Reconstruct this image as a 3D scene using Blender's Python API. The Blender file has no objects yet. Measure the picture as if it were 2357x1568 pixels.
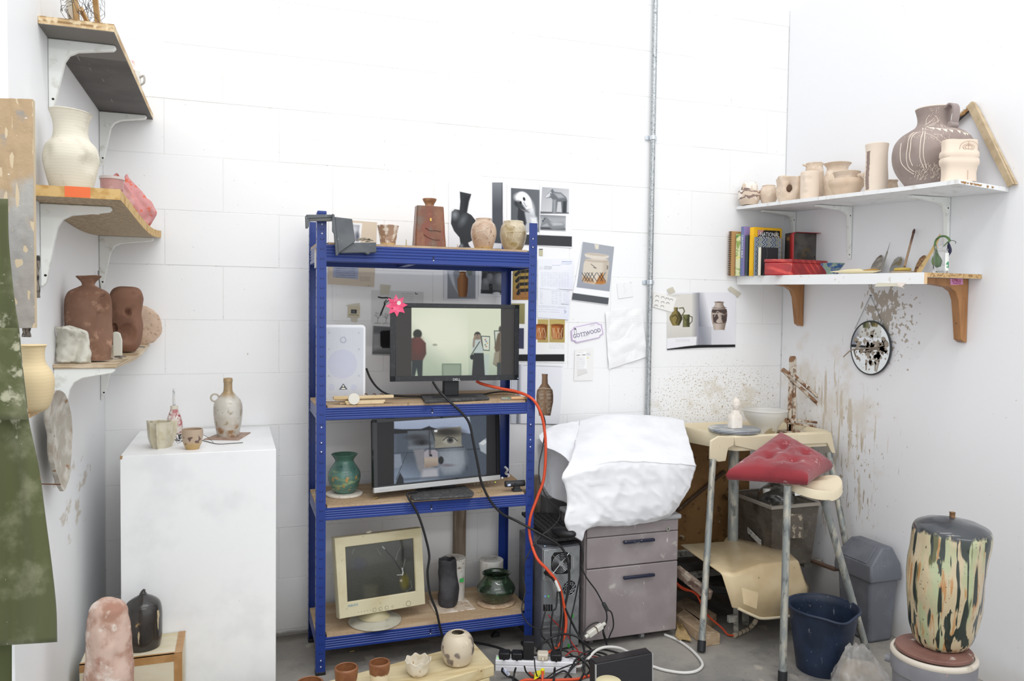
import bpy,bmesh,math,random
import numpy as np
from mathutils import Vector,Matrix,Euler,noise as mnoise
sc=bpy.context.scene
COL=sc.collection
random.seed(7)
PI=math.pi
# ---------------------------------------------------------------- camera
CAM=np.array([0.6035,-3.5308,1.4338]);YAW,PIT,ROL,FPX=0.33609,0.037894,0.0119992,1816.9
IW,IH=2357.0,1568.0
_fw=np.array([math.sin(YAW)*math.cos(PIT),math.cos(YAW)*math.cos(PIT),-math.sin(PIT)])
_r0=np.array([math.cos(YAW),-math.sin(YAW),0.0]);_u0=np.cross(_r0,_fw)
_rt=math.cos(ROL)*_r0+math.sin(ROL)*_u0;_up=math.cos(ROL)*_u0-math.sin(ROL)*_r0
cd=bpy.data.cameras.new('camera');cam=bpy.data.objects.new('camera',cd);COL.objects.link(cam)
cd.sensor_width=36.0;cd.lens=FPX/IW*36.0;cd.clip_start=0.02
cam.matrix_world=Matrix(((_rt[0],_up[0],-_fw[0],CAM[0]),(_rt[1],_up[1],-_fw[1],CAM[1]),(_rt[2],_up[2],-_fw[2],CAM[2]),(0,0,0,1)))
sc.camera=cam
# ---------------------------------------------------------------- light
sc.view_settings.view_transform='Standard';sc.view_settings.look='None'
sc.view_settings.gamma=1.0;sc.view_settings.use_curve_mapping=False
sc.view_settings.exposure=-0.12
wd=bpy.data.worlds.new('studio_air');sc.world=wd;wd.use_nodes=True
bg=wd.node_tree.nodes['Background'];bg.inputs[0].default_value=(0.945,0.972,1.0,1);bg.inputs[1].default_value=1.42
def tube_and_fill_light(name,x,y,z,lx,ly,watts):
 ld=bpy.data.lights.new(name,'AREA');ld.shape='RECTANGLE';ld.size=lx;ld.size_y=ly;ld.energy=watts;ld.color=(1.0,0.99,0.975)
 o=bpy.data.objects.new(name,ld);COL.objects.link(o);o.location=(x,y,z)
tube_and_fill_light('strip_and_fill_lamp',1.35,-2.0,4.15,3.0,0.14,30)
tube_and_fill_light('strip_and_fill_lamp',1.35,-3.55,4.15,3.0,0.14,36)
tube_and_fill_light('strip_and_fill_lamp',1.7,-6.6,3.6,3.6,0.3,42)  # added fill light behind the camera, brightens the lower walls; no real fixture
bpy.data.objects['strip_and_fill_lamp.002'].rotation_euler=(math.radians(50),0,0)
# ---------------------------------------------------------------- pixel -> point on a real plane
def ray(u,v):return _fw+_rt*(u-IW/2)/FPX-_up*(v-IH/2)/FPX
def hit(u,v,n,d):
 n=np.array(n,float);q=ray(u,v);return Vector(CAM+q*((d-n@CAM)/(n@q)))
def PX(u,v,x):return hit(u,v,(1,0,0),x)
def PY(u,v,y):return hit(u,v,(0,1,0),y)
def PZ(u,v,z):return hit(u,v,(0,0,1),z)
def PD(u,v,d):return Vector(CAM+ray(u,v)*d)
def pix(P):
 d=np.array(P)-CAM;z=d@_fw;return IW/2+FPX*(d@_rt)/z,IH/2-FPX*(d@_up)/z,z
def mpp(P):
 u,v,z=pix(P);return z/FPX/math.sqrt(1+((u-IW/2)/FPX)**2)
def zat(P,v):
 lo,hi=-1.0,5.0
 for _ in range(40):
  m=(lo+hi)/2
  if pix((P[0],P[1],m))[1]>v:lo=m
  else:hi=m
 return lo
# ---------------------------------------------------------------- colour and materials
def lin(c):c/=255.0;return c/12.92 if c<=0.04045 else((c+0.055)/1.055)**2.4
def C(h):
 if isinstance(h,str):h=tuple(int(h[i:i+2],16)for i in(0,2,4))
 return(lin(h[0]),lin(h[1]),lin(h[2]),1.0)
MATS={}
def M(name,col,rough=0.7,metal=0.0,layers=(),bump=None,coat=0.0,spec=0.5,trans=0.0,ior=1.45,alpha=1.0,emit=0.0,attr=None,sheen=0.0,world=False):
 if name in MATS:return MATS[name]
 m=bpy.data.materials.new(name);MATS[name]=m;m.use_nodes=True
 nt=m.node_tree;N=nt.nodes;L=nt.links;b=N['Principled BSDF']
 b.inputs['Roughness'].default_value=rough;b.inputs['Metallic'].default_value=metal
 b.inputs['Specular IOR Level'].default_value=spec;b.inputs['Coat Weight'].default_value=coat
 b.inputs['Transmission Weight'].default_value=trans;b.inputs['IOR'].default_value=ior;b.inputs['Alpha'].default_value=alpha
 b.inputs['Sheen Weight'].default_value=sheen
 tc=N.new('ShaderNodeTexCoord')
 pos=N.new('ShaderNodeNewGeometry').outputs['Position']if world else tc.outputs['Object']
 def vec(st,off=(0,0,0)):
  mp=N.new('ShaderNodeMapping');mp.inputs['Scale'].default_value=st;mp.inputs['Location'].default_value=off
  L.new(pos,mp.inputs['Vector']);return mp.outputs['Vector']
 def math_(op,a,bb):
  n=N.new('ShaderNodeMath');n.operation=op
  for i,x in enumerate((a,bb)):
   if x is None:continue
   if isinstance(x,(int,float)):n.inputs[i].default_value=x
   else:L.new(x,n.inputs[i])
  return n.outputs[0]
 def rng(val,lo,hi):
  n=N.new('ShaderNodeMapRange');n.clamp=True;n.interpolation_type='SMOOTHSTEP'
  n.inputs['From Min'].default_value=lo;n.inputs['From Max'].default_value=hi;L.new(val,n.inputs['Value']);return n.outputs[0]
 def nz(scale,detail=4,st=(1,1,1),off=(0,0,0),rg=0.55,dist=0.0):
  n=N.new('ShaderNodeTexNoise');n.inputs['Scale'].default_value=scale;n.inputs['Detail'].default_value=detail
  n.inputs['Roughness'].default_value=rg;n.inputs['Distortion'].default_value=dist;L.new(vec(st,off),n.inputs['Vector']);return n.outputs['Fac']
 if attr:
  a=N.new('ShaderNodeAttribute');a.attribute_name=attr;cur=a.outputs['Color']
 else:
  r=N.new('ShaderNodeRGB');r.outputs[0].default_value=C(col);cur=r.outputs[0]
 k=0
 for ly in layers:
  ly=list(ly)
  if not world and ly[0]in 'nr' and ly[2]<=60:ly[2]*=2.2
  k+=1;t=ly[0];o=ly[-1]if isinstance(ly[-1],dict)else{}
  off=o.get('off',(k*3.7,k*1.9,k*5.3));amt=o.get('amt',1.0);st=o.get('st',(1,1,1));det=o.get('det',4)
  if t=='n':
   mask=rng(nz(ly[2],det,st,off,o.get('rg',0.55),o.get('dist',0)),ly[3]-ly[4],ly[3]+ly[4])
  elif t=='r':
   mp=N.new('ShaderNodeMapping');mp.vector_type='TEXTURE';mp.inputs['Location'].default_value=ly[5];mp.inputs['Scale'].default_value=ly[6]
   L.new(pos,mp.inputs['Vector']);ln=N.new('ShaderNodeVectorMath');ln.operation='LENGTH';L.new(mp.outputs[0],ln.inputs[0])
   fall=math_('SUBTRACT',1.0,ln.outputs['Value'])
   s=math_('ADD',nz(ly[2],det,st,off),math_('MULTIPLY',math_('MINIMUM',fall,0.6),o.get('k',0.35)))
   mask=rng(s,ly[3]-ly[4],ly[3]+ly[4])
  elif t=='g':
   sp=N.new('ShaderNodeSeparateXYZ');L.new(pos,sp.inputs[0]);v=sp.outputs['XYZ'.index(ly[2])]
   if 'wob' in o:v=math_('ADD',v,math_('MULTIPLY',math_('SUBTRACT',nz(o.get('ws',8),det,st,off),0.5),o['wob']))
   mask=rng(v,min(ly[3],ly[4]),max(ly[3],ly[4]))
   if ly[3]>ly[4]:mask=math_('SUBTRACT',1.0,mask)
  elif t=='w':
   n=N.new('ShaderNodeTexWave');n.inputs['Scale'].default_value=ly[2];n.inputs['Distortion'].default_value=o.get('dist',2.0)
   n.inputs['Detail'].default_value=2;n.inputs['Detail Scale'].default_value=o.get('ds',1.0);n.bands_direction=o.get('dir','X');n.wave_type=o.get('wt','BANDS')
   L.new(vec(st,off),n.inputs['Vector']);mask=rng(n.outputs['Fac'],ly[3]-ly[4],ly[3]+ly[4])
  elif t=='v':
   n=N.new('ShaderNodeTexVoronoi');n.inputs['Scale'].default_value=ly[2];L.new(vec(st,off),n.inputs['Vector'])
   mask=math_('SUBTRACT',1.0,rng(n.outputs['Distance'],ly[3]*0.8,ly[3]*1.1))
   gate=rng(nz(ly[2]*0.35,2,st,off),o.get('gate',0.5)-0.03,o.get('gate',0.5)+0.03);mask=math_('MULTIPLY',mask,gate)
  if amt!=1.0:mask=math_('MULTIPLY',mask,amt)
  if 'box' in o:
   for ax,lo,hi,sf in o['box']:
    sp=N.new('ShaderNodeSeparateXYZ');L.new(pos,sp.inputs[0]);v=sp.outputs['XYZ'.index(ax)]
    mask=math_('MULTIPLY',mask,math_('MULTIPLY',rng(v,lo-sf,lo+sf),math_('SUBTRACT',1.0,rng(v,hi-sf,hi+sf))))
  mx=N.new('ShaderNodeMix');mx.data_type='RGBA';L.new(mask,mx.inputs[0]);L.new(cur,mx.inputs[6]);mx.inputs[7].default_value=C(ly[1]);cur=mx.outputs[2]
 if emit and attr:b.inputs['Base Color'].default_value=(0.01,0.01,0.01,1)
 else:L.new(cur,b.inputs['Base Color'])
 if emit:L.new(cur,b.inputs['Emission Color']);b.inputs['Emission Strength'].default_value=emit
 if bump:
  n=nz(bump[0],6,bump[2]if len(bump)>2 else(1,1,1),(9,9,9),0.6);bp=N.new('ShaderNodeBump');bp.inputs['Strength'].default_value=bump[1];bp.inputs['Distance'].default_value=0.004
  L.new(n,bp.inputs['Height']);L.new(bp.outputs[0],b.inputs['Normal'])
 return m
# ---------------------------------------------------------------- objects
def E(name,label,cat,loc=(0,0,0),rz=0.0,group=None,rot=None):
 o=bpy.data.objects.new(name,None);COL.objects.link(o);o.empty_display_size=0.02
 o.location=loc;o.rotation_euler=rot if rot else(0,0,rz);o['label']=label;o['category']=cat
 if group:o['group']=group
 return o
def tag(o,label,cat,group=None):
 o['label']=label;o['category']=cat
 if group:o['group']=group
 return o
def wmat(o):
 m=Matrix.LocRotScale(o.location,o.rotation_euler,o.scale)
 return wmat(o.parent)@m if o.parent else m
class G:
 """collects shapes; .obj links them as one mesh object"""
 def __init__(s):s.v=[];s.f=[];s.c=None
 def add(s,vs,fs):
  b=len(s.v);s.v.extend(Vector(x)for x in vs);s.f.extend(tuple(i+b for i in f)for f in fs);return s
 def box(s,c,d,R=None,taper=1.0):
  x,y,z=d[0]/2,d[1]/2,d[2]/2;vs=[]
  for sz in(-1,1):
   t=taper if sz>0 else 1.0
   for sx,sy in((-1,-1),(1,-1),(1,1),(-1,1)):vs.append(Vector((sx*x*t,sy*y*t,sz*z)))
  if R is not None:vs=[R@v for v in vs]
  return s.add([v+Vector(c)for v in vs],[(3,2,1,0),(4,5,6,7),(0,1,5,4),(1,2,6,5),(2,3,7,6),(3,0,4,7)])
 def bb(s,a,b):return s.box([(a[i]+b[i])/2 for i in range(3)],[abs(b[i]-a[i])for i in range(3)])
 def lathe(s,prof,n=32,c=(0,0,0),ell=(1,1),wob=None,cap=(True,True),R=None):
  rings=[];vs=[]
  for r,h in prof:
   for k in range(n):
    a=2*PI*k/n;rr=r*(wob(a,h)if wob else 1.0);p=Vector((rr*math.cos(a)*ell[0],rr*math.sin(a)*ell[1],h))
    if R is not None:p=R@p
    vs.append(p+Vector(c))
  fs=[]
  for i in range(len(prof)-1):
   for k in range(n):fs.append((i*n+k,i*n+(k+1)%n,(i+1)*n+(k+1)%n,(i+1)*n+k))
  if cap[0]:fs.append(tuple(reversed(range(n))))
  if cap[1]:fs.append(tuple((len(prof)-1)*n+k for k in range(n)))
  return s.add(vs,fs)
 def cyl(s,p,q,r0,r1=None,n=16):
  r1=r0 if r1 is None else r1;p=Vector(p);q=Vector(q);R=(q-p).to_track_quat('Z','Y').to_matrix()
  return s.lathe([(r0,0),(r1,(q-p).length)],n,p,R=R)
 def tube(s,pts,r,n=8,sub=6,caps=True):
  P=spline(pts,sub);vs=[];fs=[];m=len(P);up=None
  rs=r if callable(r)else(lambda t:r)
  for i,p in enumerate(P):
   t=(P[min(i+1,m-1)]-P[max(i-1,0)]).normalized()
   if up is None:up=Vector((0,0,1))if abs(t.z)<0.9 else Vector((1,0,0))
   sd=t.cross(up)
   if sd.length<1e-6:sd=t.orthogonal()
   sd.normalize();up=sd.cross(t).normalized();rr=rs(i/(m-1))
   for k in range(n):
    a=2*PI*k/n;vs.append(p+sd*rr*math.cos(a)+up*rr*math.sin(a))
  for i in range(m-1):
   for k in range(n):fs.append((i*n+k,i*n+(k+1)%n,(i+1)*n+(k+1)%n,(i+1)*n+k))
  if caps:fs.append(tuple(reversed(range(n))));fs.append(tuple((m-1)*n+k for k in range(n)))
  return s.add(vs,fs)
 def prism(s,poly,O,ux,uy,uz,t):
  O=Vector(O);ux=Vector(ux);uy=Vector(uy);uz=Vector(uz);n=len(poly)
  a=[O+ux*x+uy*y for x,y in poly];b=[p+uz*t for p in a]
  fs=[tuple(reversed(range(n))),tuple(n+i for i in range(n))]+[(i,(i+1)%n,n+(i+1)%n,n+i)for i in range(n)]
  return s.add(a+b,fs)
 def grid(s,rows,close_u=False,close_v=False):
  nv=len(rows);nu=len(rows[0]);vs=[p for r in rows for p in r];fs=[]
  for j in range(nv if close_v else nv-1):
   for i in range(nu if close_u else nu-1):
    a=j*nu+i;b=j*nu+(i+1)%nu;c=((j+1)%nv)*nu+(i+1)%nu;d=((j+1)%nv)*nu+i;fs.append((a,b,c,d))
  return s.add(vs,fs)
 def sph(s,c,r,n=16,m=10,R=None,fn=None):
  r=r if isinstance(r,(tuple,list))else(r,r,r);vs=[];fs=[]
  for j in range(m+1):
   th=PI*j/m
   for i in range(n):
    ph=2*PI*i/n;d=Vector((math.sin(th)*math.cos(ph),math.sin(th)*math.sin(ph),-math.cos(th)));p=Vector((d.x*r[0],d.y*r[1],d.z*r[2]))
    if fn:p=fn(p,d)
    if R is not None:p=R@p
    vs.append(p+Vector(c))
  for j in range(m):
   for i in range(n):fs.append((j*n+i,j*n+(i+1)%n,(j+1)*n+(i+1)%n,(j+1)*n+i))
  return s.add(vs,fs)
 def jit(s,amp,scale,seed=0.0):
  o=Vector((seed*7.1,seed*3.3,seed*1.7));s.v=[p+mnoise.noise_vector(p*scale+o)*amp for p in s.v];return s
 def obj(s,name,mat,parent=None,W=False,smooth=35,bevel=0.0,seg=2,solid=0.0,sub=0,label=None,kind=None):
  vs=s.v
  if parent is not None and W:
   inv=wmat(parent).inverted();vs=[inv@v for v in vs]
  org=Vector((0,0,0))
  if parent is None and W:
   xs=[v.x for v in vs];ys=[v.y for v in vs];zs=[v.z for v in vs]
   org=Vector(((min(xs)+max(xs))/2,(min(ys)+max(ys))/2,min(zs)));vs=[v-org for v in vs]
  me=bpy.data.meshes.new(name);me.from_pydata([tuple(v)for v in vs],[],s.f);me.validate();me.update()
  bm=bmesh.new();bm.from_mesh(me);bmesh.ops.remove_doubles(bm,verts=bm.verts,dist=1e-6);bmesh.ops.recalc_face_normals(bm,faces=bm.faces);bm.to_mesh(me);bm.free()
  if smooth:
   for p in me.polygons:p.use_smooth=True
   me.set_sharp_from_angle(angle=math.radians(smooth))
  for mm in(mat if isinstance(mat,(list,tuple))else[mat]):me.materials.append(mm)
  o=bpy.data.objects.new(name,me);COL.objects.link(o);o.location=org
  if parent is not None:o.parent=parent
  if solid:md=o.modifiers.new('thickness','SOLIDIFY');md.thickness=solid;md.offset=0
  if bevel:md=o.modifiers.new('edge','BEVEL');md.width=bevel;md.segments=seg;md.limit_method='ANGLE';md.angle_limit=math.radians(40);md.harden_normals=False
  if sub:md=o.modifiers.new('sub','SUBSURF');md.levels=sub;md.render_levels=sub
  if label:o['label']=label
  if kind:o['kind']=kind
  return o
def spline(pts,sub=6):
 P=[Vector(p)for p in pts]
 if len(P)<3 or sub<=1:return P
 Q=[P[0]*2-P[1]]+P+[P[-1]*2-P[-2]];out=[]
 for i in range(1,len(Q)-2):
  a,b,c,d=Q[i-1],Q[i],Q[i+1],Q[i+2]
  for k in range(sub):
   t=k/sub;out.append(0.5*((2*b)+(c-a)*t+(2*a-5*b+4*c-d)*t*t+(3*b-a-3*c+d)*t**3))
 out.append(P[-1]);return out
def cr(vals,n):
 s=spline(vals,12);return[s[min(int(round(i*(len(s)-1)/(n-1))),len(s)-1)]for i in range(n)]
def patch(ctrl,nu,nv):
 rows=[cr(r,nu)for r in ctrl];cols=[cr([rows[j][i]for j in range(len(rows))],nv)for i in range(nu)]
 return[[cols[i][j]for i in range(nu)]for j in range(nv)]
def smoothprof(p,sub=5):return[(max(v.x,0.0),v.y)for v in spline([Vector((r,h,0))for r,h in p],sub)]
FWD=Vector((_fw[0],_fw[1],0)).normalized()
def stand(u,v,z):
 return PZ(u,v,z)
def lathe_px(u,vb,z0,prof,wall=0.004,depth=None,inner=None,sub=5,n=40,wob=None,ell=(1,1),y=None,r0=None):
 """round vessel from silhouette: prof = [(half width px, image row)] from foot to rim; vb = row of the nearest point of the foot"""
 F=PZ(u,vb,z0)if y is None else PY(u,vb,y);k=mpp(F);r=(r0 if r0 is not None else prof[0][0]*k)
 vd=Vector((F.x-CAM[0],F.y-CAM[1],0)).normalized();P=F+vd*r;P.z=z0;k=mpp(P)
 out=[(h*k,max(zat(P,v)-z0,0.0))for h,v in prof];out[0]=(out[0][0],0.0)
 out=smoothprof(out,sub)if sub>1 else out
 return P,out,k
def vessel(out,wall=0.004,floor=0.006):
 R,H=out[-1];ins=[(max(r-wall,0.001),h)for r,h in reversed(out)if h>floor+0.002]
 return[(0.0005,0.0)]+out+[(R-wall*0.5,H+wall*0.35)]+ins+[(max(ins[-1][0]*0.5,0.001),floor),(0.0005,floor)]
def copy_tree(o,parent=None):
 c=o.copy();COL.objects.link(c);c.parent=parent
 for ch in list(o.children):copy_tree(ch,c)
 return c
def text(body,size,mat,parent,loc,rot=None,name='lettering',ext=0.0004,align='CENTER',ux=None,uy=None,W=True,sx=1.0,shear=0.0):
 cu=bpy.data.curves.new(name,'FONT');cu.body=body;cu.size=size;cu.extrude=ext;cu.align_x=align;cu.align_y='CENTER';cu.shear=shear;cu.resolution_u=3
 o=bpy.data.objects.new(name,cu);COL.objects.link(o)
 dg=bpy.context.evaluated_depsgraph_get();me=bpy.data.meshes.new_from_object(o.evaluated_get(dg));bpy.data.objects.remove(o)
 ux=Vector(ux).normalized();uy=Vector(uy).normalized();uz=ux.cross(uy)
 g=G();g.add([Vector(loc)+ux*v.co.x*sx+uy*v.co.y+uz*v.co.z for v in me.vertices],[tuple(p.vertices)for p in me.polygons]);bpy.data.meshes.remove(me)
 return g.obj(name,mat,parent,W=W,smooth=0)
# ================================================================ the room
CO=(0.101,3.372,0.029)
SPL=[('n','c9c2b6',70,0.745,0.02,{'det':2}),('n','8d857a',130,0.80,0.015,{'det':2,'amt':0.8}),('r','b5a995',60,0.82,0.03,(3.02,0,1.02),(0.60,0.5,0.24),{'det':3,'k':0.30}),('r','b5a78f',120,0.80,0.03,(2.95,0,1.00),(0.75,0.5,0.33),{'det':3,'k':0.32}),('r','d5cbb8',9,0.74,0.10,(3.0,0,0.97),(0.5,0.5,0.16),{'k':0.3,'amt':0.7})]
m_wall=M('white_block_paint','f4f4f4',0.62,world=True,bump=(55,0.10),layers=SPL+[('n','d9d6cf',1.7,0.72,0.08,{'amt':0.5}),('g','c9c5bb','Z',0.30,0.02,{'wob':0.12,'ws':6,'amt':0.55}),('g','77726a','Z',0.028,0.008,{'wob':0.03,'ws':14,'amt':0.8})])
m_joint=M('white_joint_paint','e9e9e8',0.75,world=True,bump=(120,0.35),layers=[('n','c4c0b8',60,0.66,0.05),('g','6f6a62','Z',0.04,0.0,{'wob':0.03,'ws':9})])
m_board=M('white_board_paint','eff0f1',0.55,world=True,bump=(14,0.05),layers=[('n','dddfdf',2.2,0.66,0.1,{'amt':0.5}),('r','c9bfae',9,0.70,0.06,(0.101,-0.62,0.80),(0.2,0.42,0.16),{'st':(1,1,2.5),'k':0.25,'amt':0.8}),('n','b9b2a6',60,0.79,0.02,{'det':2})])
DR=(1,1,0.13)
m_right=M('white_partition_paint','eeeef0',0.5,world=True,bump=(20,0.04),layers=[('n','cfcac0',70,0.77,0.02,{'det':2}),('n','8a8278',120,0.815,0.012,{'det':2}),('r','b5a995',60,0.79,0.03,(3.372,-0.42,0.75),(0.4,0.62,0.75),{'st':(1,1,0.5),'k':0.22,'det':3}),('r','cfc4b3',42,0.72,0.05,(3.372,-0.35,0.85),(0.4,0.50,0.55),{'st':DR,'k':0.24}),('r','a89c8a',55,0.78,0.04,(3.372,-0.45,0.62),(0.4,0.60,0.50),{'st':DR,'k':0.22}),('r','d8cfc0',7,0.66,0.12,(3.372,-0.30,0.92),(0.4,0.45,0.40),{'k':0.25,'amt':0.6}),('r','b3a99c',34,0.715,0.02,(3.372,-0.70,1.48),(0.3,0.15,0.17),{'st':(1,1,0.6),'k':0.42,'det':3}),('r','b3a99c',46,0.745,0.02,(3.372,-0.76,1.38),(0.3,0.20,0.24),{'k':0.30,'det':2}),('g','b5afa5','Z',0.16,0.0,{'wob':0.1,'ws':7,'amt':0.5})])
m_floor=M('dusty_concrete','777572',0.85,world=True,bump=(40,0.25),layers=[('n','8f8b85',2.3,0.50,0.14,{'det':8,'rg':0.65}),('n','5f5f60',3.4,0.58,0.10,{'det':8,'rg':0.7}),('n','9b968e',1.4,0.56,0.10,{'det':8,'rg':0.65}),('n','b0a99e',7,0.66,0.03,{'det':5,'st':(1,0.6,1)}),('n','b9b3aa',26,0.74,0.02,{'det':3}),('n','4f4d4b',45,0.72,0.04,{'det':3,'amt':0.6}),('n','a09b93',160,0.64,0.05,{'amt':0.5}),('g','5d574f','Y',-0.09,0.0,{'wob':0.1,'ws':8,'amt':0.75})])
def struct(o,**k):
 o['kind']='structure';return o
struct(G().bb((-1.6,-5.2,-0.06),(5.2,0.1,0.0)).obj('floor',m_floor,smooth=0))
wall_back=struct(G().bb((-0.15,0.0010,0.0),(5.2,0.12,4.2)).obj('wall_back',m_joint,smooth=0))
_bm={}
def block_mesh(w,h):
 key=(round(w,3),round(h,3))
 if key not in _bm:
  e=0.0012;g=G();d=0.0024
  o=[(0,d,0),(w,d,0),(w,d,h),(0,d,h)];q=[(e,0,e),(w-e,0,e),(w-e,0,h-e),(e,0,h-e)]
  g.add(o+q,[(4,5,6,7),(0,1,5,4),(1,2,6,5),(2,3,7,6),(3,0,4,7)])
  ob=g.obj('block',m_wall,smooth=0);_bm[key]=ob.data;bpy.data.objects.remove(ob)
 return _bm[key]
rb=random.Random(3)
for row in range(-1,15):
 z0=0.029+0.225*row+0.001;z1=z0+0.223
 if row==-1:z0=0.0;z1=0.026
 x=0.101-(0.225 if row%2 else 0.0);xe=3.372 if z1<3.02 else 5.0
 if row==-1:x=0.101
 while x<xe:
  a=max(x+0.001,0.103);b_=min(x+0.449,xe if xe<4 else 9)
  if b_-a>0.03:
   o=bpy.data.objects.new('block',block_mesh(b_-a,z1-z0));COL.objects.link(o);o.parent=wall_back
   o.location=(a,rb.uniform(-0.0008,0.0008),z0)
  x+=0.45
struct(G().bb((-0.16,-1.383,0.0),(0.101,0.004,4.2)).obj('wall_left',m_board,smooth=0))
struct(G().bb((3.373,-2.9,0.0),(3.391,-0.0035,3.041)).obj('wall_right',m_right,smooth=0,bevel=0.0015,seg=1))
# ---- galvanised conduit on the back wall
m_galv=M('galvanised_steel','a7abad',0.42,0.75,layers=[('n','c4c8c9',160,0.52,0.08,{'det':3}),('n','7f8487',40,0.62,0.08)])
m_zinc=M('bright_zinc','d5dbe0',0.3,0.8)
tp,bt=PY(1509.5,-60,-0.022),PY(1491,985,-0.022);xc=(tp.x+bt.x)/2
cond=E('conduit_pipe','long grey galvanised conduit pipe running down the white block wall','pipe',(xc,-0.022,bt.z))
G().cyl((xc,-0.022,bt.z-0.15),(xc,-0.022,tp.z+0.5),0.0125,n=20).obj('pipe',m_galv,cond,W=True)
for v in(317,650):
 z=PY(1500,v,-0.02).z;g=G();g.cyl((xc,-0.022,z-0.011),(xc,-0.022,z+0.011),0.0155,n=20);g.bb((xc-0.034,-0.008,z-0.011),(xc-0.012,-0.002,z+0.011));g.bb((xc+0.012,-0.008,z-0.011),(xc+0.03,-0.002,z+0.011))
 c=g.obj('saddle_clip',m_zinc,cond,W=True,bevel=0.002)
 G().cyl((xc-0.025,-0.008,z),(xc-0.025,-0.013,z),0.005,n=10).obj('screw',m_zinc,c,W=False)if False else None
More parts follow.
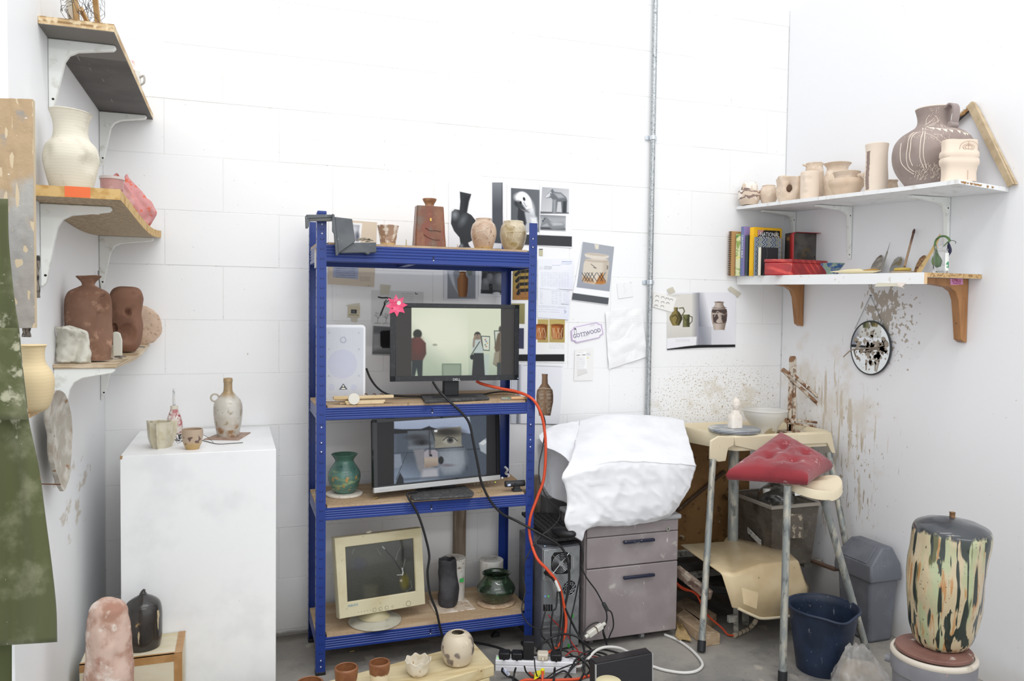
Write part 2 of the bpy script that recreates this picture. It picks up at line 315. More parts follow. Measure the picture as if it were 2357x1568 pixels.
# ================================================================ flat prints: painted on the vertices of a real sheet
m_print=M('ink_on_paper','ffffff',0.6,attr='Col',spec=0.3)
class Cv:
 """a sheet; quad = its corners (TL, TR, BR, BL) in photo pixels, painted in the same coordinates"""
 def __init__(s,quad,bg,res=0.9):
  q=np.array(quad,float);w=max(np.linalg.norm(q[1]-q[0]),np.linalg.norm(q[2]-q[3]));h=max(np.linalg.norm(q[3]-q[0]),np.linalg.norm(q[2]-q[1]))
  s.nx=max(int(w*res),2)+1;s.ny=max(int(h*res),2)+1
  a=np.linspace(0,1,s.nx)[None,:,None];b=np.linspace(0,1,s.ny)[:,None,None]
  P=(1-b)*((1-a)*q[0]+a*q[1])+b*((1-a)*q[3]+a*q[2]);s.X=P[...,0];s.Y=P[...,1]
  s.c=np.zeros((s.ny,s.nx,3));s.c[:]=s.k(bg);s.px=1.0/res;s.rg=np.random.RandomState(5)
 def k(s,h):return np.array([int(h[i:i+2],16)for i in(0,2,4)],float)
 def put(s,m,col,a=1.0):
  m=np.clip(m,0,1)[...,None]*a;s.c=s.c*(1-m)+(s.k(col)if isinstance(col,str)else col)*m;return s
 def ell(s,cx,cy,rx,ry,col,soft=None,rot=0.0,a=1.0):
  ca,sa=math.cos(rot),math.sin(rot);dx=(s.X-cx);dy=(s.Y-cy);x=dx*ca+dy*sa;y=-dx*sa+dy*ca
  d=np.sqrt((x/rx)**2+(y/ry)**2);w=(soft or s.px*0.6)/min(rx,ry);return s.put((1+w-d)/(2*w),col,a)
 def sd(s,pts):
  p=np.array(pts,float);ins=np.zeros(s.X.shape,bool);dist=np.full(s.X.shape,1e9)
  for i in range(len(p)):
   a,b=p[i],p[(i+1)%len(p)];c=((a[1]>s.Y)!=(b[1]>s.Y))&(s.X<(b[0]-a[0])*(s.Y-a[1])/((b[1]-a[1])or 1e-9)+a[0]);ins^=c
   e=b-a;t=np.clip(((s.X-a[0])*e[0]+(s.Y-a[1])*e[1])/max(e@e,1e-9),0,1);dist=np.minimum(dist,np.hypot(s.X-a[0]-t*e[0],s.Y-a[1]-t*e[1]))
  return np.where(ins,dist,-dist)
 def poly(s,pts,col,soft=None,a=1.0):
  w=soft or s.px*0.6;return s.put((s.sd(pts)+w)/(2*w),col,a)
 def line(s,pts,w,col,a=1.0):
  p=np.array(pts,float);dist=np.full(s.X.shape,1e9)
  for i in range(len(p)-1):
   e=p[i+1]-p[i];t=np.clip(((s.X-p[i][0])*e[0]+(s.Y-p[i][1])*e[1])/max(e@e,1e-9),0,1);dist=np.minimum(dist,np.hypot(s.X-p[i][0]-t*e[0],s.Y-p[i][1]-t*e[1]))
  return s.put((w/2+s.px*0.5-dist)/(s.px),col,a)
 def lg(s,p0,p1,col,pts=None,a=1.0):
  d=np.array(p1,float)-np.array(p0,float);t=((s.X-p0[0])*d[0]+(s.Y-p0[1])*d[1])/(d@d);m=np.clip(t,0,1)
  if pts is not None:m=m*np.clip((s.sd(pts)+0.6)/1.2,0,1)
  return s.put(m,col,a)
 def pot(s,cx,prof,lt,dk,side=-0.35):
  ys=[y for _,y in prof];hw=np.interp(s.Y,ys,[h for h,_ in prof]);t=(s.X-cx)/np.maximum(hw,0.1)
  m=np.clip((hw-np.abs(s.X-cx)+0.5),0,1)*((s.Y>=ys[0])&(s.Y<=ys[-1]));sh=np.clip(1-0.75*np.abs(t-side)**1.6,0,1)[...,None]
  return s.put(m,s.k(dk)*(1-sh)+s.k(lt)*sh)
 def tx(s,x0,x1,y,n=1,gap=3,col='77777f',a=0.6,sl=0.0,w=1.0):
  for i in range(n):
   x=x0
   while x<x1-1:
    L=s.rg.uniform(2.5,8);xe=min(x+L,x1);s.line([(x,y+i*gap+(x-x0)*sl),(xe,y+i*gap+(xe-x0)*sl)],w,col,a*s.rg.uniform(0.5,1));x=xe+s.rg.uniform(1.2,2.2)
  return s
 def grain(s,amp,cell=1):
  n=s.rg.uniform(-1,1,(s.ny//cell+2,s.nx//cell+2));n=np.kron(n,np.ones((cell,cell)))[:s.ny,:s.nx];s.c=np.clip(s.c+n[...,None]*amp,0,255);return s
 def mesh(s,name,mat,fn,parent=None,skirt=0.0012,nrm=(0,-1,0),dis=None):
  """fn(u, v) -> point on the sheet's plane"""
  nx,ny=s.nx,s.ny;V=[fn(s.X[j,i],s.Y[j,i])for j in range(ny)for i in range(nx)];N=Vector(nrm)
  if dis:V=[p+N*dis(p)for p in V]
  F=[(j*nx+i,(j+1)*nx+i,(j+1)*nx+i+1,j*nx+i+1)for j in range(ny-1)for i in range(nx-1)]
  rim=[i for i in range(nx)]+[j*nx+nx-1 for j in range(1,ny)]+[(ny-1)*nx+i for i in range(nx-2,-1,-1)]+[j*nx for j in range(ny-2,0,-1)]
  b=len(V);V+=[V[i]-N*skirt for i in rim];m=len(rim);F+=[(rim[k],rim[(k+1)%m],b+(k+1)%m,b+k)for k in range(m)];F.append(tuple(b+k for k in range(m-1,-1,-1)))
  cols=np.concatenate([s.c.reshape(-1,3),s.c.reshape(-1,3)[rim]])/255.0;l=np.where(cols<=0.04045,cols/12.92,((cols+0.055)/1.055)**2.4)
  org=Vector((0,0,0));inv=None
  if parent is not None:inv=wmat(parent).inverted();V=[inv@p for p in V]
  else:
   org=V[(ny-1)*nx+nx//2].copy();V=[p-org for p in V]
  me=bpy.data.meshes.new(name);me.from_pydata([tuple(p)for p in V],[],F);me.update()
  at=me.color_attributes.new('Col','FLOAT_COLOR','POINT');at.data.foreach_set('color',np.concatenate([l,np.ones((len(l),1))],1).astype(np.float32).ravel())
  me.materials.append(mat);o=bpy.data.objects.new(name,me);COL.objects.link(o);o.location=org
  if parent is not None:o.parent=parent
  return o
 def wall(s,name,label,cat,y=-0.0035,group=None,dis=None):
  return tag(s.mesh(name,m_print,lambda u,v:PY(u,v,y),dis=dis),label,cat,group)
# ================================================================ left wall
def prof_at(P,z0,prof,sub=5):
 k=mpp((P[0],P[1],z0+0.05));out=[(h*k,max(zat(P,v)-z0,0.0))for h,v in prof];out[0]=(out[0][0],0.0)
 return smoothprof(out,sub)if sub>1 else out
def at_y(u,v,y,z):p=PY(u,v,y);return Vector((p.x,p.y,z))
def at_x(u,v,x,z):p=PX(u,v,x);return Vector((p.x,p.y,z))
m_ply=M('plywood_edge','c9ab7f',0.65,layers=[('w','9c7a50',26,0.55,0.12,{'dir':'Z','dist':0.6}),('n','e0cba6',30,0.55,0.1,{'st':(1,0.1,1)})])
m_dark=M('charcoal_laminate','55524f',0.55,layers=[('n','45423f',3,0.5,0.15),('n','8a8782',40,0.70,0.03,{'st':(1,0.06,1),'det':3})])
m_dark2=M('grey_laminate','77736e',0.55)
m_white=M('white_enamel','eef0ec',0.4,layers=[('n','d8d8d0',12,0.62,0.08)])
m_mdf=M('mdf_board','b4a186',0.75,layers=[('n','a08a6d',3,0.5,0.2,{'st':(1,0.15,1)}),('n','c6b497',90,0.55,0.1)])
m_mdfedge=M('mdf_edge','cfae74',0.7,layers=[('n','b98f50',14,0.55,0.12)])
m_hole=M('dark_hole','2c2a29',0.8)
m_steel=M('dull_steel','8d8f90',0.4,0.8)
def bracket(parent,y,x,z,la,lv,w=0.02,name='bracket',holes=True,lab=False):
 poly=[(0,0),(la,0),(la+0.004,-0.008),(la-0.004,-0.016),(0.075,-0.030),(0.054,-0.042),(0.042,-0.062),(0.034,-0.10),(0.014,-lv+0.012),(0.006,-lv),(0,-lv)]
 b=G().prism(poly,(x,y-w/2,z),(1,0,0),(0,0,1),(0,1,0),w).obj(name,m_white,parent,W=True,bevel=0.003)
 if holes:G().cyl((x+0.012,y-w/2-0.0004,z-lv+0.03),(x+0.012,y-w/2+0.004,z-lv+0.03),0.0035,n=10).obj('screw_hole',m_hole,b,W=True)
 if lab:
  s=G().bb((x+0.066,y-w/2-0.0006,z-0.024),(x+0.145,y-w/2+0.0002,z-0.003)).obj('price_label',M('label_paper','f2f2ee',0.6),b,W=True,smooth=0)
  g=G();rr=random.Random(2);xx=x+0.070
  while xx<x+0.088:g.bb((xx,y-w/2-0.0009,z-0.019),(xx+0.0008,y-w/2-0.0004,z-0.008));xx+=rr.choice([0.0014,0.0022,0.0018])
  for k in range(3):g.bb((x+0.098+k*0.016,y-w/2-0.0009,z-0.016),(x+0.103+k*0.016,y-w/2-0.0004,z-0.009))
 return b
# ---- top shelf
t=E('plywood_shelf','topmost plywood shelf on the left wall, dark grey underside','shelf',(0.19,-0.54,2.188))
G().bb((0.102,-1.08,2.1895),(0.286,-0.005,2.210)).obj('board',m_ply,t,W=True)
ys=PZ(210,133,2.188).y
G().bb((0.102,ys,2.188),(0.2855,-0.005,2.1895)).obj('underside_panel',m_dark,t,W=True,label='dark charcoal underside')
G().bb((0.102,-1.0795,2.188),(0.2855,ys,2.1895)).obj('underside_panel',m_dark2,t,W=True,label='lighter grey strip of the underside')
bracket(t,-0.955,0.1015,2.1875,0.170,0.20);bracket(t,-0.075,0.1015,2.1875,0.165,0.21)
# ---- middle shelf, curved front corner
z1=1.714;z2=1.742
A=PZ(276,436,z2);XM=0.313
SAGM=lambda y:-0.024*math.sin(PI*max(0.0,min(1.0,(y-A.y)/(-0.005-A.y)))**1.3)
def slab(x0,x1,y0,y1,z0,z1,dz,n=24):
 g=G();R=[]
 for x,z in((x0,z0),(x1,z0),(x1,z1),(x0,z1)):R.append([Vector((x,y0+(y1-y0)*i/n,z+dz(y0+(y1-y0)*i/n)))for i in range(n+1)])
 g.grid(R,close_v=True);k=n+1
 g.f.append((0,k,2*k,3*k));g.f.append((n,3*k+n,2*k+n,k+n));return g
t=E('fibreboard_shelf','middle thick fibreboard shelf on the left wall, sagging along its front edge','shelf',(0.19,-0.54,z1))
slab(0.102,XM,A.y,-0.005,z1,z2,SAGM).obj('board',m_mdf,t,W=True)
slab(XM-0.0005,XM+0.0008,A.y+0.0005,-0.0055,z1+0.0005,z2-0.0005,SAGM).obj('front_edge',m_mdfedge,t,W=True,label='pale sawn front edge')
G().bb((0.102+0.0005,A.y-0.001,z1),(XM+0.0008,A.y+0.0004,z2)).obj('end_strip',m_mdfedge,t,W=True,label='pale sawn end face')
a,b_=PY(149,432,A.y),PY(208,436,A.y)
G().bb((a.x,A.y-0.0018,z1+0.001),(b_.x,A.y-0.0008,z2+0.0008)).obj('tape',M('orange_tape','e8703e',0.5),t,W=True,label='strip of orange tape')
bracket(t,A.y+0.13,0.1015,z1-0.0005+SAGM(A.y+0.13),0.172,0.225,lab=True);bracket(t,-0.10,0.1015,z1-0.0005+SAGM(-0.10),0.190,0.21)
# ---- bottom shelf
zb=1.250;zt=1.262
ZS=lambda y:(y+0.94)*0.024-0.016*math.sin(PI*max(0.0,min(1.0,(y+0.94)/0.935))**1.2)
t=E('plywood_shelf','lowest thin plywood shelf on the left wall holding brown clay vessels','shelf',(0.18,-0.5,zb))
zs=ZS;g=slab(0.102,0.268,-0.94,-0.005,zb,zt,ZS)
g.obj('board',M('birch_ply','c8b497',0.6,layers=[('w','a58f70',45,0.6,0.15,{'dir':'Z','dist':0.5}),('n','dccbb0',8,0.55,0.15,{'st':(1,0.2,1)})]),t,W=True)
bracket(t,-0.925,0.1015,zb+zs(-0.925)-0.0005,0.158,0.21);bracket(t,-0.09,0.1015,zb+zs(-0.09)-0.001,0.15,0.20)
SZ=lambda y:zt+zs(y)
# ---- on the top shelf: wood and chicken-wire piece
p0=at_x(195,58,0.20,2.210)
t=E('wire_sculpture','bundle of tangled black chicken wire and pale wood offcuts on the top shelf','sculpture',p0)
mw=M('pale_offcut','d3b487',0.7,layers=[('n','b48f5e',10,0.5,0.2,{'st':(1,1,0.2)})]);mwp=M('painted_offcut','e8e4d8',0.6,layers=[('n','b99a6c',9,0.62,0.05)])
def stick(n,a,b2,w,d,m,xx):
 p,q=PX(a[0],a[1],xx),PX(b2[0],b2[1],xx);ax=(q-p).normalized();R=ax.to_track_quat('Z','Y').to_matrix()
 p.z=max(p.z,2.2105+w*0.6);G().box((p+q)/2,(d,w,(q-p).length),R).obj(n,m,t,W=True,bevel=0.001)
stick('offcut',(166,50),(152,-60),0.022,0.014,mwp,0.17);stick('offcut',(178,54),(168,-60),0.016,0.012,mw,0.185);stick('offcut',(226,61),(213,-60),0.018,0.014,mw,0.215)
stick('offcut',(205,58),(186,20),0.012,0.01,mw,0.20)
rr=random.Random(11);g=G()
for k in range(26):
 u0=rr.uniform(150,238);pts=[];x0=rr.uniform(0.15,0.24);v=rr.uniform(-40,10);u=u0
 for j in range(9):
  q_=PX(u,min(v,58),x0);q_.z=max(q_.z,2.2125);pts.append(q_);u=min(max(u+rr.uniform(-13,13),140),241);v+=rr.uniform(2,14);x0+=rr.uniform(-0.012,0.012)
 g.tube(pts,0.0006,5,3)
g.obj('wire_mesh',M('black_wire','2e3136',0.4,0.6),t,W=True,kind='stuff')
def pot_thing(name,label,P,prof,mat,z0,wall=0.004,open_=True,part='body',n=40,sub=5,group=None,cat='vessel',wob=None,jit=None,smooth=50,ell=(1,1),rz=0,rim=None,floor=0.006):
 out=prof_at(P,z0,prof,sub);g=G().lathe(vessel(out,wall,floor)if open_ else[(0.0005,0)]+out+[(0.0005,out[-1][1])],n,wob=wob,ell=ell,cap=(True,True))
 if jit:g.jit(*jit)
 mn=min(p.z for p in g.v)
 g.v=[p-Vector((0,0,mn))for p in g.v]
 t=E(name,label,cat,(P[0],P[1],z0),rz,group)
 g.obj(part,mat,t,smooth=smooth);return t
m_pinkw=M('pink_white_glaze','efe9e4',0.35,layers=[('n','d0583f',28,0.58,0.06),('n','e8b7a8',14,0.55,0.1)])
P=at_y(297,165,-0.50,2.2105);g=None
tag(G().lathe(vessel(prof_at(P,2.210,[(12,190),(15,165),(13,142)],4),0.004),28,P).obj('cup',m_pinkw,W=True),'small pink splashed cup half hidden behind the edge of the top shelf','cup')
P=at_y(312,190,-0.36,2.2105)
t=E('jug','small grey white jug with a handle at the end of the top shelf','jug',P);m_gw=M('grey_white_clay','dddbd4',0.6)
G().lathe(vessel(prof_at(P,2.210,[(13,226),(16,205),(13,185),(11,165)],4),0.004),28).obj('body',m_gw,t)
k=mpp(P);G().tube([(k*8,-k*5,0.045),(k*20,-k*10,0.052),(k*21,-k*10,0.030),(k*10,-k*5,0.018)],0.004,8).obj('handle',M('grey_clay','b5b3ac',0.6),t)
# ---- on the middle shelf
m_bisque=M('white_bisque','d9d3c3',0.75,layers=[('w','d2cbb9',40,0.6,0.4,{'dir':'Z','dist':3,'amt':0.5}),('n','c4bcab',9,0.6,0.1)],bump=(30,0.1,(1,1,6)))
P=at_y(164,400,-1.11,z2+SAGM(-1.11)+0.001)
out=prof_at(P,P.z,[(48,434),(57,412),(64,385),(67,362),(60,338),(45,322),(41,305),(42,285),(49,264),(52,259)],5)
g=G().lathe(vessel(out,0.006),64)
dents=[(Vector((-0.070,-0.050,0.095)),0.05,0.016),(Vector((0.075,-0.050,0.07)),0.045,0.016),(Vector((-0.01,-0.095,0.11)),0.035,0.006)]
def dent(p):
 for c,r,a in dents:
  d=(p-c).length
  if d<r:p=p-Vector((p.x,p.y,0)).normalized()*a*(0.5+0.5*math.cos(PI*d/r))
 return p
g.v=[dent(p)+Vector((0,0,0.035*(p.x*0.0-p.y)*max(0,(p.z-0.16)/0.08)*0.5-p.x*0.10*max(0,(p.z-0.17)/0.06)))for p in g.v]
t=E('vase','large off-white bisque vase with dented shoulders, on the middle left shelf','vase',P);g.obj('body',m_bisque,t,smooth=60)
P=at_y(258,425,-0.80,z2+SAGM(-0.80)+0.003);k=mpp(P)
t=E('plastic_tub','translucent pink stained plastic tub behind the big white vase','tub',P)
H=zat(P,408)-P.z;m_pinktub=M('pink_stained_plastic','d9a9a4',0.35,trans=0.35,layers=[('n','b9666a',16,0.5,0.05,{'box':[('Z',-0.1,H*0.62,0.004)]}),('n','e9d3cf',30,0.6,0.06)])
G().lathe(vessel([(k*26,0),(k*27,H*0.5),(k*28,H-0.003),(k*29,H)],0.0015,0.002),40).obj('body',m_pinktub,t)
G().lathe([(k*28.2,H-0.008),(k*30,H-0.008),(k*30,H),(k*28.2,H)],40,cap=(False,False)).obj('rim',M('clear_rim','e4dcd8',0.3,trans=0.3),t)
P=at_y(323,480,-0.36,z2+SAGM(-0.36)+0.004);k=mpp(P)
out=prof_at(P,P.z,[(21,516),(31,492),(34,470),(30,450),(23,436),(20,424),(19,414)],5)
g=G().lathe(vessel(out,0.005),48,wob=lambda a,h:1+0.10*math.sin(3*a+h*30)+0.05*math.sin(7*a));g.v=[Vector((p.x-(0.6*max(0,p.z-0.06)),p.y,p.z+0.004*math.sin(3*math.atan2(p.y,p.x)+1)*max(0,p.z-0.07)/0.03))for p in g.v];g.jit(0.008,28,2)
mn=min(p.z for p in g.v);g.v=[p-Vector((0,0,mn))for p in g.v]
t=E('vessel','crumpled pink vessel with orange blotches at the corner end of the shelf','vessel',P)
g.obj('body',M('pink_blotched_glaze','cf8f8d',0.55,layers=[('n','d9684a',24,0.58,0.03,{'det':2}),('n','dbaaa6',10,0.6,0.1)]),t,smooth=60)
P=at_y(291,447,-0.70,z2+SAGM(-0.70)+0.0005);tag(G().sph(P+Vector((0,0,0.021)),(0.017,0.02,0.021),20,14).jit(0.002,40).obj('ceramic_egg',M('white_egg','e8e6df',0.4),W=True),'small white ceramic egg beside the pink tub','ornament')
# ---- on the bottom shelf
m_terra=M('brown_terracotta','876755',0.85,layers=[('n','7d5b48',5,0.55,0.15),('n','a98570',11,0.6,0.08),('n','6a4a3b',80,0.74,0.03)],bump=(45,0.2))
P=at_y(205,820,-0.80,0);z=SZ(P.y)+0.0005;P.z=z=z+0.003;k=mpp(P)
out=prof_at(P,z,[(50,836),(54,800),(55,760),(56,720),(54,690),(44,672),(22,662),(14,658),(17,650),(27,640),(30,637)],5)
g=G().lathe(vessel(out,0.005),72,ell=(1.0,0.8))
def hollow(p):
 c=Vector((0.062,-0.048,0.125));d=Vector(((p.x-c.x)/0.034,(p.y-c.y)/0.06,(p.z-c.z)/0.098)).length
 if d<1:q=Vector((p.x,p.y,0)).normalized();p=p-q*0.042*(1-d*d)**0.7
 return p
g.v=[hollow(p)for p in g.v];g.jit(0.0035,18,1);mn=min(p.z for p in g.v);g.v=[p-Vector((0,0,mn))for p in g.v]
t=E('vase','brown terracotta vase with a flared neck and a deep gouged side hollow','vase',P);g.obj('body',m_terra,t,smooth=60)
P=at_y(291,790,-0.31,0);z=SZ(P.y)+0.003;P.z=z
out=prof_at(P,z,[(20,807),(32,795),(38,770),(39,748),(35,725),(38,700),(40,685),(33,668),(20,661),(1,660)],5)
g=G().lathe([(0.0005,0)]+out,90,ell=(1,0.9),cap=(False,False))
def pits(p):
 for c,r,dpt in((Vector((0.012,-0.055,0.145)),0.017,0.030),(Vector((-0.042,-0.036,0.085)),0.020,0.036),(Vector((0.012,-0.055,0.066)),0.036,0.020)):
  d=(p-c).length
  if d<r:p=p-Vector((p.x,p.y,0)).normalized()*dpt*(1-(d/r)**2)**0.6
 return p
g.v=[pits(p)for p in g.v];g.jit(0.003,22,4);mn=min(p.z for p in g.v);g.v=[p-Vector((0,0,mn))for p in g.v]
t=E('skull_vessel','rounded brown clay form pitted with holes like a skull','sculpture',P);g.obj('body',M('dark_terracotta','85614e',0.85,layers=[('n','6d4d3d',6,0.55,0.12),('n','5b3d30',60,0.70,0.04)],bump=(45,0.25)),t,smooth=60)
P=at_y(168,838,-0.91,0);P.z=SZ(P.y)+0.0005;k=mpp(P)
rowsF=[]
for v,xl,xr,b0 in((838,134,207,0),(815,131,207,0.006),(795,131,206,0.010),(775,131,204,0.006),(762,132,195,-0.002),(754,130,160,-0.008)):
 row=[]
 for i in range(11):
  f=i/10;u=xl+(xr-xl)*f;y=P.y-0.02+b0-0.018*math.sin(PI*f)+0.02+0.012*math.sin(9*f+v*0.05)
  q=PY(u,v,y);row.append(q if v!=838 else Vector((q.x,q.y,P.z)))
 rowsF.append(row)
R=patch(rowsF,26,22);zlo=P.z
g=G().grid([[p+Vector((0,0,0))for p in r]for r in R]).jit(0.004,50,6);g.v=[Vector((p.x,p.y,max(p.z,zlo+0.0045)))for p in g.v]
tag(g.obj('folded_clay_piece',M('grey_white_bisque','cfccc0',0.8,layers=[('n','b7b3a5',20,0.58,0.1)]),W=True,smooth=60,solid=0.009),'small folded grey-white clay piece in front of the brown vase','sculpture')
P=at_y(269,815,-0.56,0);P.z=SZ(P.y)+0.0005;w=mpp(P)
tag(G().prism([(-11*w,0),(11*w,0),(11.5*w,45*w),(7*w,62*w),(0,67*w),(-10*w,66*w)],P+Vector((0,0.01,0)),(1,0,0),(0,0,1),(0,1,0),0.012).obj('clay_slab',M('pale_clay','d5d3c8',0.8),W=True,bevel=0.004),'pale rounded clay slab standing between the two brown vessels','slab')
P=at_y(333,782,-0.075,0);P.z=SZ(P.y)
tag(G().lathe(smoothprof([(0.0005,0),(0.05,0.0),(0.075,0.006),(0.0755,0.010),(0.05,0.016),(0.0005,0.017)],4),40).jit(0.004,40,3).obj('clay_dish',M('pink_bisque','ddc3ad',0.85,layers=[('n','c4a58d',40,0.6,0.06)],bump=(60,0.4))),'rough pink bisque dish leaning at the corner behind the skull form','dish')
o=bpy.data.objects['clay_dish'];o.rotation_euler=(0,math.radians(78),math.radians(75));o.location=P+Vector((-0.012,0.004,0.0775))
for i,(u,v)in enumerate(((268,829),(277,822))):
 P=at_y(u,v,-0.64,0);P.z=SZ(P.y)+0.0007+0.0055*i
 tag(G().box(P+Vector((0,0,0.0025)),(0.030-0.006*i,0.026,0.005),Matrix.Rotation(0.4+0.5*i,3,'Z')).obj('tile_offcut',M('tile_grey','b9b2a4',0.7)if i==0 else M('tile_dark','7b756c',0.7),W=True,bevel=0.0006),('pale square tile offcut lying at the foot of the brown vase','dark tile chip lying on top of the pale tile offcut')[i],'tile')
P=at_y(319,791,-0.16,0);P.z=SZ(P.y)+0.002
tag(G().tube([P+Vector((0.022*math.cos(a),0.022*math.sin(a),0.001*a/3))for a in np.linspace(0,11,40)],0.0012,6,2).obj('wire_coil',m_steel,W=True),'small loose coil of wire at the far end of the lowest shelf','wire')
a=PX(231,668,0.112);b_=PX(226,626,0.112)
tag(G().tube([a+Vector((-0.010,0,0)),a,a*0.4+b_*0.6,b_,b_+Vector((0.004,-0.008,0.004))],0.0022,8).obj('wall_hook',m_steel,W=True),'bent wire hook on the left wall behind the terracotta neck','hook')
# ---- oval clay platter on a nail
ol=[(135,898),(148,912),(158,940),(163,985),(161,1040),(157,1095),(146,1130),(138,1122),(126,1085),(119,1050),(117,1005),(110,960),(112,925),(124,903)]
pts=[PX(u,v,0.142)for u,v in ol];cpt=sum(pts,Vector())/len(pts);ring=spline(pts+[pts[0]],4)[:-1]
t=E('platter','long ragged grey clay platter hung on the left wall by a nail','platter',(0.1015,cpt.y,min(p.z for p in pts)))
rows=[[cpt+(p-cpt)*f+Vector((-0.013*(1-f*f)+(0.004 if f>0.99 else 0),0,0))for p in ring]for f in(0.02,0.4,0.7,0.9,1.0)]
rows+=[[p+Vector((-0.009,0,0))for p in rows[i]]for i in(4,3,2,1,0)]
G().grid(rows,close_u=True).jit(0.002,25,3).obj('dish',M('grey_slip_clay','aea79b',0.7,layers=[('n','9c8470',6,0.6,0.1),('n','c9c4ba',9,0.55,0.1),('n','96704f',12,0.68,0.05)],bump=(30,0.3)),t,W=True,smooth=60)
n0=PX(121,1112,0.14);G().cyl((0.1015,n0.y-0.0,n0.z),(0.160,n0.y-0.006,n0.z-0.004),0.0016,n=8).obj('nail',M('rusty_nail','6d4a34',0.7,0.5),t,W=True)
# ---- plaster-caked board, apron and pot at the near end of the wall
yb=-1.385
m_cake=M('plaster_caked_board','b19878',0.85,layers=[('n','a9a6a0',3,0.56,0.05,{'det':8}),('g','9d9b98','Z',0.32,0.20,{'wob':0.25,'ws':14,'amt':0.85}),('n','d2d0c8',4.5,0.61,0.03,{'det':8}),('n','8f8c89',6,0.63,0.06,{'det':8}),('n','dedbd2',30,0.70,0.02)],bump=(26,0.9))
q=[PY(u,v,yb-0.02)for u,v in((-40,226),(76,229),(81,755),(-40,757))]
t=E('plaster_board','plaster caked wooden board hanging at the near end of the left wall','board',((q[2].x+q[3].x)/2,yb-0.01,q[2].z))
g=G();n=24;m=44
g.grid([[(q[0]*(1-i/n)+q[1]*(i/n))*(1-j/m)+(q[3]*(1-i/n)+q[2]*(i/n))*(j/m)+Vector((0,-0.004-0.004*mnoise.noise(Vector((i*0.4,j*0.4,1))),0))for i in range(n+1)]for j in range(m+1)])
g.obj('plaster_face',m_cake,t,W=True,smooth=60)
G().prism([(p.x,p.z)for p in reversed(q)],(0,yb-0.0005,0),(1,0,0),(0,0,1),(0,-1,0),0.022).obj('board',M('board_edge','cbb99b',0.8),t,W=True)
m_bark=M('carved_bark','57504a',0.8,layers=[('n','8d857b',40,0.55,0.08,{'st':(1,1,0.2)}),('n','33302d',30,0.6,0.06)],bump=(60,0.8,(1,1,0.2)))
def bark(px0,px1,y,lab):
 a,c=PY(px0[0],px0[1],y),PY(px1[0],px1[1],y)
 g=G();rows=[]
 for j in range(13):
  f=j/12;w=abs(c.x-a.x)/2*(1+0.12*math.sin(9*f));zc=a.z+(c.z-a.z)*f;xc=(a.x+c.x)/2
  rows.append([Vector((xc+w*math.cos(k*PI/4),y+0.008*math.sin(k*PI/4),zc))for k in range(8)])
 g.grid(rows,close_u=True);g.add(rows[0],[tuple(range(8))]);g.add(rows[-1],[tuple(range(8))])
 return tag(g.jit(0.002,70).obj('bark_strip',m_bark,W=True,smooth=60),lab,'bark')
bark((72,588),(92.5,686),-1.376,'dark carved bark strip standing out behind the plaster board edge')
bark((51,752),(71,776),-1.395,'dark bark stub sticking out below the plaster board')
P=Vector((PY(76,948,-1.475).x,-1.475,0));zp=zat(P,948);P.z=zp
sh=E('ledge','small pale wooden ledge under the cream pot behind the green apron','ledge',(P.x-0.05,-1.44,zp-0.012))
G().bb((P.x-0.16,-1.52,zp-0.012),(P.x-0.002,-1.3835,zp-0.0005)).obj('board',mw,sh,W=True,bevel=0.001)
pot_thing('pot','cream bisque pot with a wide neck partly hidden by the green apron',P,[(24,948),(38,938),(48,912),(52,880),(47,858),(33,838),(29,820),(31,800),(36,795)],M('cream_bisque','d9c49c',0.7,layers=[('w','d2bd93',40,0.6,0.4,{'dir':'Z','dist':3,'amt':0.5})],bump=(20,0.08,(1,1,5))),zp,cat='pot',wall=0.005)
m_ap=M('olive_canvas','535838',0.9,sheen=0.2,layers=[('n','525735',3,0.5,0.2),('n','8f8f72',4,0.62,0.08,{'det':8,'amt':0.6}),('n','a9a78f',8,0.73,0.05,{'det':8,'amt':0.6}),('r','9a6b58',10,0.72,0.06,(0.115,0,0.42),(0.07,0.3,0.16)),('r','aaa990',16,0.80,0.06,(0.0,0,0.60),(0.2,0.3,0.25),{'det':7}),('n','d7d5c5',60,0.75,0.02)],bump=(300,0.12))
er=[(18,458),(20,560),(33,690),(44,762),(50,830),(59,905),(67,972),(80,1030),(92,1090),(106,1200),(120,1310),(129,1400),(131,1478)]
ya=-1.60;ctrl=[]
for i,(u,v)in enumerate(er):
 row=[]
 for j in range(9):
  f=j/8;fold=0.014*math.sin(f*13+i*0.25)*(0.4+0.6*i/12)+0.02*(1-f);b0=16*(1-f)if i==12 else(-3*(1-f)if i==0 else 0)
  row.append(PY(u-(u+130)*(1-f),v+b0,ya-fold-0.03*(i/12)))
 ctrl.append(row)
t=E('apron','olive green canvas apron smeared with clay hanging in the left foreground','apron',(ctrl[-1][4].x,ya,ctrl[-1][4].z))
R=patch(ctrl,40,70);G().grid(R).obj('body',m_ap,t,W=True,smooth=80,solid=0.003)
ck=[[PY(u,v,ya-0.052-0.012*math.sin(j))for j,u in enumerate((-130,-90,-50,-10,e))]for v,e in((975,62),(1000,70),(1100,88),(1230,104))]
G().grid(patch([[p+Vector((0,-0.006,0))for p in r]for r in[[PY(u,v,ya-0.045)for u in(-130,-80,-30,e-14,e)]for v,e in((755,41),(800,47),(880,56),(965,66))]],20,20)).obj('pocket',m_ap,t,W=True,smooth=80,solid=0.003)
G().grid(patch([[PY(u,v,ya+0.03+0.01*math.sin(u))for u in(-60,-20,10,26)]for v in(1480,1540,1620)],12,12)).obj('tie',M('dark_olive_canvas','4f5535',0.9),t,W=True,smooth=80,solid=0.003)
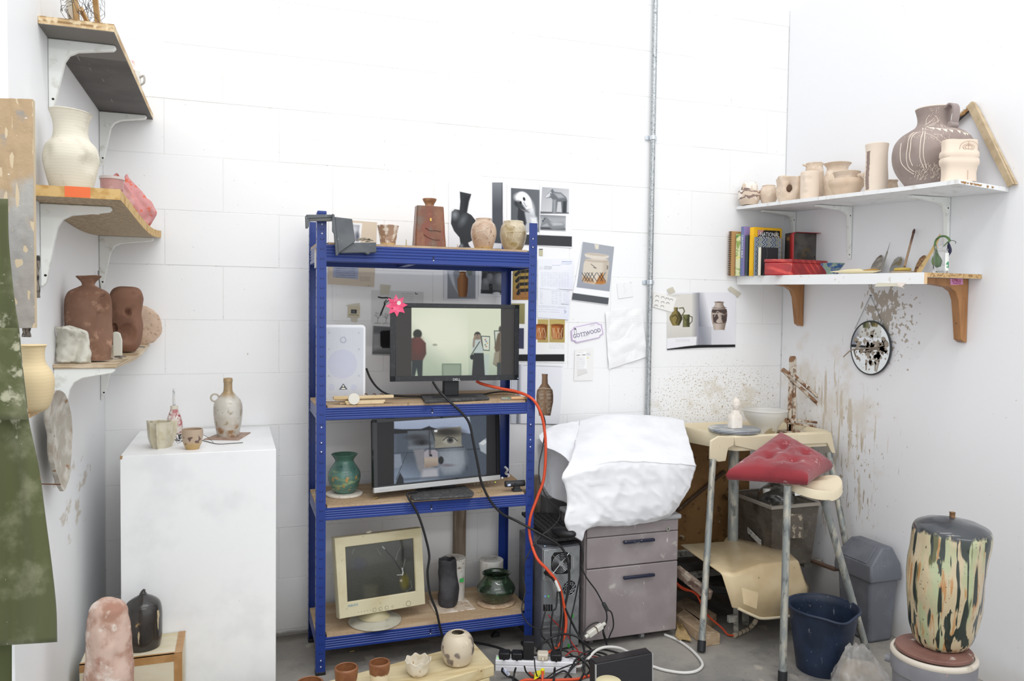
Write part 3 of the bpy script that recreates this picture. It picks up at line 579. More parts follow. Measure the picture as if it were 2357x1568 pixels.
# ================================================================ plinth and what stands on it
zp=0.925
a,b_=PZ(275,1052,zp),PZ(635,1033,zp);yf=(a.y+b_.y)/2
m_pl=M('white_plinth_paint','f1f2f3',0.5,layers=[('n','dcdee0',3,0.60,0.15,{'amt':0.5}),('n','c8c4bc',40,0.78,0.02)],bump=(60,0.03))
t=E('plinth','tall white painted plinth standing left of the blue rack','plinth',((a.x+b_.x)/2,(yf-0.02)/2,0))
G().bb((a.x,yf,0),(b_.x,-0.012,zp)).obj('body',m_pl,t,W=True,bevel=0.002)
G().box((a.x+0.0035,yf+0.002,zp-0.005),(0.0075,0.006,0.0112),Matrix.Rotation(0.15,3,'Y')).obj('chipped_corner',M('raw_wood_chip','a98a63',0.8),t,W=True,label='chipped corner of bare wood',smooth=0)
m_fac=M('pale_celadon','cfc8b4',0.35,layers=[('n','bfb598',14,0.55,0.12),('n','b39a55',30,0.70,0.03,{'box':[('Z',0.012,0.022,0.003)]}),('n','a58a70',90,0.76,0.02)])
P,out,k=lathe_px(369,1033,zp,[(19,1033),(26,1008),(28,985),(29,971)],sub=3)
t=E('cup','pale faceted ceramic cup at the front left of the white plinth','cup',P)
G().lathe(vessel(out,0.003),48,wob=lambda a_,h:0.94+0.06*(math.cos(4.5*((a_+0.3)%(2*PI/9)-PI/9))**-0.6)).obj('body',m_fac,t,smooth=28)
P,out,k=lathe_px(443,1036,zp,[(15,1036),(22,1018),(25,1000),(24.5,988)],sub=4)
t=E('cup','small beige cup with brown brushed shapes beside the faceted cup','cup',P)
G().lathe(vessel(out,0.003),44).obj('body',M('beige_brush_glaze','b5a08a',0.35,layers=[('g','b99b6a','Z',0.034,0.016,{'wob':0.008}),('n','6b544b',26,0.60,0.015,{'det':1,'box':[('Z',0.018,0.055,0.003)]}),('n','8a6a50',60,0.7,0.04)]),t)
P,out,k=lathe_px(400,1010,zp,[(16,1010),(20,990),(18,965),(10,945),(8.5,938)],sub=4);P.y+=0.085;P.x-=0.004;out=prof_at(P,zp,[(17,1006),(20,988),(18,968),(11,948),(8.5,942)],4)
t=E('squeeze_bottle','red and white squeeze bottle behind the faceted cup with a brush stuck in it','bottle',P)
G().lathe([(0.0005,0)]+out+[(0.0005,out[-1][1])],32).obj('body',M('paint_smeared_plastic','d8cfc8',0.45,layers=[('n','a6404a',24,0.58,0.05),('n','b96f72',16,0.55,0.1),('n','efeae4',40,0.62,0.05)]),t)
zt_=out[-1][1];z3=zat(P,934)-zp
G().lathe([(k*9,zt_),(k*9.5,zt_+0.001),(k*9,z3),(k*4,z3)],24).obj('collar',M('cream_cap','d9d2c2',0.5,layers=[('n','4b4744',30,0.66,0.04)]),t)
G().cyl((0,0,z3-0.01),(-k*1,0.0,zat(P,895)-zp),k*3.6,k*2.2,12).obj('nozzle',M('paint_spotted_white','dcdcd8',0.5,layers=[('n','8d96a8',60,0.6,0.05),('n','4d57a0',40,0.72,0.03)]),t,label='tall pale nozzle spotted with blue paint')
ztl=zp+0.0012
tl=[PZ(u,v,zp)for u,v in((468,1013),(549,1014.5),(577,997),(510,997))]
tag(G().prism([(p.x,p.y)for p in tl],(0,0,zp+0.0003),(1,0,0),(0,1,0),(0,0,1),0.003).obj('tile',M('brown_tile','9b8070',0.6,layers=[('n','b59d8d',20,0.55,0.1)]),W=True),'flat brown tile under the stoneware bottle','tile')
z0=zp+0.0036
P,out,k=lathe_px(525,1007,z0,[(25,1007),(31,975),(34,945),(31,925),(17,908),(11,900),(10,885),(10.5,879),(11,878),(10.5,871)],sub=4)
t=E('bottle','speckled stoneware bottle with a ring handle standing on a brown tile','bottle',P)
m_sb=M('speckled_ash_glaze','b9b0a2',0.3,layers=[('n','c9c4ba',9,0.5,0.15),('g','a98f6a','Z',0.15,0.175,{'wob':0.02}),('n','96876a',18,0.62,0.06),('n','9a7652',12,0.60,0.06,{'box':[('Z',-0.01,0.05,0.01)]}),('n','6d5f52',120,0.72,0.03),('r','2f3136',9,0.80,0.03,(-0.025,-0.045,0.105),(0.028,0.05,0.022)),('r','5e8377',12,0.78,0.05,(0.002,-0.04,0.125),(0.030,0.05,0.012)),('r','2f3136',9,0.82,0.03,(0.022,-0.045,0.112),(0.009,0.05,0.008))],coat=0.4,bump=(40,0.15))
G().lathe(vessel(out,0.004),48).obj('body',m_sb,t)
hz=zat(P,915)-z0;G().tube([(-k*30+k*9*math.cos(q_),0,hz+k*9*math.sin(q_))for q_ in np.linspace(-0.6,2*PI-1.4,14)],k*2.2,8,3).obj('handle',M('pale_glaze_loop','b5ad9f',0.3),t)
tw=[PZ(u,v,zp+0.002)for u,v in((559,1019),(530,1021),(500,1022),(470,1015),(440,1008),(415,1010))]
t=E('dry_twig','dried dark seed-head twig lying across the white plinth top','twig',tw[2])
mt=M('dry_stem','4b443c',0.8);G().tube(tw,0.0013,6).obj('stem',mt,t,W=True);G().tube([PZ(491,1019,zp+0.002),PZ(480,1008,zp+0.02),PZ(468,1001,zp+0.026)],0.0008,5).obj('side_stem',mt,t,W=True)
g=G();rr=random.Random(5)
for kx in range(60):
 u,v=rr.gauss(413,5),rr.gauss(1006,6);p=PZ(u,min(v,1021),zp+0.003+abs(rr.gauss(0,0.008)));g.sph(p,rr.uniform(0.0012,0.0028),6,4)
g.obj('seed_head',M('black_seeds','34322f',0.8),t,W=True,kind='stuff')
# ================================================================ floor group, left
zb_=0.30
c1,c2=PZ(428,1452,zb_),PZ(419,1502,zb_);xl=c2.x-0.30
t=E('plywood_box','pale plywood box with brown taped edges under the black gourd','box',((xl+c2.x)/2,(c1.y+c2.y)/2,0))
m_pbox=M('pale_birch_face','d6cdb6',0.6,layers=[('n','c6b893',5,0.55,0.15,{'st':(0.3,1,1)})]);m_tape=M('brown_parcel_tape','bb9060',0.35,layers=[('n','a67c4d',12,0.5,0.2)])
G().bb((xl,c2.y,0),(c2.x,min(c1.y,yf-0.004),zb_)).obj('body',m_pbox,t,W=True,bevel=0.002)
e=0.0006;w=0.027
for nm,A_,B_ in(('tape',(xl,c2.y-e,zb_-w),(c2.x+e,c2.y+0.002,zb_+e)),('tape',(xl,c2.y-e,zb_-0.002),(c2.x+e,c2.y+0.012,zb_+e)),('tape',(c2.x-w*0.9,c2.y-2*e,0.0),(c2.x+e,c2.y,zb_)),('tape',(c2.x-0.022,c2.y-e,zb_-0.002),(c2.x+2*e,min(c1.y,yf-0.004),zb_+2*e))):
 G().bb(A_,B_).obj(nm,m_tape,t,W=True,smooth=0)
P,out,k=lathe_px(330,1501,zb_+0.001,[(38,1501),(44,1470),(45,1430),(43,1400),(38,1382),(26,1370),(10,1366),(5,1360),(3.5,1357)],sub=5);zq=zb_+0.001
out=prof_at(P,zq,[(40,1488),(44,1465),(45,1430),(44,1405),(39,1388),(26,1377),(9,1368),(5,1362),(3.5,1357)],5)
t=E('gourd_form','glossy black gourd shaped ceramic with a pointed top and pale runs','ceramic',P)
m_blk=M('black_drip_glaze','2a2725',0.28,layers=[('n','3a3633',6,0.55,0.15),('r','b8a888',26,0.74,0.03,(-0.008,-0.068,0.055),(0.006,0.03,0.07),{'st':(1,1,0.3),'k':0.5}),('r','b8a888',26,0.76,0.03,(0.050,-0.046,0.085),(0.006,0.03,0.07),{'st':(1,1,0.3),'k':0.5}),('r','9b7f57',30,0.78,0.04,(-0.012,-0.068,0.10),(0.02,0.03,0.03))],coat=0.5)
G().lathe([(0.0005,0)]+[(r,h)for r,h in out if h<out[-1][1]-0.014]+[(k*9,out[-1][1]-0.013),(0.0005,out[-1][1]-0.010)],48).jit(0.002,14,2).obj('body',m_blk,t,smooth=60)
tz=out[-1][1];G().tube([(0,0,tz-0.016),(0.001,0,tz-0.008),(0.004,-0.001,tz)],lambda f:k*(9-6*f),10).obj('stalk',m_blk,t)
P=PY(250,1500,-1.06);P.z=0;z=0.0
pf=[(66,1790),(63,1700),(60,1600),(57,1540),(53,1480),(50,1440),(47,1415),(40,1396),(22,1383),(1,1381)]
out=prof_at(P,0.0,pf,6);k=mpp((P.x,P.y,0.4))
g=G().lathe([(0.0005,0)]+out,96,ell=(1,0.85),cap=(False,False))
def figure(p):
 a_=math.atan2(p.y,p.x);z_=p.z
 f=1.0-0.10*math.exp(-((a_+1.0)/0.16)**2)*min(1,max(0,(0.50-z_)/0.05))-0.08*math.exp(-((a_+2.35)/0.2)**2)*min(1,max(0,(0.46-z_)/0.05))
 f+=0.06*math.exp(-((a_+1.7)/0.45)**2)*math.exp(-((z_-0.435)/0.04)**2)-0.05*math.exp(-((a_+1.7)/0.5)**2)*math.exp(-((z_-0.375)/0.02)**2)
 return Vector((p.x*f,p.y*f,p.z))
g.v=[figure(p)for p in g.v];g.jit(0.006,14,5);g.jit(0.0025,45,8);mn=min(p.z for p in g.v);g.v=[p-Vector((0,0,mn))for p in g.v]
t=E('clay_figure','tall lumpy pink clay figure with a bowed head, brushed with white slip','sculpture',P)
g.obj('body',M('pink_slip_clay','a9826f',0.8,layers=[('n','a47968',4,0.55,0.12),('n','cdb2a3',6,0.52,0.10,{'det':8}),('n','ddcec3',9,0.60,0.06,{'det':8})],bump=(40,0.3)),t,smooth=70)
# ================================================================ blue boltless rack
RX,RY,RD,RW,RH=0.8937,-0.4295,0.3617,0.90,1.80
m_blue=M('blue_enamel','1f3a86',0.35,coat=0.15,layers=[('n','1a3277',3,0.6,0.2),('n','a9b0c2',90,0.80,0.02,{'det':2})])
m_bslot=M('blue_slot_shade','0f1c46',0.5)
m_chip=M('chipboard','b39a7c',0.75,layers=[('n','a68a6a',60,0.55,0.1),('n','c2ac8f',8,0.58,0.12,{'st':(0.3,1,1)})])
m_rub=M('black_plastic','232427',0.5);m_boltw=M('white_gap','d9d9dc',0.5)
rack=E('shelving_rack','tall blue metal boltless rack with four chipboard shelves','rack',(RX+RW/2,RY+RD/2,0))
def post(x,y,sx,sy):
 w,t=0.036,0.0018
 poly=[(0,0),(w*sx,0),(w*sx,t*sy),(t*sx,t*sy),(t*sx,w*sy),(0,w*sy)]
 o=G().prism(poly,(x,y,0.004),(1,0,0),(0,1,0),(0,0,1),RH-0.004).obj('post',m_blue,rack,W=True,smooth=0)
 g=G();h=G();z=0.05;front=sy>0
 while z<RH-0.03:
  cx=x+0.019*sx
  for(a,b)in(((-0.0065,-0.004),(0.0065,-0.0025)),((-0.0065,-0.004),(-0.005,0.0035)),((0.005,-0.004),(0.0065,0.0035))):
   g.bb((cx+a[0],y-0.0005*sy,z+a[1]),(cx+b[0],y+0.0004*sy,z+b[1]))
  g.bb((x-0.0005*sx,y+0.019*sy-0.0065,z-0.004),(x+0.0004*sx,y+0.019*sy+0.0065,z+0.0035));z+=0.0375
 g.obj('slots',m_bslot,o,W=True,smooth=0,kind='stuff')
 for z in((1.755,1.72)if sx>0 else(1.735,1.70))+((0.975,0.915,0.88,0.06,0.035)if sx>0 else(0.955,0.89,0.86)):
  h.cyl((x+0.019*sx,y-0.0006*sy,z),(x+0.019*sx,y+0.0004*sy,z),0.0028,n=10)
 h.obj('holes',m_boltw,o,W=True,smooth=0,kind='stuff')
 G().bb((x-0.001*sx,y-0.001*sy,0.0),(x+0.038*sx,y+0.038*sy,0.014)).obj('foot_cap',m_rub,o,W=True,bevel=0.002)
 if sx>0 and sy>0:G().bb((x+0.002,y-0.001,RH-0.006),(x+0.036,y+0.03,RH+0.006)).obj('top_cap',m_blue,o,W=True,bevel=0.002)
 return o
post(RX,RY,1,1);post(RX+RW,RY,-1,1);post(RX,RY+RD,1,-1);post(RX+RW,RY+RD,-1,-1)
LV=[(1.612,1.681),(0.999,1.050),(0.607,0.659),(0.094,0.148)]
def beam(a,b,z0,z1,nrm,ribs=True):
 a=Vector(a);b=Vector(b);d=(b-a).normalized();n=Vector(nrm);L=(b-a).length;H=z1-z0
 prof=[(0.010,0),(0.0,0.004)];
 if ribs:
  for i in range(4):
   zc=H*(0.30+0.17*i);prof+=[(0.0,zc-0.0035),(0.0022,zc-0.0008),(0.0022,zc+0.0008),(0.0,zc+0.0035)]
 prof+=[(0.0,H-0.004),(0.010,H),(0.0118,H),(0.0118,0)]
 return G().prism(prof,a+Vector((0,0,z0)),-n,(0,0,1),d,L).obj('beam',m_blue,rack,W=True,smooth=20)
for i,(z0,z1)in enumerate(LV):
 f=beam((RX+0.036,RY+0.0002,0),(RX+RW-0.036,RY+0.0002,0),z0,z1,(0,-1,0))
 cx=RX+RW*0.5+0.006;G().bb((cx-0.003,RY-0.0006,z0+0.017),(cx+0.003,RY+0.001,z0+0.036)).obj('keyhole',m_bslot,f,W=True,smooth=0)
 G().bb((cx-0.0025,RY-0.0009,z0+0.017),(cx+0.0025,RY-0.0002,z0+0.0205)).obj('keyhole_glint',m_boltw,f,W=True,smooth=0)
 beam((RX+0.036,RY+RD,0),(RX+RW-0.036,RY+RD,0),z0,z1,(0,1,0));zo=0.0
 beam((RX+0.0022,RY+0.036,0),(RX+0.0022,RY+RD-0.036,0),z0,z1,(-1,0,0));beam((RX+RW-0.0022,RY+0.036,0),(RX+RW-0.0022,RY+RD-0.036,0),z0,z1,(1,0,0))
 zb0=z1-0.006;n1,n2=0.0385,0.004;x0,x1,y0,y1=RX+n2,RX+RW-n2,RY+n2+0.002,RY+RD-n2-0.002
 pl_=[(x0+n1,y0),(x1-n1,y0),(x1-n1,y0+n1),(x1,y0+n1),(x1,y1-n1),(x1-n1,y1-n1),(x1-n1,y1),(x0+n1,y1),(x0+n1,y1-n1),(x0,y1-n1),(x0,y0+n1),(x0+n1,y0+n1)]
 G().prism(pl_,(0,0,zb0),(1,0,0),(0,1,0),(0,0,1),0.0125).obj('shelf_board',m_chip,rack,W=True,smooth=0)
 if i==0:G().bb((RX+0.38,RY+0.02,z0+0.006),(RX+0.41,RY+RD-0.02,z0+0.03)).obj('cross_bar',m_blue,rack,W=True,bevel=0.001)
q=[PX(u,v,RX-0.0005)for u,v in((719.5,569),(725.5,562),(725.5,594),(719.5,603))]
G().bb((RX-0.0012,RY+0.03,1.59),(RX-0.0002,RY+0.085,1.665)).obj('sticker',M('white_sticker','e9e6df',0.6,layers=[('g','d3b58c','Z',1.655-0.004-0.006,1.66),('w','9aa0ad',60,0.75,0.08,{'dir':'Z','dist':0.3,'amt':0.6})]),rack,W=True,smooth=0,label='white printed sticker')
ZR=[z1+0.007 for _,z1 in LV]
# ================================================================ on top of the rack
z=ZR[0]
m_gp=M('grey_abs','53575b',0.5,layers=[('n','63676a',4,0.55,0.15),('v','e2e2e0',150,0.16,{'gate':0.62})])
yc=RY-0.034
def pyb(pts,y,d,name,par,mat=m_gp,bevel=0.0015,dirv=(0,1,0)):
 P=[PY(u,v,y)for u,v in pts];return G().prism([(p.x,p.z)for p in P],(0,y,0),(1,0,0),(0,0,1),dirv,d).obj(name,mat,par,W=True,bevel=bevel)
t=E('bar_clamp','dark grey plastic clamp device hooked over the left rack post','clamp',(PY(780,600,yc).x,yc+0.02,PY(780,588,yc).z))
pyb([(705,494),(769,494),(769,500),(708,503)],yc,0.03,'bar',t)
pyb([(712,500),(766,500),(764,509),(712,509)],yc+0.004,0.016,'ratchet',t,M('ratchet_grey','7d7f7c',0.5,layers=[('w','3c3e40',130,0.55,0.1,{'dir':'DIAGONAL','dist':0})]))
pyb([(703,497),(713,497),(711,521),(709,525),(704,525)],yc+0.002,0.026,'hook_jaw',t)
pyb([(765,492),(770,494),(779,585),(776,589),(773,588),(769,538),(765,532)],yc-0.014,0.014,'spine',t)
pyb([(770,499),(811,504),(818,556),(784,580),(778,586)],yc-0.008,0.012,'jaw_plate',t,bevel=0.003)
pyb([(783,549),(797,559),(866,558),(867,581),(852,582),(850,586),(845,586),(841,582),(782,583)],yc+0.002,0.028,'jaw_foot',t,bevel=0.003)
g=G();R=random.Random(9)
for k in range(7):
 u,v=826+k*4.5,556-R.uniform(0,7);p=PY(u,v,yc+0.016);g.box(p,(0.022,0.012,0.004),Matrix.Rotation(R.uniform(-0.4,0.4),3,'Y')@Matrix.Rotation(R.uniform(-1,1),3,'Z'))
tag(g.jit(0.003,80).obj('dry_bark',M('dry_bark','9b917f',0.9,layers=[('n','5f584c',50,0.6,0.05)]),W=True,bevel=0.001),'curled dry bark scraps lying on the foot of the grey clamp','bark')
def rackpot(name,label,u,vb,yy,prof,mat,level=0,wall=0.004,open_=True,cat='vessel',**k):
 zz=ZR[level]+0.0006;P=PY(u,vb,yy);P.z=zz;return pot_thing(name,label,P,prof,mat,zz,wall,open_,cat=cat,**k),P
m_runny=M('rust_white_glaze','9a7a62',0.35,layers=[('n','d6cabb',18,0.52,0.06,{'det':6}),('n','7d4a2e',16,0.62,0.05,{'st':(1,1,0.4)}),('g','c4a67c','Z',0.014,0.010,{'wob':0.006})],coat=0.4,bump=(40,0.3))
rackpot('cup','rust and white glazed tapering cup right of the grey clamp',893,563,-0.33,[(17,566),(19,553),(22,535),(25,520)],m_runny,sub=3)
P=PY(935,563,-0.38);P.z=z+0.0006;t=E('standing_screw','small brass screw standing on its head beside the tapering cup','screw',P);m_brass=M('brass','b39a5a',0.3,0.9)
G().cyl((0,0,0),(0,0,0.003),0.006,0.004,12).obj('head',m_brass,t);G().cyl((0,0,0.003),(0,0,0.026),0.0018,0.0012,8).obj('shank',m_brass,t)
m_rust=M('rust_slab_glaze','6f432d',0.4,layers=[('n','84553a',7,0.52,0.12),('n','6d5a4c',5,0.60,0.08),('n','7a3f2a',14,0.58,0.08,{'st':(1,1,0.3)}),('n','b98e6a',60,0.70,0.04)],coat=0.35,bump=(25,0.3))
yv=-0.34;zz=z+0.0006
q=[PY(955,568,yv),PY(1027,570,yv),PY(1025,476,yv),PY(963,472,yv)];bx=(q[0].x+q[1].x)/2;H=q[3].z-zz-0.001
t=E('slab_vase','square shouldered rust brown slab vase with a flared round neck','vase',(bx,yv+0.03,zz))
w0,w1=(q[1].x-q[0].x)/2,(q[2].x-q[3].x)/2
g=G();rows=[]
for f in np.linspace(0,1,9):
 w=w0+(w1-w0)*f;d=(0.033-0.006*f);c=0.006;pts=[(-w+c,-d),(0,-d-0.001),(w-c,-d),(w,-d+c),(w,d-c),(w-c,d),(-w+c,d),(-w,d-c),(-w,-d+c)]
 rows.append([Vector((x,y,H*f))for x,y in pts])
g.grid(rows,close_u=True);g.add(rows[0],[tuple(range(9))]);g.add(rows[-1],[tuple(range(9))]);g.jit(0.0015,25,3);mn=min(p.z for p in g.v);g.v=[p-Vector((0,0,mn))for p in g.v]
b=g.obj('body',m_rust,t,smooth=30,bevel=0.002)
k=mpp(t.location);G().lathe(vessel(smoothprof([(k*12,H-0.002),(k*10,H+0.005),(k*11.5,H+0.014),(k*15,H+0.024),(k*16.5,H+0.032)],4),0.003,H),32,c=(k*0.5,0,0)).obj('neck',M('rust_neck_glaze','8a5f43',0.4,layers=[('n','a57c5c',14,0.52,0.1)]),t)
fy=-0.0345;m_inc=M('incised_line','4f2a1c',0.6)
L=lambda pts:[Vector((PY(u,v,yv).x-bx,fy+0.001,PY(u,v,yv).z-zz))for u,v in pts]
g=G();g.tube(L([(979,525),(990,531),(1002,531),(1015,534)]),0.0011,6);g.tube(L([(975,540),(985,547),(998,552),(1012,553)]),0.0011,6);g.obj('incised_mouth',m_inc,b,label='dark incised curved lines')
G().box(L([(991,506)])[0],(0.008,0.003,0.013)).jit(0.001,200).obj('yellow_fleck',M('yellow_glaze','d8b45a',0.3),b,bevel=0.001)
m_pk=M('pinkish_glaze','b3977f',0.3,layers=[('n','c6ae98',8,0.52,0.12),('g','c0a06f','Z',0.014,0.009,{'wob':0.004}),('n','8f6f5a',30,0.64,0.05),('n','d8ccbd',13,0.66,0.04)],coat=0.5,bump=(20,0.15))
t,P=rackpot('pot','shiny pinkish brown rounded pot standing left of the beige figure pot',1113,571,-0.345,[(20,573),(24,562),(29,545),(29.5,532),(26,518),(20,511),(18.5,505),(19,504)],m_pk,sub=4)
def incise(t,P,lines,mat,r=0.0012):
 g=G();k=mpp(P)
 for ln in lines:
  pts=[]
  for u,v,rr in ln:
   dx=(u-pix(P)[0]);rr_=rr+0.5;s=max(-0.98,min(0.98,dx/rr_));a=math.asin(s);rd=Vector((FWD.y,-FWD.x,0));pts.append(rd*(rr_*k*math.sin(a))-FWD*(rr_*k*math.cos(a))+Vector((0,0,zat(P,v)-P.z)))
  g.tube(pts,r,6,4)
 return g.obj('incised_lines',mat,t)
incise(t,P,[[(1086,537,29.5),(1100,536,29.5),(1111,534,29.5),(1120,528,29),(1128,522,27)],[(1111,535,29.5),(1119,543,29),(1126,551,28)],[(1127,527,28.5),(1125,540,29),(1124,546,28.6)],[(1097,555,27),(1102,551,28),(1104,551,28)]],M('pale_incision','d9cbb8',0.4))
m_bg=M('beige_figure_glaze','b3a284',0.35,layers=[('n','c4b79d',9,0.52,0.12),('n','97814f',10,0.60,0.08),('n','8c7660',60,0.70,0.04)],coat=0.4,bump=(25,0.3))
t,P=rackpot('pot','beige rounded pot with a relief stick figure near the right rack post',1181,573,-0.35,[(19,575),(25,566),(30,548),(30.5,536),(28,522),(24,516),(23,510)],m_bg,sub=4)
incise(t,P,[[(1160,538,30.5),(1172,537,30.5),(1182,536,30.5),(1196,536,30.5),(1203,535,30)],[(1182,530,30),(1182,552,29.5)],[(1182,552,29.5),(1174,562,27)],[(1182,552,29.5),(1195,562,26)],[(1163,539,30.5),(1166,549,30)],[(1200,537,30.5),(1193,550,30)],[(1182,530,30),(1179,527,29.5),(1182,524,29),(1185,527,29.5),(1182,530,30)]],M('relief_clay','cdbd9b',0.4),0.0014)
P=PY(1053,570,-0.36);P.z=zz;tag(G().lathe([(0.0045,0),(0.003,0.004),(0.0018,0.012),(0.0004,0.018)],10,P).obj('clay_tip',M('tan_clay','b99a78',0.7),W=True),'tiny tan clay cone on the rack top between slab vase and pink pot','ornament')
# ================================================================ second shelf: speaker, monitor, wooden toy
z=ZR[1]+0.0006
m_spk=M('white_abs','e6e7ea',0.45);m_grl=M('speaker_grille','d9dbe0',0.5)
ys=-0.30;a,b=PY(744,918,ys),PY(842,748,ys);W_,H_=b.x-a.x,b.z-z
t=E('loudspeaker','white box loudspeaker with a mesh grille at the left of the second shelf','speaker',((a.x+b.x)/2,ys+0.085,z))
def rrect(w,h,r,n=6):
 o=[]
 for cx,cy,a0 in((w/2-r,h-r,0),(-w/2+r,h-r,PI/2),(-w/2+r,r,PI),(w/2-r,r,1.5*PI)):
  o+=[(cx+r*math.cos(a0+PI/2*i/n),cy+r*math.sin(a0+PI/2*i/n))for i in range(n+1)]
 return o
G().prism(rrect(W_,H_,0.016),(0,-0.085,0),(1,0,0),(0,0,1),(0,1,0),0.16).obj('cabinet',m_spk,t,bevel=0.003)
gr=G().prism([(x,y+0.009)for x,y in rrect(W_-0.018,H_-0.018,0.010)],(0,-0.0875,0),(1,0,0),(0,0,1),(0,1,0),0.003).obj('grille',m_grl,t,smooth=0)
g=G();n1,n2=36,62
for i in range(1,n1):x=-W_/2+0.010+(W_-0.020)*i/n1;g.bb((x-0.00045,-0.0882,0.011),(x+0.00045,-0.0873,H_-0.011))
for j in range(1,n2):y=0.011+(H_-0.022)*j/n2;g.bb((-W_/2+0.010,-0.0884,y-0.00045),(W_/2-0.010,-0.0873,y+0.00045))
g.obj('grille_mesh',M('white_mesh','c9ccd2',0.5),gr,smooth=0,kind='stuff')
sp=lambda u,v:(PY(u,v,ys).x-(a.x+b.x)/2,PY(u,v,ys).z-z)
cx_,cz_=sp(790,782);g=G()
for k in range(10):g.lathe([(0.0022,0),(0.0022,0.0012)],8,(cx_+0.011*math.cos(k*PI/5),-0.0887,cz_+0.011*math.sin(k*PI/5)),R=Matrix.Rotation(PI/2,3,'X'))
g.obj('tweeter_ring',M('lilac_grey','a9abc0',0.5),gr,smooth=0)
cx_,cz_=sp(788,838);G().lathe([(0.0585,-0.0004),(0.0585,0.0002)],40,(cx_,-0.0878,cz_),R=Matrix.Rotation(PI/2,3,'X')).obj('woofer',M('lilac_cone','c3c4d8',0.5),gr,smooth=0)
for u in(763,814):cx_,cz_=sp(u,892);G().lathe([(0.0125,-0.0004),(0.0125,0.0002)],24,(cx_,-0.0878,cz_),R=Matrix.Rotation(PI/2,3,'X')).obj('port',M('lilac_cone','c3c4d8',0.5),gr,smooth=0)
cx_,cz_=sp(790,890);e_=G().prism([(-0.0165,-0.011),(0.0165,-0.011),(0,0.013)],(cx_,-0.0895,cz_),(1,0,0),(0,0,1),(0,1,0),0.002).obj('emblem',M('emblem_grey','5d6069',0.4,0.3),t,smooth=0,label='grey triangular emblem with a pale figure')
m_em=M('emblem_pale','e9e6d2',0.4);g=G();g.sph((cx_-0.0005,-0.0898,cz_+0.002),(0.0028,0.0008,0.0042),12,8);g.prism([(-0.010,-0.0095),(0.010,-0.0095),(0.005,-0.0055),(0,-0.0045),(-0.005,-0.0055)],(cx_,-0.0899,cz_),(1,0,0),(0,0,1),(0,1,0),0.001);g.obj('emblem_figure',m_em,e_,smooth=0)
for u,v in((758,765),(826,766),(757,804),(826,804),(757,865),(826,865)):x,y=sp(u,v);G().lathe([(0.0035,0),(0.0035,0.0008)],10,(x,-0.0884,y),R=Matrix.Rotation(PI/2,3,'X')).obj('screw',M('grey_screw','b9bbc0',0.4,0.3),t,smooth=0)
m_lw=M('pale_balsa','d9c4a0',0.65,layers=[('n','c4a878',12,0.55,0.1,{'st':(0.2,1,1)}),('n','8d7555',40,0.70,0.04,{'st':(0.3,1,1)})])
yt=-0.400;t=E('slat_bundle','bundle of pale wood slats with a white round disc lying before the speaker','wood',(PY(835,930,yt).x,yt+0.01,z))
for i,(u0,v0,u1,v1,hh,yy)in enumerate(((767,916,905,912,0.011,yt+0.006),(794,925,885,922,0.008,yt),(796,932,882,929,0.008,yt),(781,928,800,934,0.006,yt+0.02),(771,920,860,920,0.007,yt+0.02))):
 p,q=PY(u0,v0,yy),PY(u1,v1,yy);p.z=max(p.z,z+hh/2+0.0005);q.z=max(q.z,z+hh/2+0.0005);d=q-p
 G().box((p+q)/2,(d.length,0.026,hh),d.to_track_quat('X','Z').to_matrix()).obj('slat',m_lw,t,W=True,bevel=0.0008)
p=PY(814.5,920,yt-0.014);p.z=max(p.z,z+0.0225)
G().cyl(p+Vector((0,-0.006,0)),p+Vector((0,0.006,0)),0.0220,n=36).obj('disc',M('birch_disc','dfdbd0',0.6,layers=[('n','c9b98f',40,0.64,0.05),('n','6f6552',70,0.75,0.03)]),t,W=True,bevel=0.001)
for u in(842,861,878):p=PY(u,909,yt+0.006);G().tube([p+Vector((-0.006,-0.004,0.002)),p+Vector((0,-0.006,0.006)),p+Vector((0.005,-0.012,0.001))],0.0017,6).obj('wire_loop',M('rusty_nail','6d4a34',0.7),t,W=True)
def brass_nail(u,v,level,lab):
 P=PZ(u,v,ZR[level]+0.0006);t=E('nail',lab,'nail',P);G().cyl((0,0,0),(0,0,0.0015),0.0035,n=10).obj('head',m_brass,t);G().cyl((0,0,0.0015),(0.0005,0,0.022),0.0012,0.0004,8).obj('shank',m_brass,t)
brass_nail(940,929,1,'small brass nail standing up on the second shelf right of the slat bundle');brass_nail(1146,924,1,'small brass nail standing beside the chisel on the second shelf')
# ---- wide black monitor
ym=-0.325;m_bez=M('black_bezel','2b2d30',0.45,layers=[('n','3a3c3f',30,0.62,0.1)])
mq=[PY(901,697,ym),PY(1196.5,702,ym-0.012),PY(1195,875,ym-0.012),PY(899,879,ym)]
t=E('monitor','wide black monitor showing people in a white gallery, on the second shelf','monitor',((mq[0].x+mq[1].x)/2,ym+0.06,z))
ux=(mq[1]-mq[0]);Wm=ux.length;ux.normalize();uz=Vector((0,0,1));un=uz.cross(ux).normalized()
O=mq[3].copy();Hm=(mq[0]-mq[3]).length
def mp(fx,fz,d=0.0):return O+ux*(Wm*fx)+uz*(Hm*fz)+un*d
bz=0.0165
def frame_bar(x0,x1,z0_,z1_,nm='bezel'):
 return G().prism([(x0,z0_),(x1,z0_),(x1,z1_),(x0,z1_)],O,ux,uz,un,0.02)
g=frame_bar(0,Wm,Hm-bz,Hm);g2=frame_bar(0,Wm,0,bz*1.35);g3=frame_bar(0,bz*1.2,0,Hm);g4=frame_bar(Wm-bz*1.2,Wm,0,Hm)
for k_ in(g2,g3,g4):g.add(k_.v,k_.f)
g.obj('bezel',m_bez,t,W=True,smooth=0)
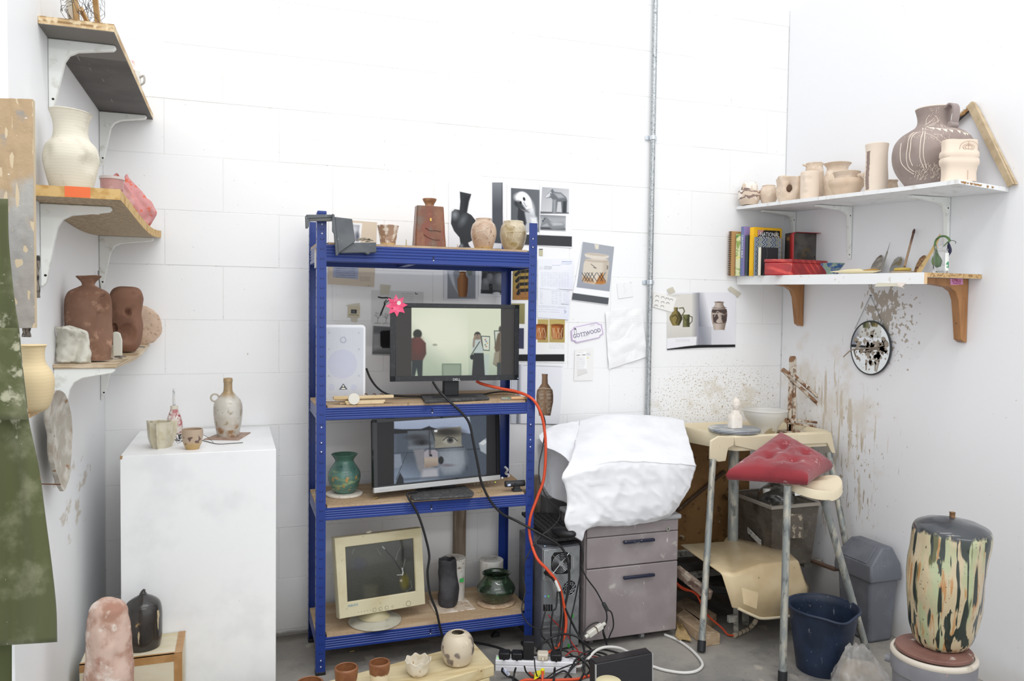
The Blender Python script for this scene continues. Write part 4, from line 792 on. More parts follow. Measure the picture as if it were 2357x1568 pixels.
G().prism([(0.004,0.004),(Wm-0.004,0.004),(Wm-0.004,Hm-0.004),(0.004,Hm-0.004)],O+un*0.012,ux,uz,un,0.045).obj('back_shell',m_rub,t,W=True,bevel=0.01)
nn=un;dd=nn.dot(O+un*0.006)
fn=lambda u,v:hit(u,v,nn,dd)
m_screen=M('lit_screen','ffffff',0.25,attr='Col',emit=0.85,spec=0.4)
cv=Cv([(911,708),(1187,711),(1187,867),(911,867)],'3b3836',1.1)
im=[(947,706),(1153,709),(1153,866),(947,867)]
cv.poly(im,'d9e2c8');cv.ell(1010,775,95,85,'f4f7e2',45,a=0.9);cv.lg((1000,790),(1000,872),'a9b8a0',im,a=0.55);cv.lg((975,760),(945,790),'9fb09a',im,0.5)
cv.poly([(1076,708),(1153,709),(1153,866),(1090,866),(1078,860)],'e6ebd2',2,a=0.85);cv.lg((1110,780),(1110,868),'9db09c',[(1078,708),(1153,709),(1153,866),(1078,866)],0.7);cv.poly([(1112,815),(1126,815),(1124,866),(1110,866)],'b9c9c4',2,a=0.7)
cv.poly([(945,780),(955,776),(968,778),(980,790),(981,815),(973,830),(946,832)],'5a3a34',1.5);cv.ell(963,795,12,18,'743f39',6,a=0.6);cv.ell(961,769,10,10.5,'2e332a',1.5);cv.poly([(957,776),(966,776),(967,783),(955,783)],'6b4238',1.5);cv.poly([(948,829),(973,829),(972,866),(962,866),(959,848),(955,866),(947,866)],'333a3c',1.2)
cv.poly([(1088,780),(1098,777),(1110,780),(1113,800),(1112,815),(1090,815),(1086,798)],'c3cfcb',1.2);cv.ell(1099,772,7.5,8,'30302c',1.2);cv.poly([(1092,772),(1106,772),(1104,782),(1094,782)],'8f7e6c',1.2);cv.line([(1090,798),(1092,778),(1096,771)],4,'9c8a78');cv.line([(1111,796),(1107,779),(1102,771)],4,'9c8a78');cv.line([(1104,787),(1086,815)],2,'33372f');cv.ell(1087,822,5,6,'272b2b',1)
cv.poly([(1090,813),(1113,813),(1116,866),(1086,866)],'2c3031',1);cv.poly([(1106,773),(1128,774),(1127,808),(1112,807)],'4a5550',0.8);cv.poly([(1109,775),(1126.5,776),(1125.5,806),(1113,805)],'dfe6d4',0.6)
for k_,c in enumerate(('b0525a','4a6ba8','c9a060','507a70','b0525a')):cv.ell(1117+2.2*(k_%3),782+4*k_,1.8,1.4,c)
cv.poly([(1137,761),(1153,761),(1153,795),(1139,795)],'4a5550',0.8);cv.poly([(1139,763),(1153,763),(1153,792),(1141,792)],'d9dfcf',0.6);cv.poly([(1146,768),(1153,764),(1153,866),(1144,866),(1145,845),(1135,838),(1141,812),(1138,800)],'6a5a48',1.5);cv.poly([(1138,812),(1150,808),(1148,842),(1135,838)],'9a937f',1.5);cv.ell(1152,758,4,7,'4a463c',1.2);cv.poly([(1144,835),(1153,835),(1153,866),(1145,866)],'3c4442',1)
cv.poly([(1017,837),(1062,837),(1062,866),(1017,866)],'7f8f7d',0.8);cv.poly([(1020,840),(1059,840),(1058,866),(1021,866)],'98a793',0.8);cv.ell(1001,794,5.5,2.6,'a9ad98',1);cv.poly(im[:1]+[(1153,709)]+[(1153,711),(947,708)],'b9c2aa',1,a=0.5)
for p_ in([(905,700),(947,706),(947,870),(905,870)],[(1153,700),(1195,700),(1195,870),(1153,870)]):cv.poly(p_,'3b3836',0.6)
cv.mesh('screen',m_screen,fn,t,nrm=-un)
text('DELL',0.0135,M('logo_white','e4e6e8',0.4),t,hit(1051,874,nn,nn.dot(O-un*0.0006)),ux=ux,uy=uz,name='logo',sx=1.1)
p=hit(1192,871,nn,nn.dot(O));G().sph(p,0.0016,8,6).obj('power_light',M('led_blue','9cc4ff',0.3,emit=2.0),t,W=True)
zs_=z;p=PY(1037,905,ym+0.035);G().bb((p.x-0.033,ym+0.022,z+0.012),(p.x+0.033,ym+0.05,O.z+0.06)).obj('stand_neck',m_rub,t,W=True,bevel=0.004)
bq=[PZ(u,v,z+0.006)for u,v in((968,911),(1111,908),(1127,918),(978,926))];m_dust=M('dusty_black','3d3d3f',0.7,layers=[('n','5a5957',30,0.55,0.15)])
bs=G().prism([(p.x,p.y)for p in(bq[3],bq[2],bq[1],bq[0])],(0,0,z),(1,0,0),(0,1,0),(0,0,1),0.012).obj('stand_base',m_dust,t,W=True,bevel=0.004)
q4=[PZ(u,v,z+0.012)for u,v in((992,911),(1090,908.5),(1100,914),(996,917))];G().prism([(p.x,p.y)for p in q4[::-1]],(0,0,z+0.0118),(1,0,0),(0,1,0),(0,0,1),0.0008).obj('base_recess',M('dark_recess','2a2a2c',0.7),bs,W=True,smooth=0)
sc_=(912.5,703.5);st=[]
for k_ in range(16):a_=-PI/2+k_*PI/8-0.06;r_=26 if k_%2==0 else 15.5;st.append((sc_[0]+r_*math.cos(a_),sc_[1]+r_*math.sin(a_)))
d0=nn.dot(O-un*0.0035);sp3=[hit(u,v,nn,d0)for u,v in st]
t=E('paper_star','bright pink paper star stuck on the top left corner of the monitor','star',hit(sc_[0],sc_[1]+26,nn,d0))
g=G();g.add(sp3+[p+un*0.001 for p in sp3],[tuple(range(16)),tuple(31-i for i in range(16))]+[(i,(i+1)%16,16+(i+1)%16,16+i)for i in range(16)]);g.obj('star',M('neon_pink_card','f0557f',0.55,layers=[('n','f3799a',30,0.58,0.05)]),t,W=True,smooth=0)
c0=hit(918,697.5,nn,d0);G().lathe([(0.0085,0),(0.0085,0.0006)],20,c0-un*0.0006,R=un.to_track_quat('Z','Y').to_matrix()).obj('white_dot',M('white_sticker2','f1e6dd',0.6),t,W=True,smooth=0)
mr=M('red_ink','b8324e',0.6);g=G()
for r_,(u0,u1,v)in enumerate(((897,916,697),(898,913,703),(921,930,707))):
 u=u0
 while u<u1:a_,b_=hit(u,v-r_*0.2,nn,d0-0.0007),hit(u+2.6,v-2.2*((int(u)%2)),nn,d0-0.0007);g.tube([a_-un*0.0004,b_-un*0.0004],0.00045,5,1);u+=3.2
g.obj('red_writing',mr,t,W=True,kind='stuff');c0=hit(903,710,nn,d0);G().sph(c0-un*0.0003,(0.005,0.0008,0.0032),10,6).obj('red_lips',mr,t,W=True)
p0,p1=PZ(1154,921,z),PZ(1212,920,z);d=(p1-p0);t=E('wood_chisel','small wooden handled chisel lying at the right of the second shelf','chisel',(p0+p1)/2);hb=p0+d*0.38
G().tube([hb+Vector((0,0,0.0065)),hb+d*0.3+Vector((0,0,0.007)),p1+Vector((0,0,0.0065))],lambda s:0.006+0.0008*math.sin(3*s),12).obj('handle',M('tan_handle','cda67a',0.5),t,W=True)
G().box(p0+d*0.19+Vector((0,0,0.0035)),(d.length*0.40,0.009,0.003),d.to_track_quat('X','Z').to_matrix()).obj('blade',m_steel,t,W=True)
q=[PZ(u,v,z)for u,v in((1153,916),(1170,914),(1176,918),(1157,920))];tag(G().prism([(p.x,p.y)for p in q],(0,0,z),(1,0,0),(0,1,0),(0,0,1),0.0012).obj('paper_label',M('green_label','dfe3d2',0.6,layers=[('n','5f9a54',40,0.54,0.03)]),W=True),'small green and white label on the shelf behind the chisel','label')
q=[PZ(u,v,z+0.012)for u,v in((996,896),(1158,890),(1163,905),(1000,909))]
G_=G().bb((q[0].x,RY+RD-0.125,z),(q[1].x,RY+RD-0.048,z+0.014)).obj('fibreboard_strip',m_chip,W=True,bevel=0.001);tag(G_,'flat brown fibreboard strip lying behind the black monitor stand','board')
# ================================================================ third shelf
z=ZR[2]+0.0006
P,out,k=lathe_px(792,1152,z,[(42,1152),(43,1140),(42,1138)],sub=1);P.y+=0.0;H=0.011
P=PZ(792.5,1139,z);R_=mpp(P)*42.5
tag(G().lathe([(R_*0.98,0),(R_,0.002),(R_,0.008),(R_*0.97,0.010)],56,P).obj('plaster_bat',M('white_plaster','d9d2c6',0.8,layers=[('n','c4b9a8',30,0.6,0.08)]),W=True),'round white plaster disc under the turquoise vase','disc')
m_turq=M('turquoise_glaze','5d8174',0.3,layers=[('n','44685f',5,0.52,0.12,{'dist':1}),('n','8fa27a',6,0.60,0.07,{'st':(1,1,2.5)}),('n','b18a4d',18,0.625,0.02,{'det':2,'box':[('Z',0.02,0.075,0.006)]}),('n','2f4f4a',20,0.66,0.05),('g','4f7567','Z',0.115,0.13)],coat=0.3,bump=(30,0.2))
zz=z+0.0106;P.z=zz
t=pot_thing('vase','turquoise green vase with a wide flared rim and ochre marks',P,[(21,1137),(31,1122),(37.5,1100),(36,1085),(29,1073),(22,1062),(22,1057),(27,1050),(31,1045.5)],m_turq,zz,0.004)
m_scr2=M('dark_screen','ffffff',0.3,attr='Col',emit=0.8,spec=0.35)
A_=PY(861,1136,-0.385);B_=PY(1152,1110,-0.300);B_.z=A_.z+0.004
ux=(B_-A_);Wm=ux.length;ux.normalize();un=Vector((-ux.y,ux.x,0)).normalized();tilt=0.06;uz=(Vector((0,0,1))+un*tilt).normalized();un=uz.cross(ux).normalized();O=A_.copy();Hm=0.352
t=E('monitor','silver edged monitor showing a collaged face, on the third shelf','monitor',((A_.x+B_.x)/2,(A_.y+B_.y)/2+0.06,z))
fb=lambda x0,x1,z0_,z1_,d=0.018,o=0.0:G().prism([(x0,z0_),(x1,z0_),(x1,z1_),(x0,z1_)],O+un*o,ux,uz,un,d)
Hm=min(Hm,(1.0-O.z-0.012)/uz.z)
fb(0,Wm,0,0.022).obj('silver_bezel',M('silver_plastic','c3c4c4',0.4,0.3),t,W=True,bevel=0.002,label='silver lower bezel')
g=fb(0,0.016,0.022,Hm);
for a__ in(fb(Wm-0.016,Wm,0.022,Hm),fb(0,Wm,Hm-0.012,Hm),fb(0.016,Wm-0.016,0.022,0.028)):g.add(a__.v,a__.f)
g.obj('bezel',M('gloss_black','1c1c1f',0.2,coat=0.4),t,W=True,smooth=0)
G().prism([(0.004,0.004),(Wm-0.004,0.004),(Wm-0.004,Hm-0.004),(0.004,Hm-0.004)],O+un*0.012,ux,uz,un,0.04).obj('back_shell',m_rub,t,W=True,bevel=0.008)
nn=un;dd=nn.dot(O+un*0.008);fn=lambda u,v:hit(u,v,nn,dd);X_=lambda x,y:(680+0.263*x,920+0.263*y)
cpx=[pix(O+ux*x+uz*y+un*0.008)[:2]for x,y in((0.015,Hm-0.011),(Wm-0.015,Hm-0.011),(Wm-0.015,0.027),(0.015,0.027))]
cv=Cv(cpx,'201f22',1.1)
im=[X_(862,150),X_(1672,120),X_(1672,735),X_(862,775)]
cv.poly(im,'4c5664');cv.lg(X_(1300,600),X_(1250,760),'93a2b8',im,0.75);cv.lg(X_(900,420),X_(860,420),'6d7888',im,0.4)
cv.poly([X_(*p)for p in((862,150),(1520,130),(1545,300),(1430,285),(1230,262),(1100,262),(940,262),(862,255))],'a2aec8',1.5);cv.lg(X_(1200,250),X_(1200,140),'c3cde2',[X_(*p)for p in((862,150),(1520,130),(1545,300),(862,255))],0.6)
cv.poly([X_(*p)for p in((862,258),(930,262),(1100,258),(1165,235),(1240,258),(1230,280),(862,300))],'17171b',1.2)
cv.poly([X_(*p)for p in((980,275),(1215,265),(1218,420),(992,438))],'5d646d',1.0);cv.ell(*X_(1105,375),18,8,'2d3036',3);cv.ell(*X_(1060,330),22,6,'2a2c31',4,a=0.8);cv.ell(*X_(1108,378),6,5,'131417',1.5);cv.poly([X_(*p)for p in((985,410),(1215,395),(1217,420),(992,437))],'848b93',3,a=0.7)
cv.poly([X_(*p)for p in((1215,265),(1450,235),(1455,410),(1222,425))],'8a8678',1.0);cv.ell(*X_(1330,285),32,9,'2f2c28',5,a=0.95);cv.ell(*X_(1350,362),17,8,'aaa89e',1.5);cv.ell(*X_(1355,358),7.5,7.5,'4a4a48',1.0);cv.ell(*X_(1355,357),3.5,3.5,'0f0f10',0.8);cv.line([X_(1290,358),X_(1330,328),X_(1385,335),X_(1420,365)],2.0,'2b2724');cv.poly([X_(*p)for p in((1300,380),(1420,370),(1455,405),(1230,424))],'a39d8c',4,a=0.6);cv.line([X_(1225,432),X_(1470,415)],2,'1c1d20')
cv.line([X_(862,470),X_(1125,460)],1.2,'2d333b');cv.line([X_(1250,450),X_(1672,428)],2.2,'2d333b');cv.line([X_(1480,440),X_(1500,610)],5,'39424d');cv.line([X_(980,460),X_(880,700)],1.2,'2f353d')
cv.poly([X_(*p)for p in((1032,440),(1130,430),(1130,560),(1230,600),(1250,680),(1120,690),(1070,600))],'8b8a8e',3,a=0.9);cv.poly([X_(*p)for p in((1250,445),(1480,440),(1490,560),(1440,640),(1300,660),(1250,600))],'8e959e',6,a=0.8);cv.ell(*X_(1380,530),25,28,'a3abb4',14,a=0.7)
cv.poly([X_(*p)for p in((1125,470),(1245,455),(1250,580),(1130,595))],'b3a596',0.8);cv.lg(X_(1180,530),X_(1180,595),'8a7568',[X_(*p)for p in((1128,505),(1245,500),(1248,580),(1132,595))],0.8);cv.poly([X_(*p)for p in((1125,462),(1150,440),(1225,440),(1245,458),(1245,505),(1125,508))],'a59fa6',0.8);cv.line([X_(1172,232),X_(1172,480)],1.6,'22242a');cv.line([X_(1182,380),X_(1184,480)],1.6,'22242a');cv.line([X_(1180,240),X_(1220,360)],1.6,'1e2026');cv.poly([X_(*p)for p in((1172,480),(1196,480),(1196,498),(1172,498))],'17181b');cv.poly([X_(*p)for p in((1215,265),(1245,265),(1240,285),(1215,285))],'eef0f2');cv.ell(*X_(1274,532),6,9,'1a1d22',1)
cv.ell(*X_(1330,575),14,3,'6f6570',2,a=0.8);cv.poly([X_(*p)for p in((1120,615),(1250,600),(1252,685),(1090,700))],'bcbcc4',4,a=0.8);cv.poly([X_(*p)for p in((1605,385),(1672,335),(1672,480),(1620,450))],'aab2ba',1);cv.poly([X_(*p)for p in((1605,385),(1650,350),(1672,362),(1672,380),(1640,400))],'d9dee2',1);cv.poly([X_(*p)for p in((862,480),(920,475),(935,570),(900,600),(862,600))],'8791a0',1.5);cv.poly([X_(*p)for p in((915,640),(945,690),(950,760),(870,770),(890,700))],'22262d',1.5);cv.line([X_(1480,685),X_(1455,718)],1,'e8ecf0');cv.line([X_(960,700),X_(1500,665)],6,'4d5866',0.6)
cv.grain(7)
for p_ in([X_(600,100),X_(862,100),X_(862,800),X_(600,800)],[X_(1672,100),X_(1900,100),X_(1900,800),X_(1672,800)]):cv.poly(p_,'1f1e21',0.6)
cv.mesh('screen',m_scr2,fn,t,nrm=-un)
for k_ in range(7):p=hit(1092+k_*8,1114.5-k_*0.7,nn,nn.dot(O-un*0.0008));G().box(p,(0.004,0.0015,0.0022)).obj('button',M('grey_button','8f9090',0.4),t,W=True,smooth=0)if k_!=6 else G().box(p,(0.004,0.0015,0.0022)).obj('power_light',M('led_green','b8ff40',0.3,emit=1.5),t,W=True,smooth=0)
g=G();u=873
while u<896:g.tube([hit(u,1130-(u-873)*0.07,nn,nn.dot(O-un*0.0006)),hit(u+1.6,1127.8-(u-873)*0.07,nn,nn.dot(O-un*0.0006))],0.0004,4,1);u+=2.3
g.obj('maker_script',M('grey_print','8a8b8d',0.5),t,W=True,smooth=0,kind='stuff')
p=hit(1155.5,1100,nn,nn.dot(O));G().cyl(p-un*0.004,p,0.0045,n=14).obj('white_button',M('white_button','e6e6e2',0.4),t,W=True)
bq=[PZ(u,v,z+0.010)for u,v in((945,1136),(965,1122),(1070,1118),(1091,1133),(1088,1140),(953,1149),(944,1143))]
G().prism([(p.x,p.y)for p in bq],(0,0,z),(1,0,0),(0,1,0),(0,0,1),0.012).obj('stand_base',m_dust,t,W=True,bevel=0.005)
pc=PZ(1020,1124,z+0.012);G().bb((pc.x-0.05,pc.y-0.005,z+0.012),(pc.x+0.05,pc.y+0.03,O.z+0.10)).obj('stand_neck',m_rub,t,W=True,bevel=0.004)
m_wc=M('webcam_black','2f3033',0.45);yw=-0.395;c0=PY(1185,1114,yw)
t=E('webcam','black bar shaped webcam on its folded clip at the right of the third shelf','webcam',(c0.x,yw+0.01,z))
G().tube([PY(1163,1114.5,yw),PY(1174,1114,yw),PY(1197,1112.5,yw),PY(1207,1112,yw)],0.0135,18,4).obj('body',m_wc,t,W=True)
pl_=PY(1186,1115,yw-0.0135);G().cyl(pl_,pl_+Vector((0,-0.0025,0)),0.0062,n=20).obj('lens',M('lens_glass','17181c',0.1,coat=1.0),t,W=True)
pl_=PY(1172,1117,yw-0.0135);G().bb((pl_.x-0.0075,yw-0.0145,pl_.z-0.004),(pl_.x+0.0065,yw-0.0125,pl_.z+0.005)).obj('logo_sticker',M('blue_white_sticker','dfe6f0',0.5,layers=[('n','8fa8d8',90,0.5,0.05)]),t,W=True,smooth=0)
p=PY(1190,1130,yw);G().bb((p.x-0.018,yw-0.012,z),(p.x+0.018,yw+0.022,z+0.010)).obj('clip_foot',m_wc,t,W=True,bevel=0.002);G().bb((p.x-0.015,yw-0.008,z+0.008),(p.x+0.012,yw+0.012,c0.z-0.009)).obj('clip_hinge',m_wc,t,W=True,bevel=0.003)
t=E('twisted_tie','white plastic tie twisted with blue tape at the right end of the third shelf','tie',PY(1166,1105,-0.10));
G().tube([PY(1162,1075,-0.115),PY(1168,1082,-0.13),PY(1164,1090,-0.115),PY(1171,1095,-0.13),PY(1167,1106,-0.13)],0.0055,8).obj('tie',M('white_film','dfe1e8',0.4,layers=[('n','3b49a8',30,0.60,0.02)]),t,W=True)
q=[PZ(u,v,z)for u,v in((1172,1092),(1190,1106),(1182,1110),(1164,1108))];g=G().prism([(p.x,p.y)for p in q],(0,0,z),(1,0,0),(0,1,0),(0,0,1),0.004);tag(g.obj('card_scrap',M('brown_card','a98a68',0.8),W=True),'brown card scrap lying behind the webcam','card')
for u,v,ang,lab in((863,1149,0.2,'brass screw lying at the front of the third shelf below the silver monitor'),(1104,1133,0.0,'brass screw lying to the left of the webcam')):
 P=PZ(u,v,z);d=Vector((math.cos(ang),math.sin(ang),0));t=E('screw',lab,'screw',P)
 G().cyl(d*-0.010+Vector((0,0,0.0028)),d*0.006+Vector((0,0,0.004)),0.0012,0.0018,8).obj('shank',m_brass,t);G().cyl(d*0.006+Vector((0,0,0.0045)),d*0.009+Vector((0,0,0.0047)),0.002,0.0045,12).obj('head',m_brass,t)
# ================================================================ bottom shelf
z=ZR[3]+0.0006
m_bei=M('aged_beige_plastic','cdc5a6',0.5,layers=[('n','bfb490',3,0.58,0.15),('n','9f967a',30,0.72,0.04)])
yq=-0.415
P0=PY(781,1425,yq);P1=PY(979,1390,yq+0.075);ux=Vector((P1.x-P0.x,P1.y-P0.y,0));Wm=ux.length;ux.normalize();dz=(P1.z-P0.z);un=Vector((-ux.y,ux.x,0));O=P0.copy();rl=math.atan2(dz,Wm)
tz=(Vector((0,0,1))+un*0.13).normalized();ux=(ux*math.cos(rl)+Vector((0,0,1))*math.sin(rl)).normalized();un=tz.cross(ux).normalized();uz=ux.cross(un).normalized()
if uz.z<0:uz=-uz
def ip(u,v,d=0.0):return hit(u,v,un,un.dot(O)+d)
t=E('flat_monitor','old cream monitor with a dark cracked panel and buttons on the bottom shelf','monitor',((P0.x+P1.x)/2,yq+0.08,z))
oq=[ip(768.5,1239),ip(969.5,1214.5),ip(978.5,1391),ip(781,1425.5)];iq=[ip(795,1260),ip(951,1239.5),ip(956.5,1361),ip(800,1386)]
g=G();rows=[oq,[p*0.96+q_*0.04-un*0.004 for p,q_ in zip(oq,iq)],[p*0.06+q_*0.94-un*0.004 for p,q_ in zip(oq,iq)],iq,[p+un*0.006 for p in iq]]
g.grid(rows,close_u=True);bk=[p+un*0.035 for p in oq];g.grid([oq,bk],close_u=True);fr_=g.obj('front_frame',m_bei,t,W=True,smooth=20)
cO=sum(oq,Vector())/4;r2=[cO+(p-cO)*0.90+un*0.06 for p in oq];r3=[cO+(p-cO)*0.6+un*0.085 for p in oq];g=G().grid([bk,r2,r3],close_u=True);g.add(r3,[(0,1,2,3)]);g.obj('back_shell',M('aged_beige_dark','b5ac8c',0.55),t,W=True,smooth=20)
dd=un.dot(O)+0.005;cv=Cv([(793,1258),(953,1237),(958,1363),(798,1389)],'33342f',0.9);Y_=lambda x,y:(680+0.2602*x,1160+0.2602*y)
cv.lg(Y_(700,800),Y_(600,400),'45463f',a=0.9);cv.ell(*Y_(620,430),30,26,'4a4a40',18,a=0.8);cv.ell(*Y_(560,530),16,14,'3a3c44',8,a=0.8);cv.poly([Y_(*p)for p in((600,720),(730,720),(720,830),(610,835))],'4c4b40',5,a=0.7);cv.ell(*Y_(965,690),10,17,'5a5424',4);cv.ell(*Y_(985,440),18,16,'23241f',6,a=0.8)
cv.line([Y_(765,375),Y_(790,400),Y_(870,490),Y_(945,610)],2.2,'16171a');cv.line([Y_(770,378),Y_(788,398)],2.4,'9aa0a0');cv.line([Y_(945,570),Y_(952,610),Y_(945,630)],2.4,'c9cdca');cv.line([Y_(900,630),Y_(945,628)],1.6,'b5b9b6');cv.line([Y_(945,610),Y_(970,490)],1.2,'7d817d');cv.line([Y_(885,500),Y_(905,430),Y_(930,385)],1.2,'6d716d');cv.line([Y_(1020,680),Y_(1030,740),Y_(980,780)],1.5,'6f736f',0.7);cv.line([Y_(720,395),Y_(760,455)],1,'7a7c74',0.7);cv.line([Y_(520,400),Y_(500,440)],1,'8a8c84',0.7);cv.ell(*Y_(935,680),3,3,'9a9480',1)
cv.grain(5);cv.mesh('cracked_panel',M('dead_screen','ffffff',0.15,attr='Col',spec=0.5,coat=0.3),lambda u,v:hit(u,v,un,dd),fr_,nrm=-un)
o_=-0.0046;text('FABUSYS',0.0115,M('blue_print','6f9bb0',0.5),t,ip(812,1394,o_),ux=ux,uy=uz,name='maker_name',sx=0.95,shear=0.15)
m_ring=M('button_ring','6d6753',0.6);Rm=un.to_track_quat('Z','Y').to_matrix()
for u,v,r_ in((862,1404,3.8),(876,1401.5,3.6),(890,1399,3.6),(904,1396.6,2.3),(940,1389.5,5.2)):
 p=ip(u,v,o_);kk=mpp(p);b0=G().lathe([(r_*kk,-0.0002),(r_*kk,0.0012)],20,p-un*0.0004,R=Rm).obj('button',m_bei,t,W=True,smooth=30);G().lathe([(r_*kk*1.0,0),(r_*kk*1.18,0)],24,p-un*0.0002,R=Rm,cap=(False,False)).obj('button_gap',m_ring,b0,W=True,smooth=0)
g=G()
for u,v in((825,1409.5),(832,1408.5),(839,1407.5),(846,1406.3),(853,1405),(929,1392.5)):g.lathe([(0.0011,0),(0.0011,0.0006)],8,ip(u,v,o_)-un*0.0003,R=Rm)
g.obj('indicator_dots',M('dark_hole','2c2a29'),t,W=True,smooth=0)
pb=PZ(863,1430,z);kk=mpp(pb);stb=G().lathe([(kk*60,0),(kk*61.5,0.003),(kk*60,0.008),(kk*38,0.014),(kk*33,0.02)],56,pb).obj('stand_base',M('aged_grey_plastic','b9b5a5',0.55,layers=[('n','a09b88',10,0.6,0.12)]),t,W=True)
stb.scale=(1,1,1)
pn=PZ(861,1418,z+0.02);G().lathe([(kk*37,0.0),(kk*33,0.006),(kk*30,0.010),(kk*24,0.022),(kk*12,0.04)],40,pn+Vector((0,0.0,0))).obj('swivel_neck',M('aged_beige_dark','b5ac8c',0.55),t,W=True)
p=ip(850,1227,0.03);p.z+=0.001
tp_=(oq[0]*0.6+oq[1]*0.4)+un*0.018+uz*0.004;tag(G().sph(tp_,(0.014,0.010,0.006),14,8).jit(0.005,60,2).obj('clay_scrap',M('dry_white_clay','d2cdbd',0.8),W=True,smooth=60),'scrap of dry white clay lying on top of the cream monitor','clay')
m_tub=M('dirty_white_plastic','d6d4ce',0.5,layers=[('n','7d6f5e',40,0.70,0.03),('n','b8b0a2',9,0.6,0.08)])
def tub(u,vb,yy,hw,v0,vlid,v1,lab):
 P=PY(u,vb,yy);P.z=z;k=mpp(P);hl,h=zat(P,vlid)-z,zat(P,v1)-z;t=E('plastic_tub',lab,'tub',P)
 G().lathe([(k*hw*0.92,0),(k*hw*0.95,0.003),(k*hw,hl)],40).obj('body',m_tub,t,smooth=40);ld=G().lathe([(k*hw*1.04,hl-0.004),(k*hw*1.06,hl),(k*hw*1.06,h-0.003),(k*hw*1.0,h),(k*hw*0.9,h-0.0008)],40).obj('lid',m_tub,t,smooth=40);return t,P,h,k*hw,ld
t,P,h,r_,ld=tub(1044,1356,-0.185,27,0,1300,1283,'clay splashed white lidded tub behind the black cylinder')
G().bb((r_*0.25,-r_*0.99,h*0.47),(r_*0.62,-r_*0.80,h*0.55)).obj('green_label',M('green_tape','3fae5a',0.5),t,smooth=0)
ld.data.materials.clear();ld.data.materials.append(M('splashed_lid','cfccc4',0.6,layers=[('n','8a7a64',24,0.58,0.06),('n','4b3f33',40,0.68,0.03)]))
t,P,h,r_,ld=tub(1130,1343,-0.155,26.5,0,1307,1287,'white lidded tub with black handwriting on the lid behind the green pot')
g=G();rr=random.Random(4)
for row in range(3):
 x=-r_*0.62
 while x<r_*0.55:g.tube([(x,r_*(0.35-0.3*row)+rr.uniform(-1,1)*0.003,h+0.0004),(x+rr.uniform(0,0.004),r_*(0.35-0.3*row)+rr.uniform(-1,1)*0.004,h+0.0006),(x+0.004,r_*(0.35-0.3*row)+rr.uniform(-1,1)*0.003,h+0.0004)],0.0005,4,3);x+=0.0062
g.obj('handwriting',M('marker_black','2b2a2c',0.6),ld,kind='stuff')
q=[PZ(u,v,z)for u,v in((985,1385),(1004,1416),(1095,1403),(1066,1373))]
tag(G().prism([(p.x,p.y)for p in q],(0,0,z),(1,0,0),(0,1,0),(0,0,1),0.004).obj('plywood_tile',M('pale_tile','cbbba8',0.7,layers=[('n','b49a80',20,0.6,0.08),('n','e2d8cc',9,0.6,0.06)]),W=True,bevel=0.0008),'square pale plywood tile under the black cylinder vase','tile')
P=PZ(1031,1393,z+0.0045);P.z=z+0.0045
out=prof_at(P,P.z,[(20,1394),(23,1380),(23.5,1350),(21,1320),(20,1300),(19,1288)],5);g=G().lathe(vessel(out,0.004),56,wob=lambda a_,h:1+0.05*math.sin(3*a_+h*40)+0.03*math.sin(5*a_+2))
hm=out[-1][1];g.v=[Vector((p.x-(0.012*(p.z/hm)**2-0.006*p.z/hm),p.y,p.z*(1+0.05*math.sin(5*math.atan2(p.y,p.x))*max(0,p.z/hm-0.8))))for p in g.v];g.jit(0.003,30,7);mn=min(p.z for p in g.v);g.v=[p-Vector((0,0,mn))for p in g.v]
t=E('cylinder_vase','matt black crumpled cylinder vase with a ragged rim on a pale tile','vase',P);g.obj('body',M('charcoal_clay','302f32',0.75,layers=[('n','47464a',6,0.52,0.15),('v','17171a',90,0.12,{'gate':0.55})],bump=(50,0.25)),t,smooth=60)
P=PZ(1142,1388,z);kk=mpp(P)
tag(G().lathe([(kk*43,0),(kk*44.5,0.003),(kk*44,0.007),(kk*42,0.0085)],48,P,ell=(1,0.9)).jit(0.0012,30).obj('clay_bat',M('tan_bat','b09579',0.75,layers=[('n','c8b39a',18,0.55,0.1)]),W=True),'flat tan bat under the dark green pot','disc')
P.z=z+0.0092;P.y+=0.004
pot_thing('pot','dark bottle green glossy round pot with an open rim on the bottom shelf',P,[(22,1386),(33,1377),(43.5,1358),(43,1348),(33,1334),(29,1327),(31,1321),(33,1319)],M('bottle_green_glaze','2c3b2a',0.18,layers=[('n','1e2a20',5,0.5,0.12,{'st':(1,1,3)}),('n','4a4f2e',8,0.62,0.08,{'box':[('Z',-0.01,0.035,0.01)]}),('n','3f5a44',26,0.62,0.05)],coat=0.7,bump=(30,0.4,(1,1,3))),P.z,0.005)
m_old=M('weathered_wood','8f8070',0.8,layers=[('n','776858',14,0.52,0.12,{'st':(1,1,0.08)}),('n','a8998a',24,0.6,0.08,{'st':(1,1,0.1)})])
a,b=PY(1046,1230,-0.035),PY(1071,1230,-0.035);tag(G().bb((a.x,-0.047,0.0),(b.x,-0.006,PY(1058,1130,-0.03).z)).obj('timber_batten',m_old,W=True,bevel=0.002),'grey timber batten standing against the wall behind the bottom rack shelf','batten')
a,b=PY(1228,1170,-0.035),PY(1241,1170,-0.035);tag(G().bb((a.x,-0.047,0.0),(b.x,-0.006,PY(1235,1095,-0.03).z)).obj('timber_batten',m_old,W=True,bevel=0.002),'narrow timber batten against the wall just right of the rack','batten')
a,b=PZ(905,1512,0.05),PZ(1215,1456,0.05);tag(G().bb((RX+0.05,-0.125,0.0),(b.x,-0.08,0.06)).obj('floor_plank',M('dusty_plank','8a847a',0.85,layers=[('n','6d675e',12,0.55,0.12,{'st':(0.1,1,1)})]),W=True,bevel=0.002),'dusty grey plank lying on the floor behind the rack','plank')
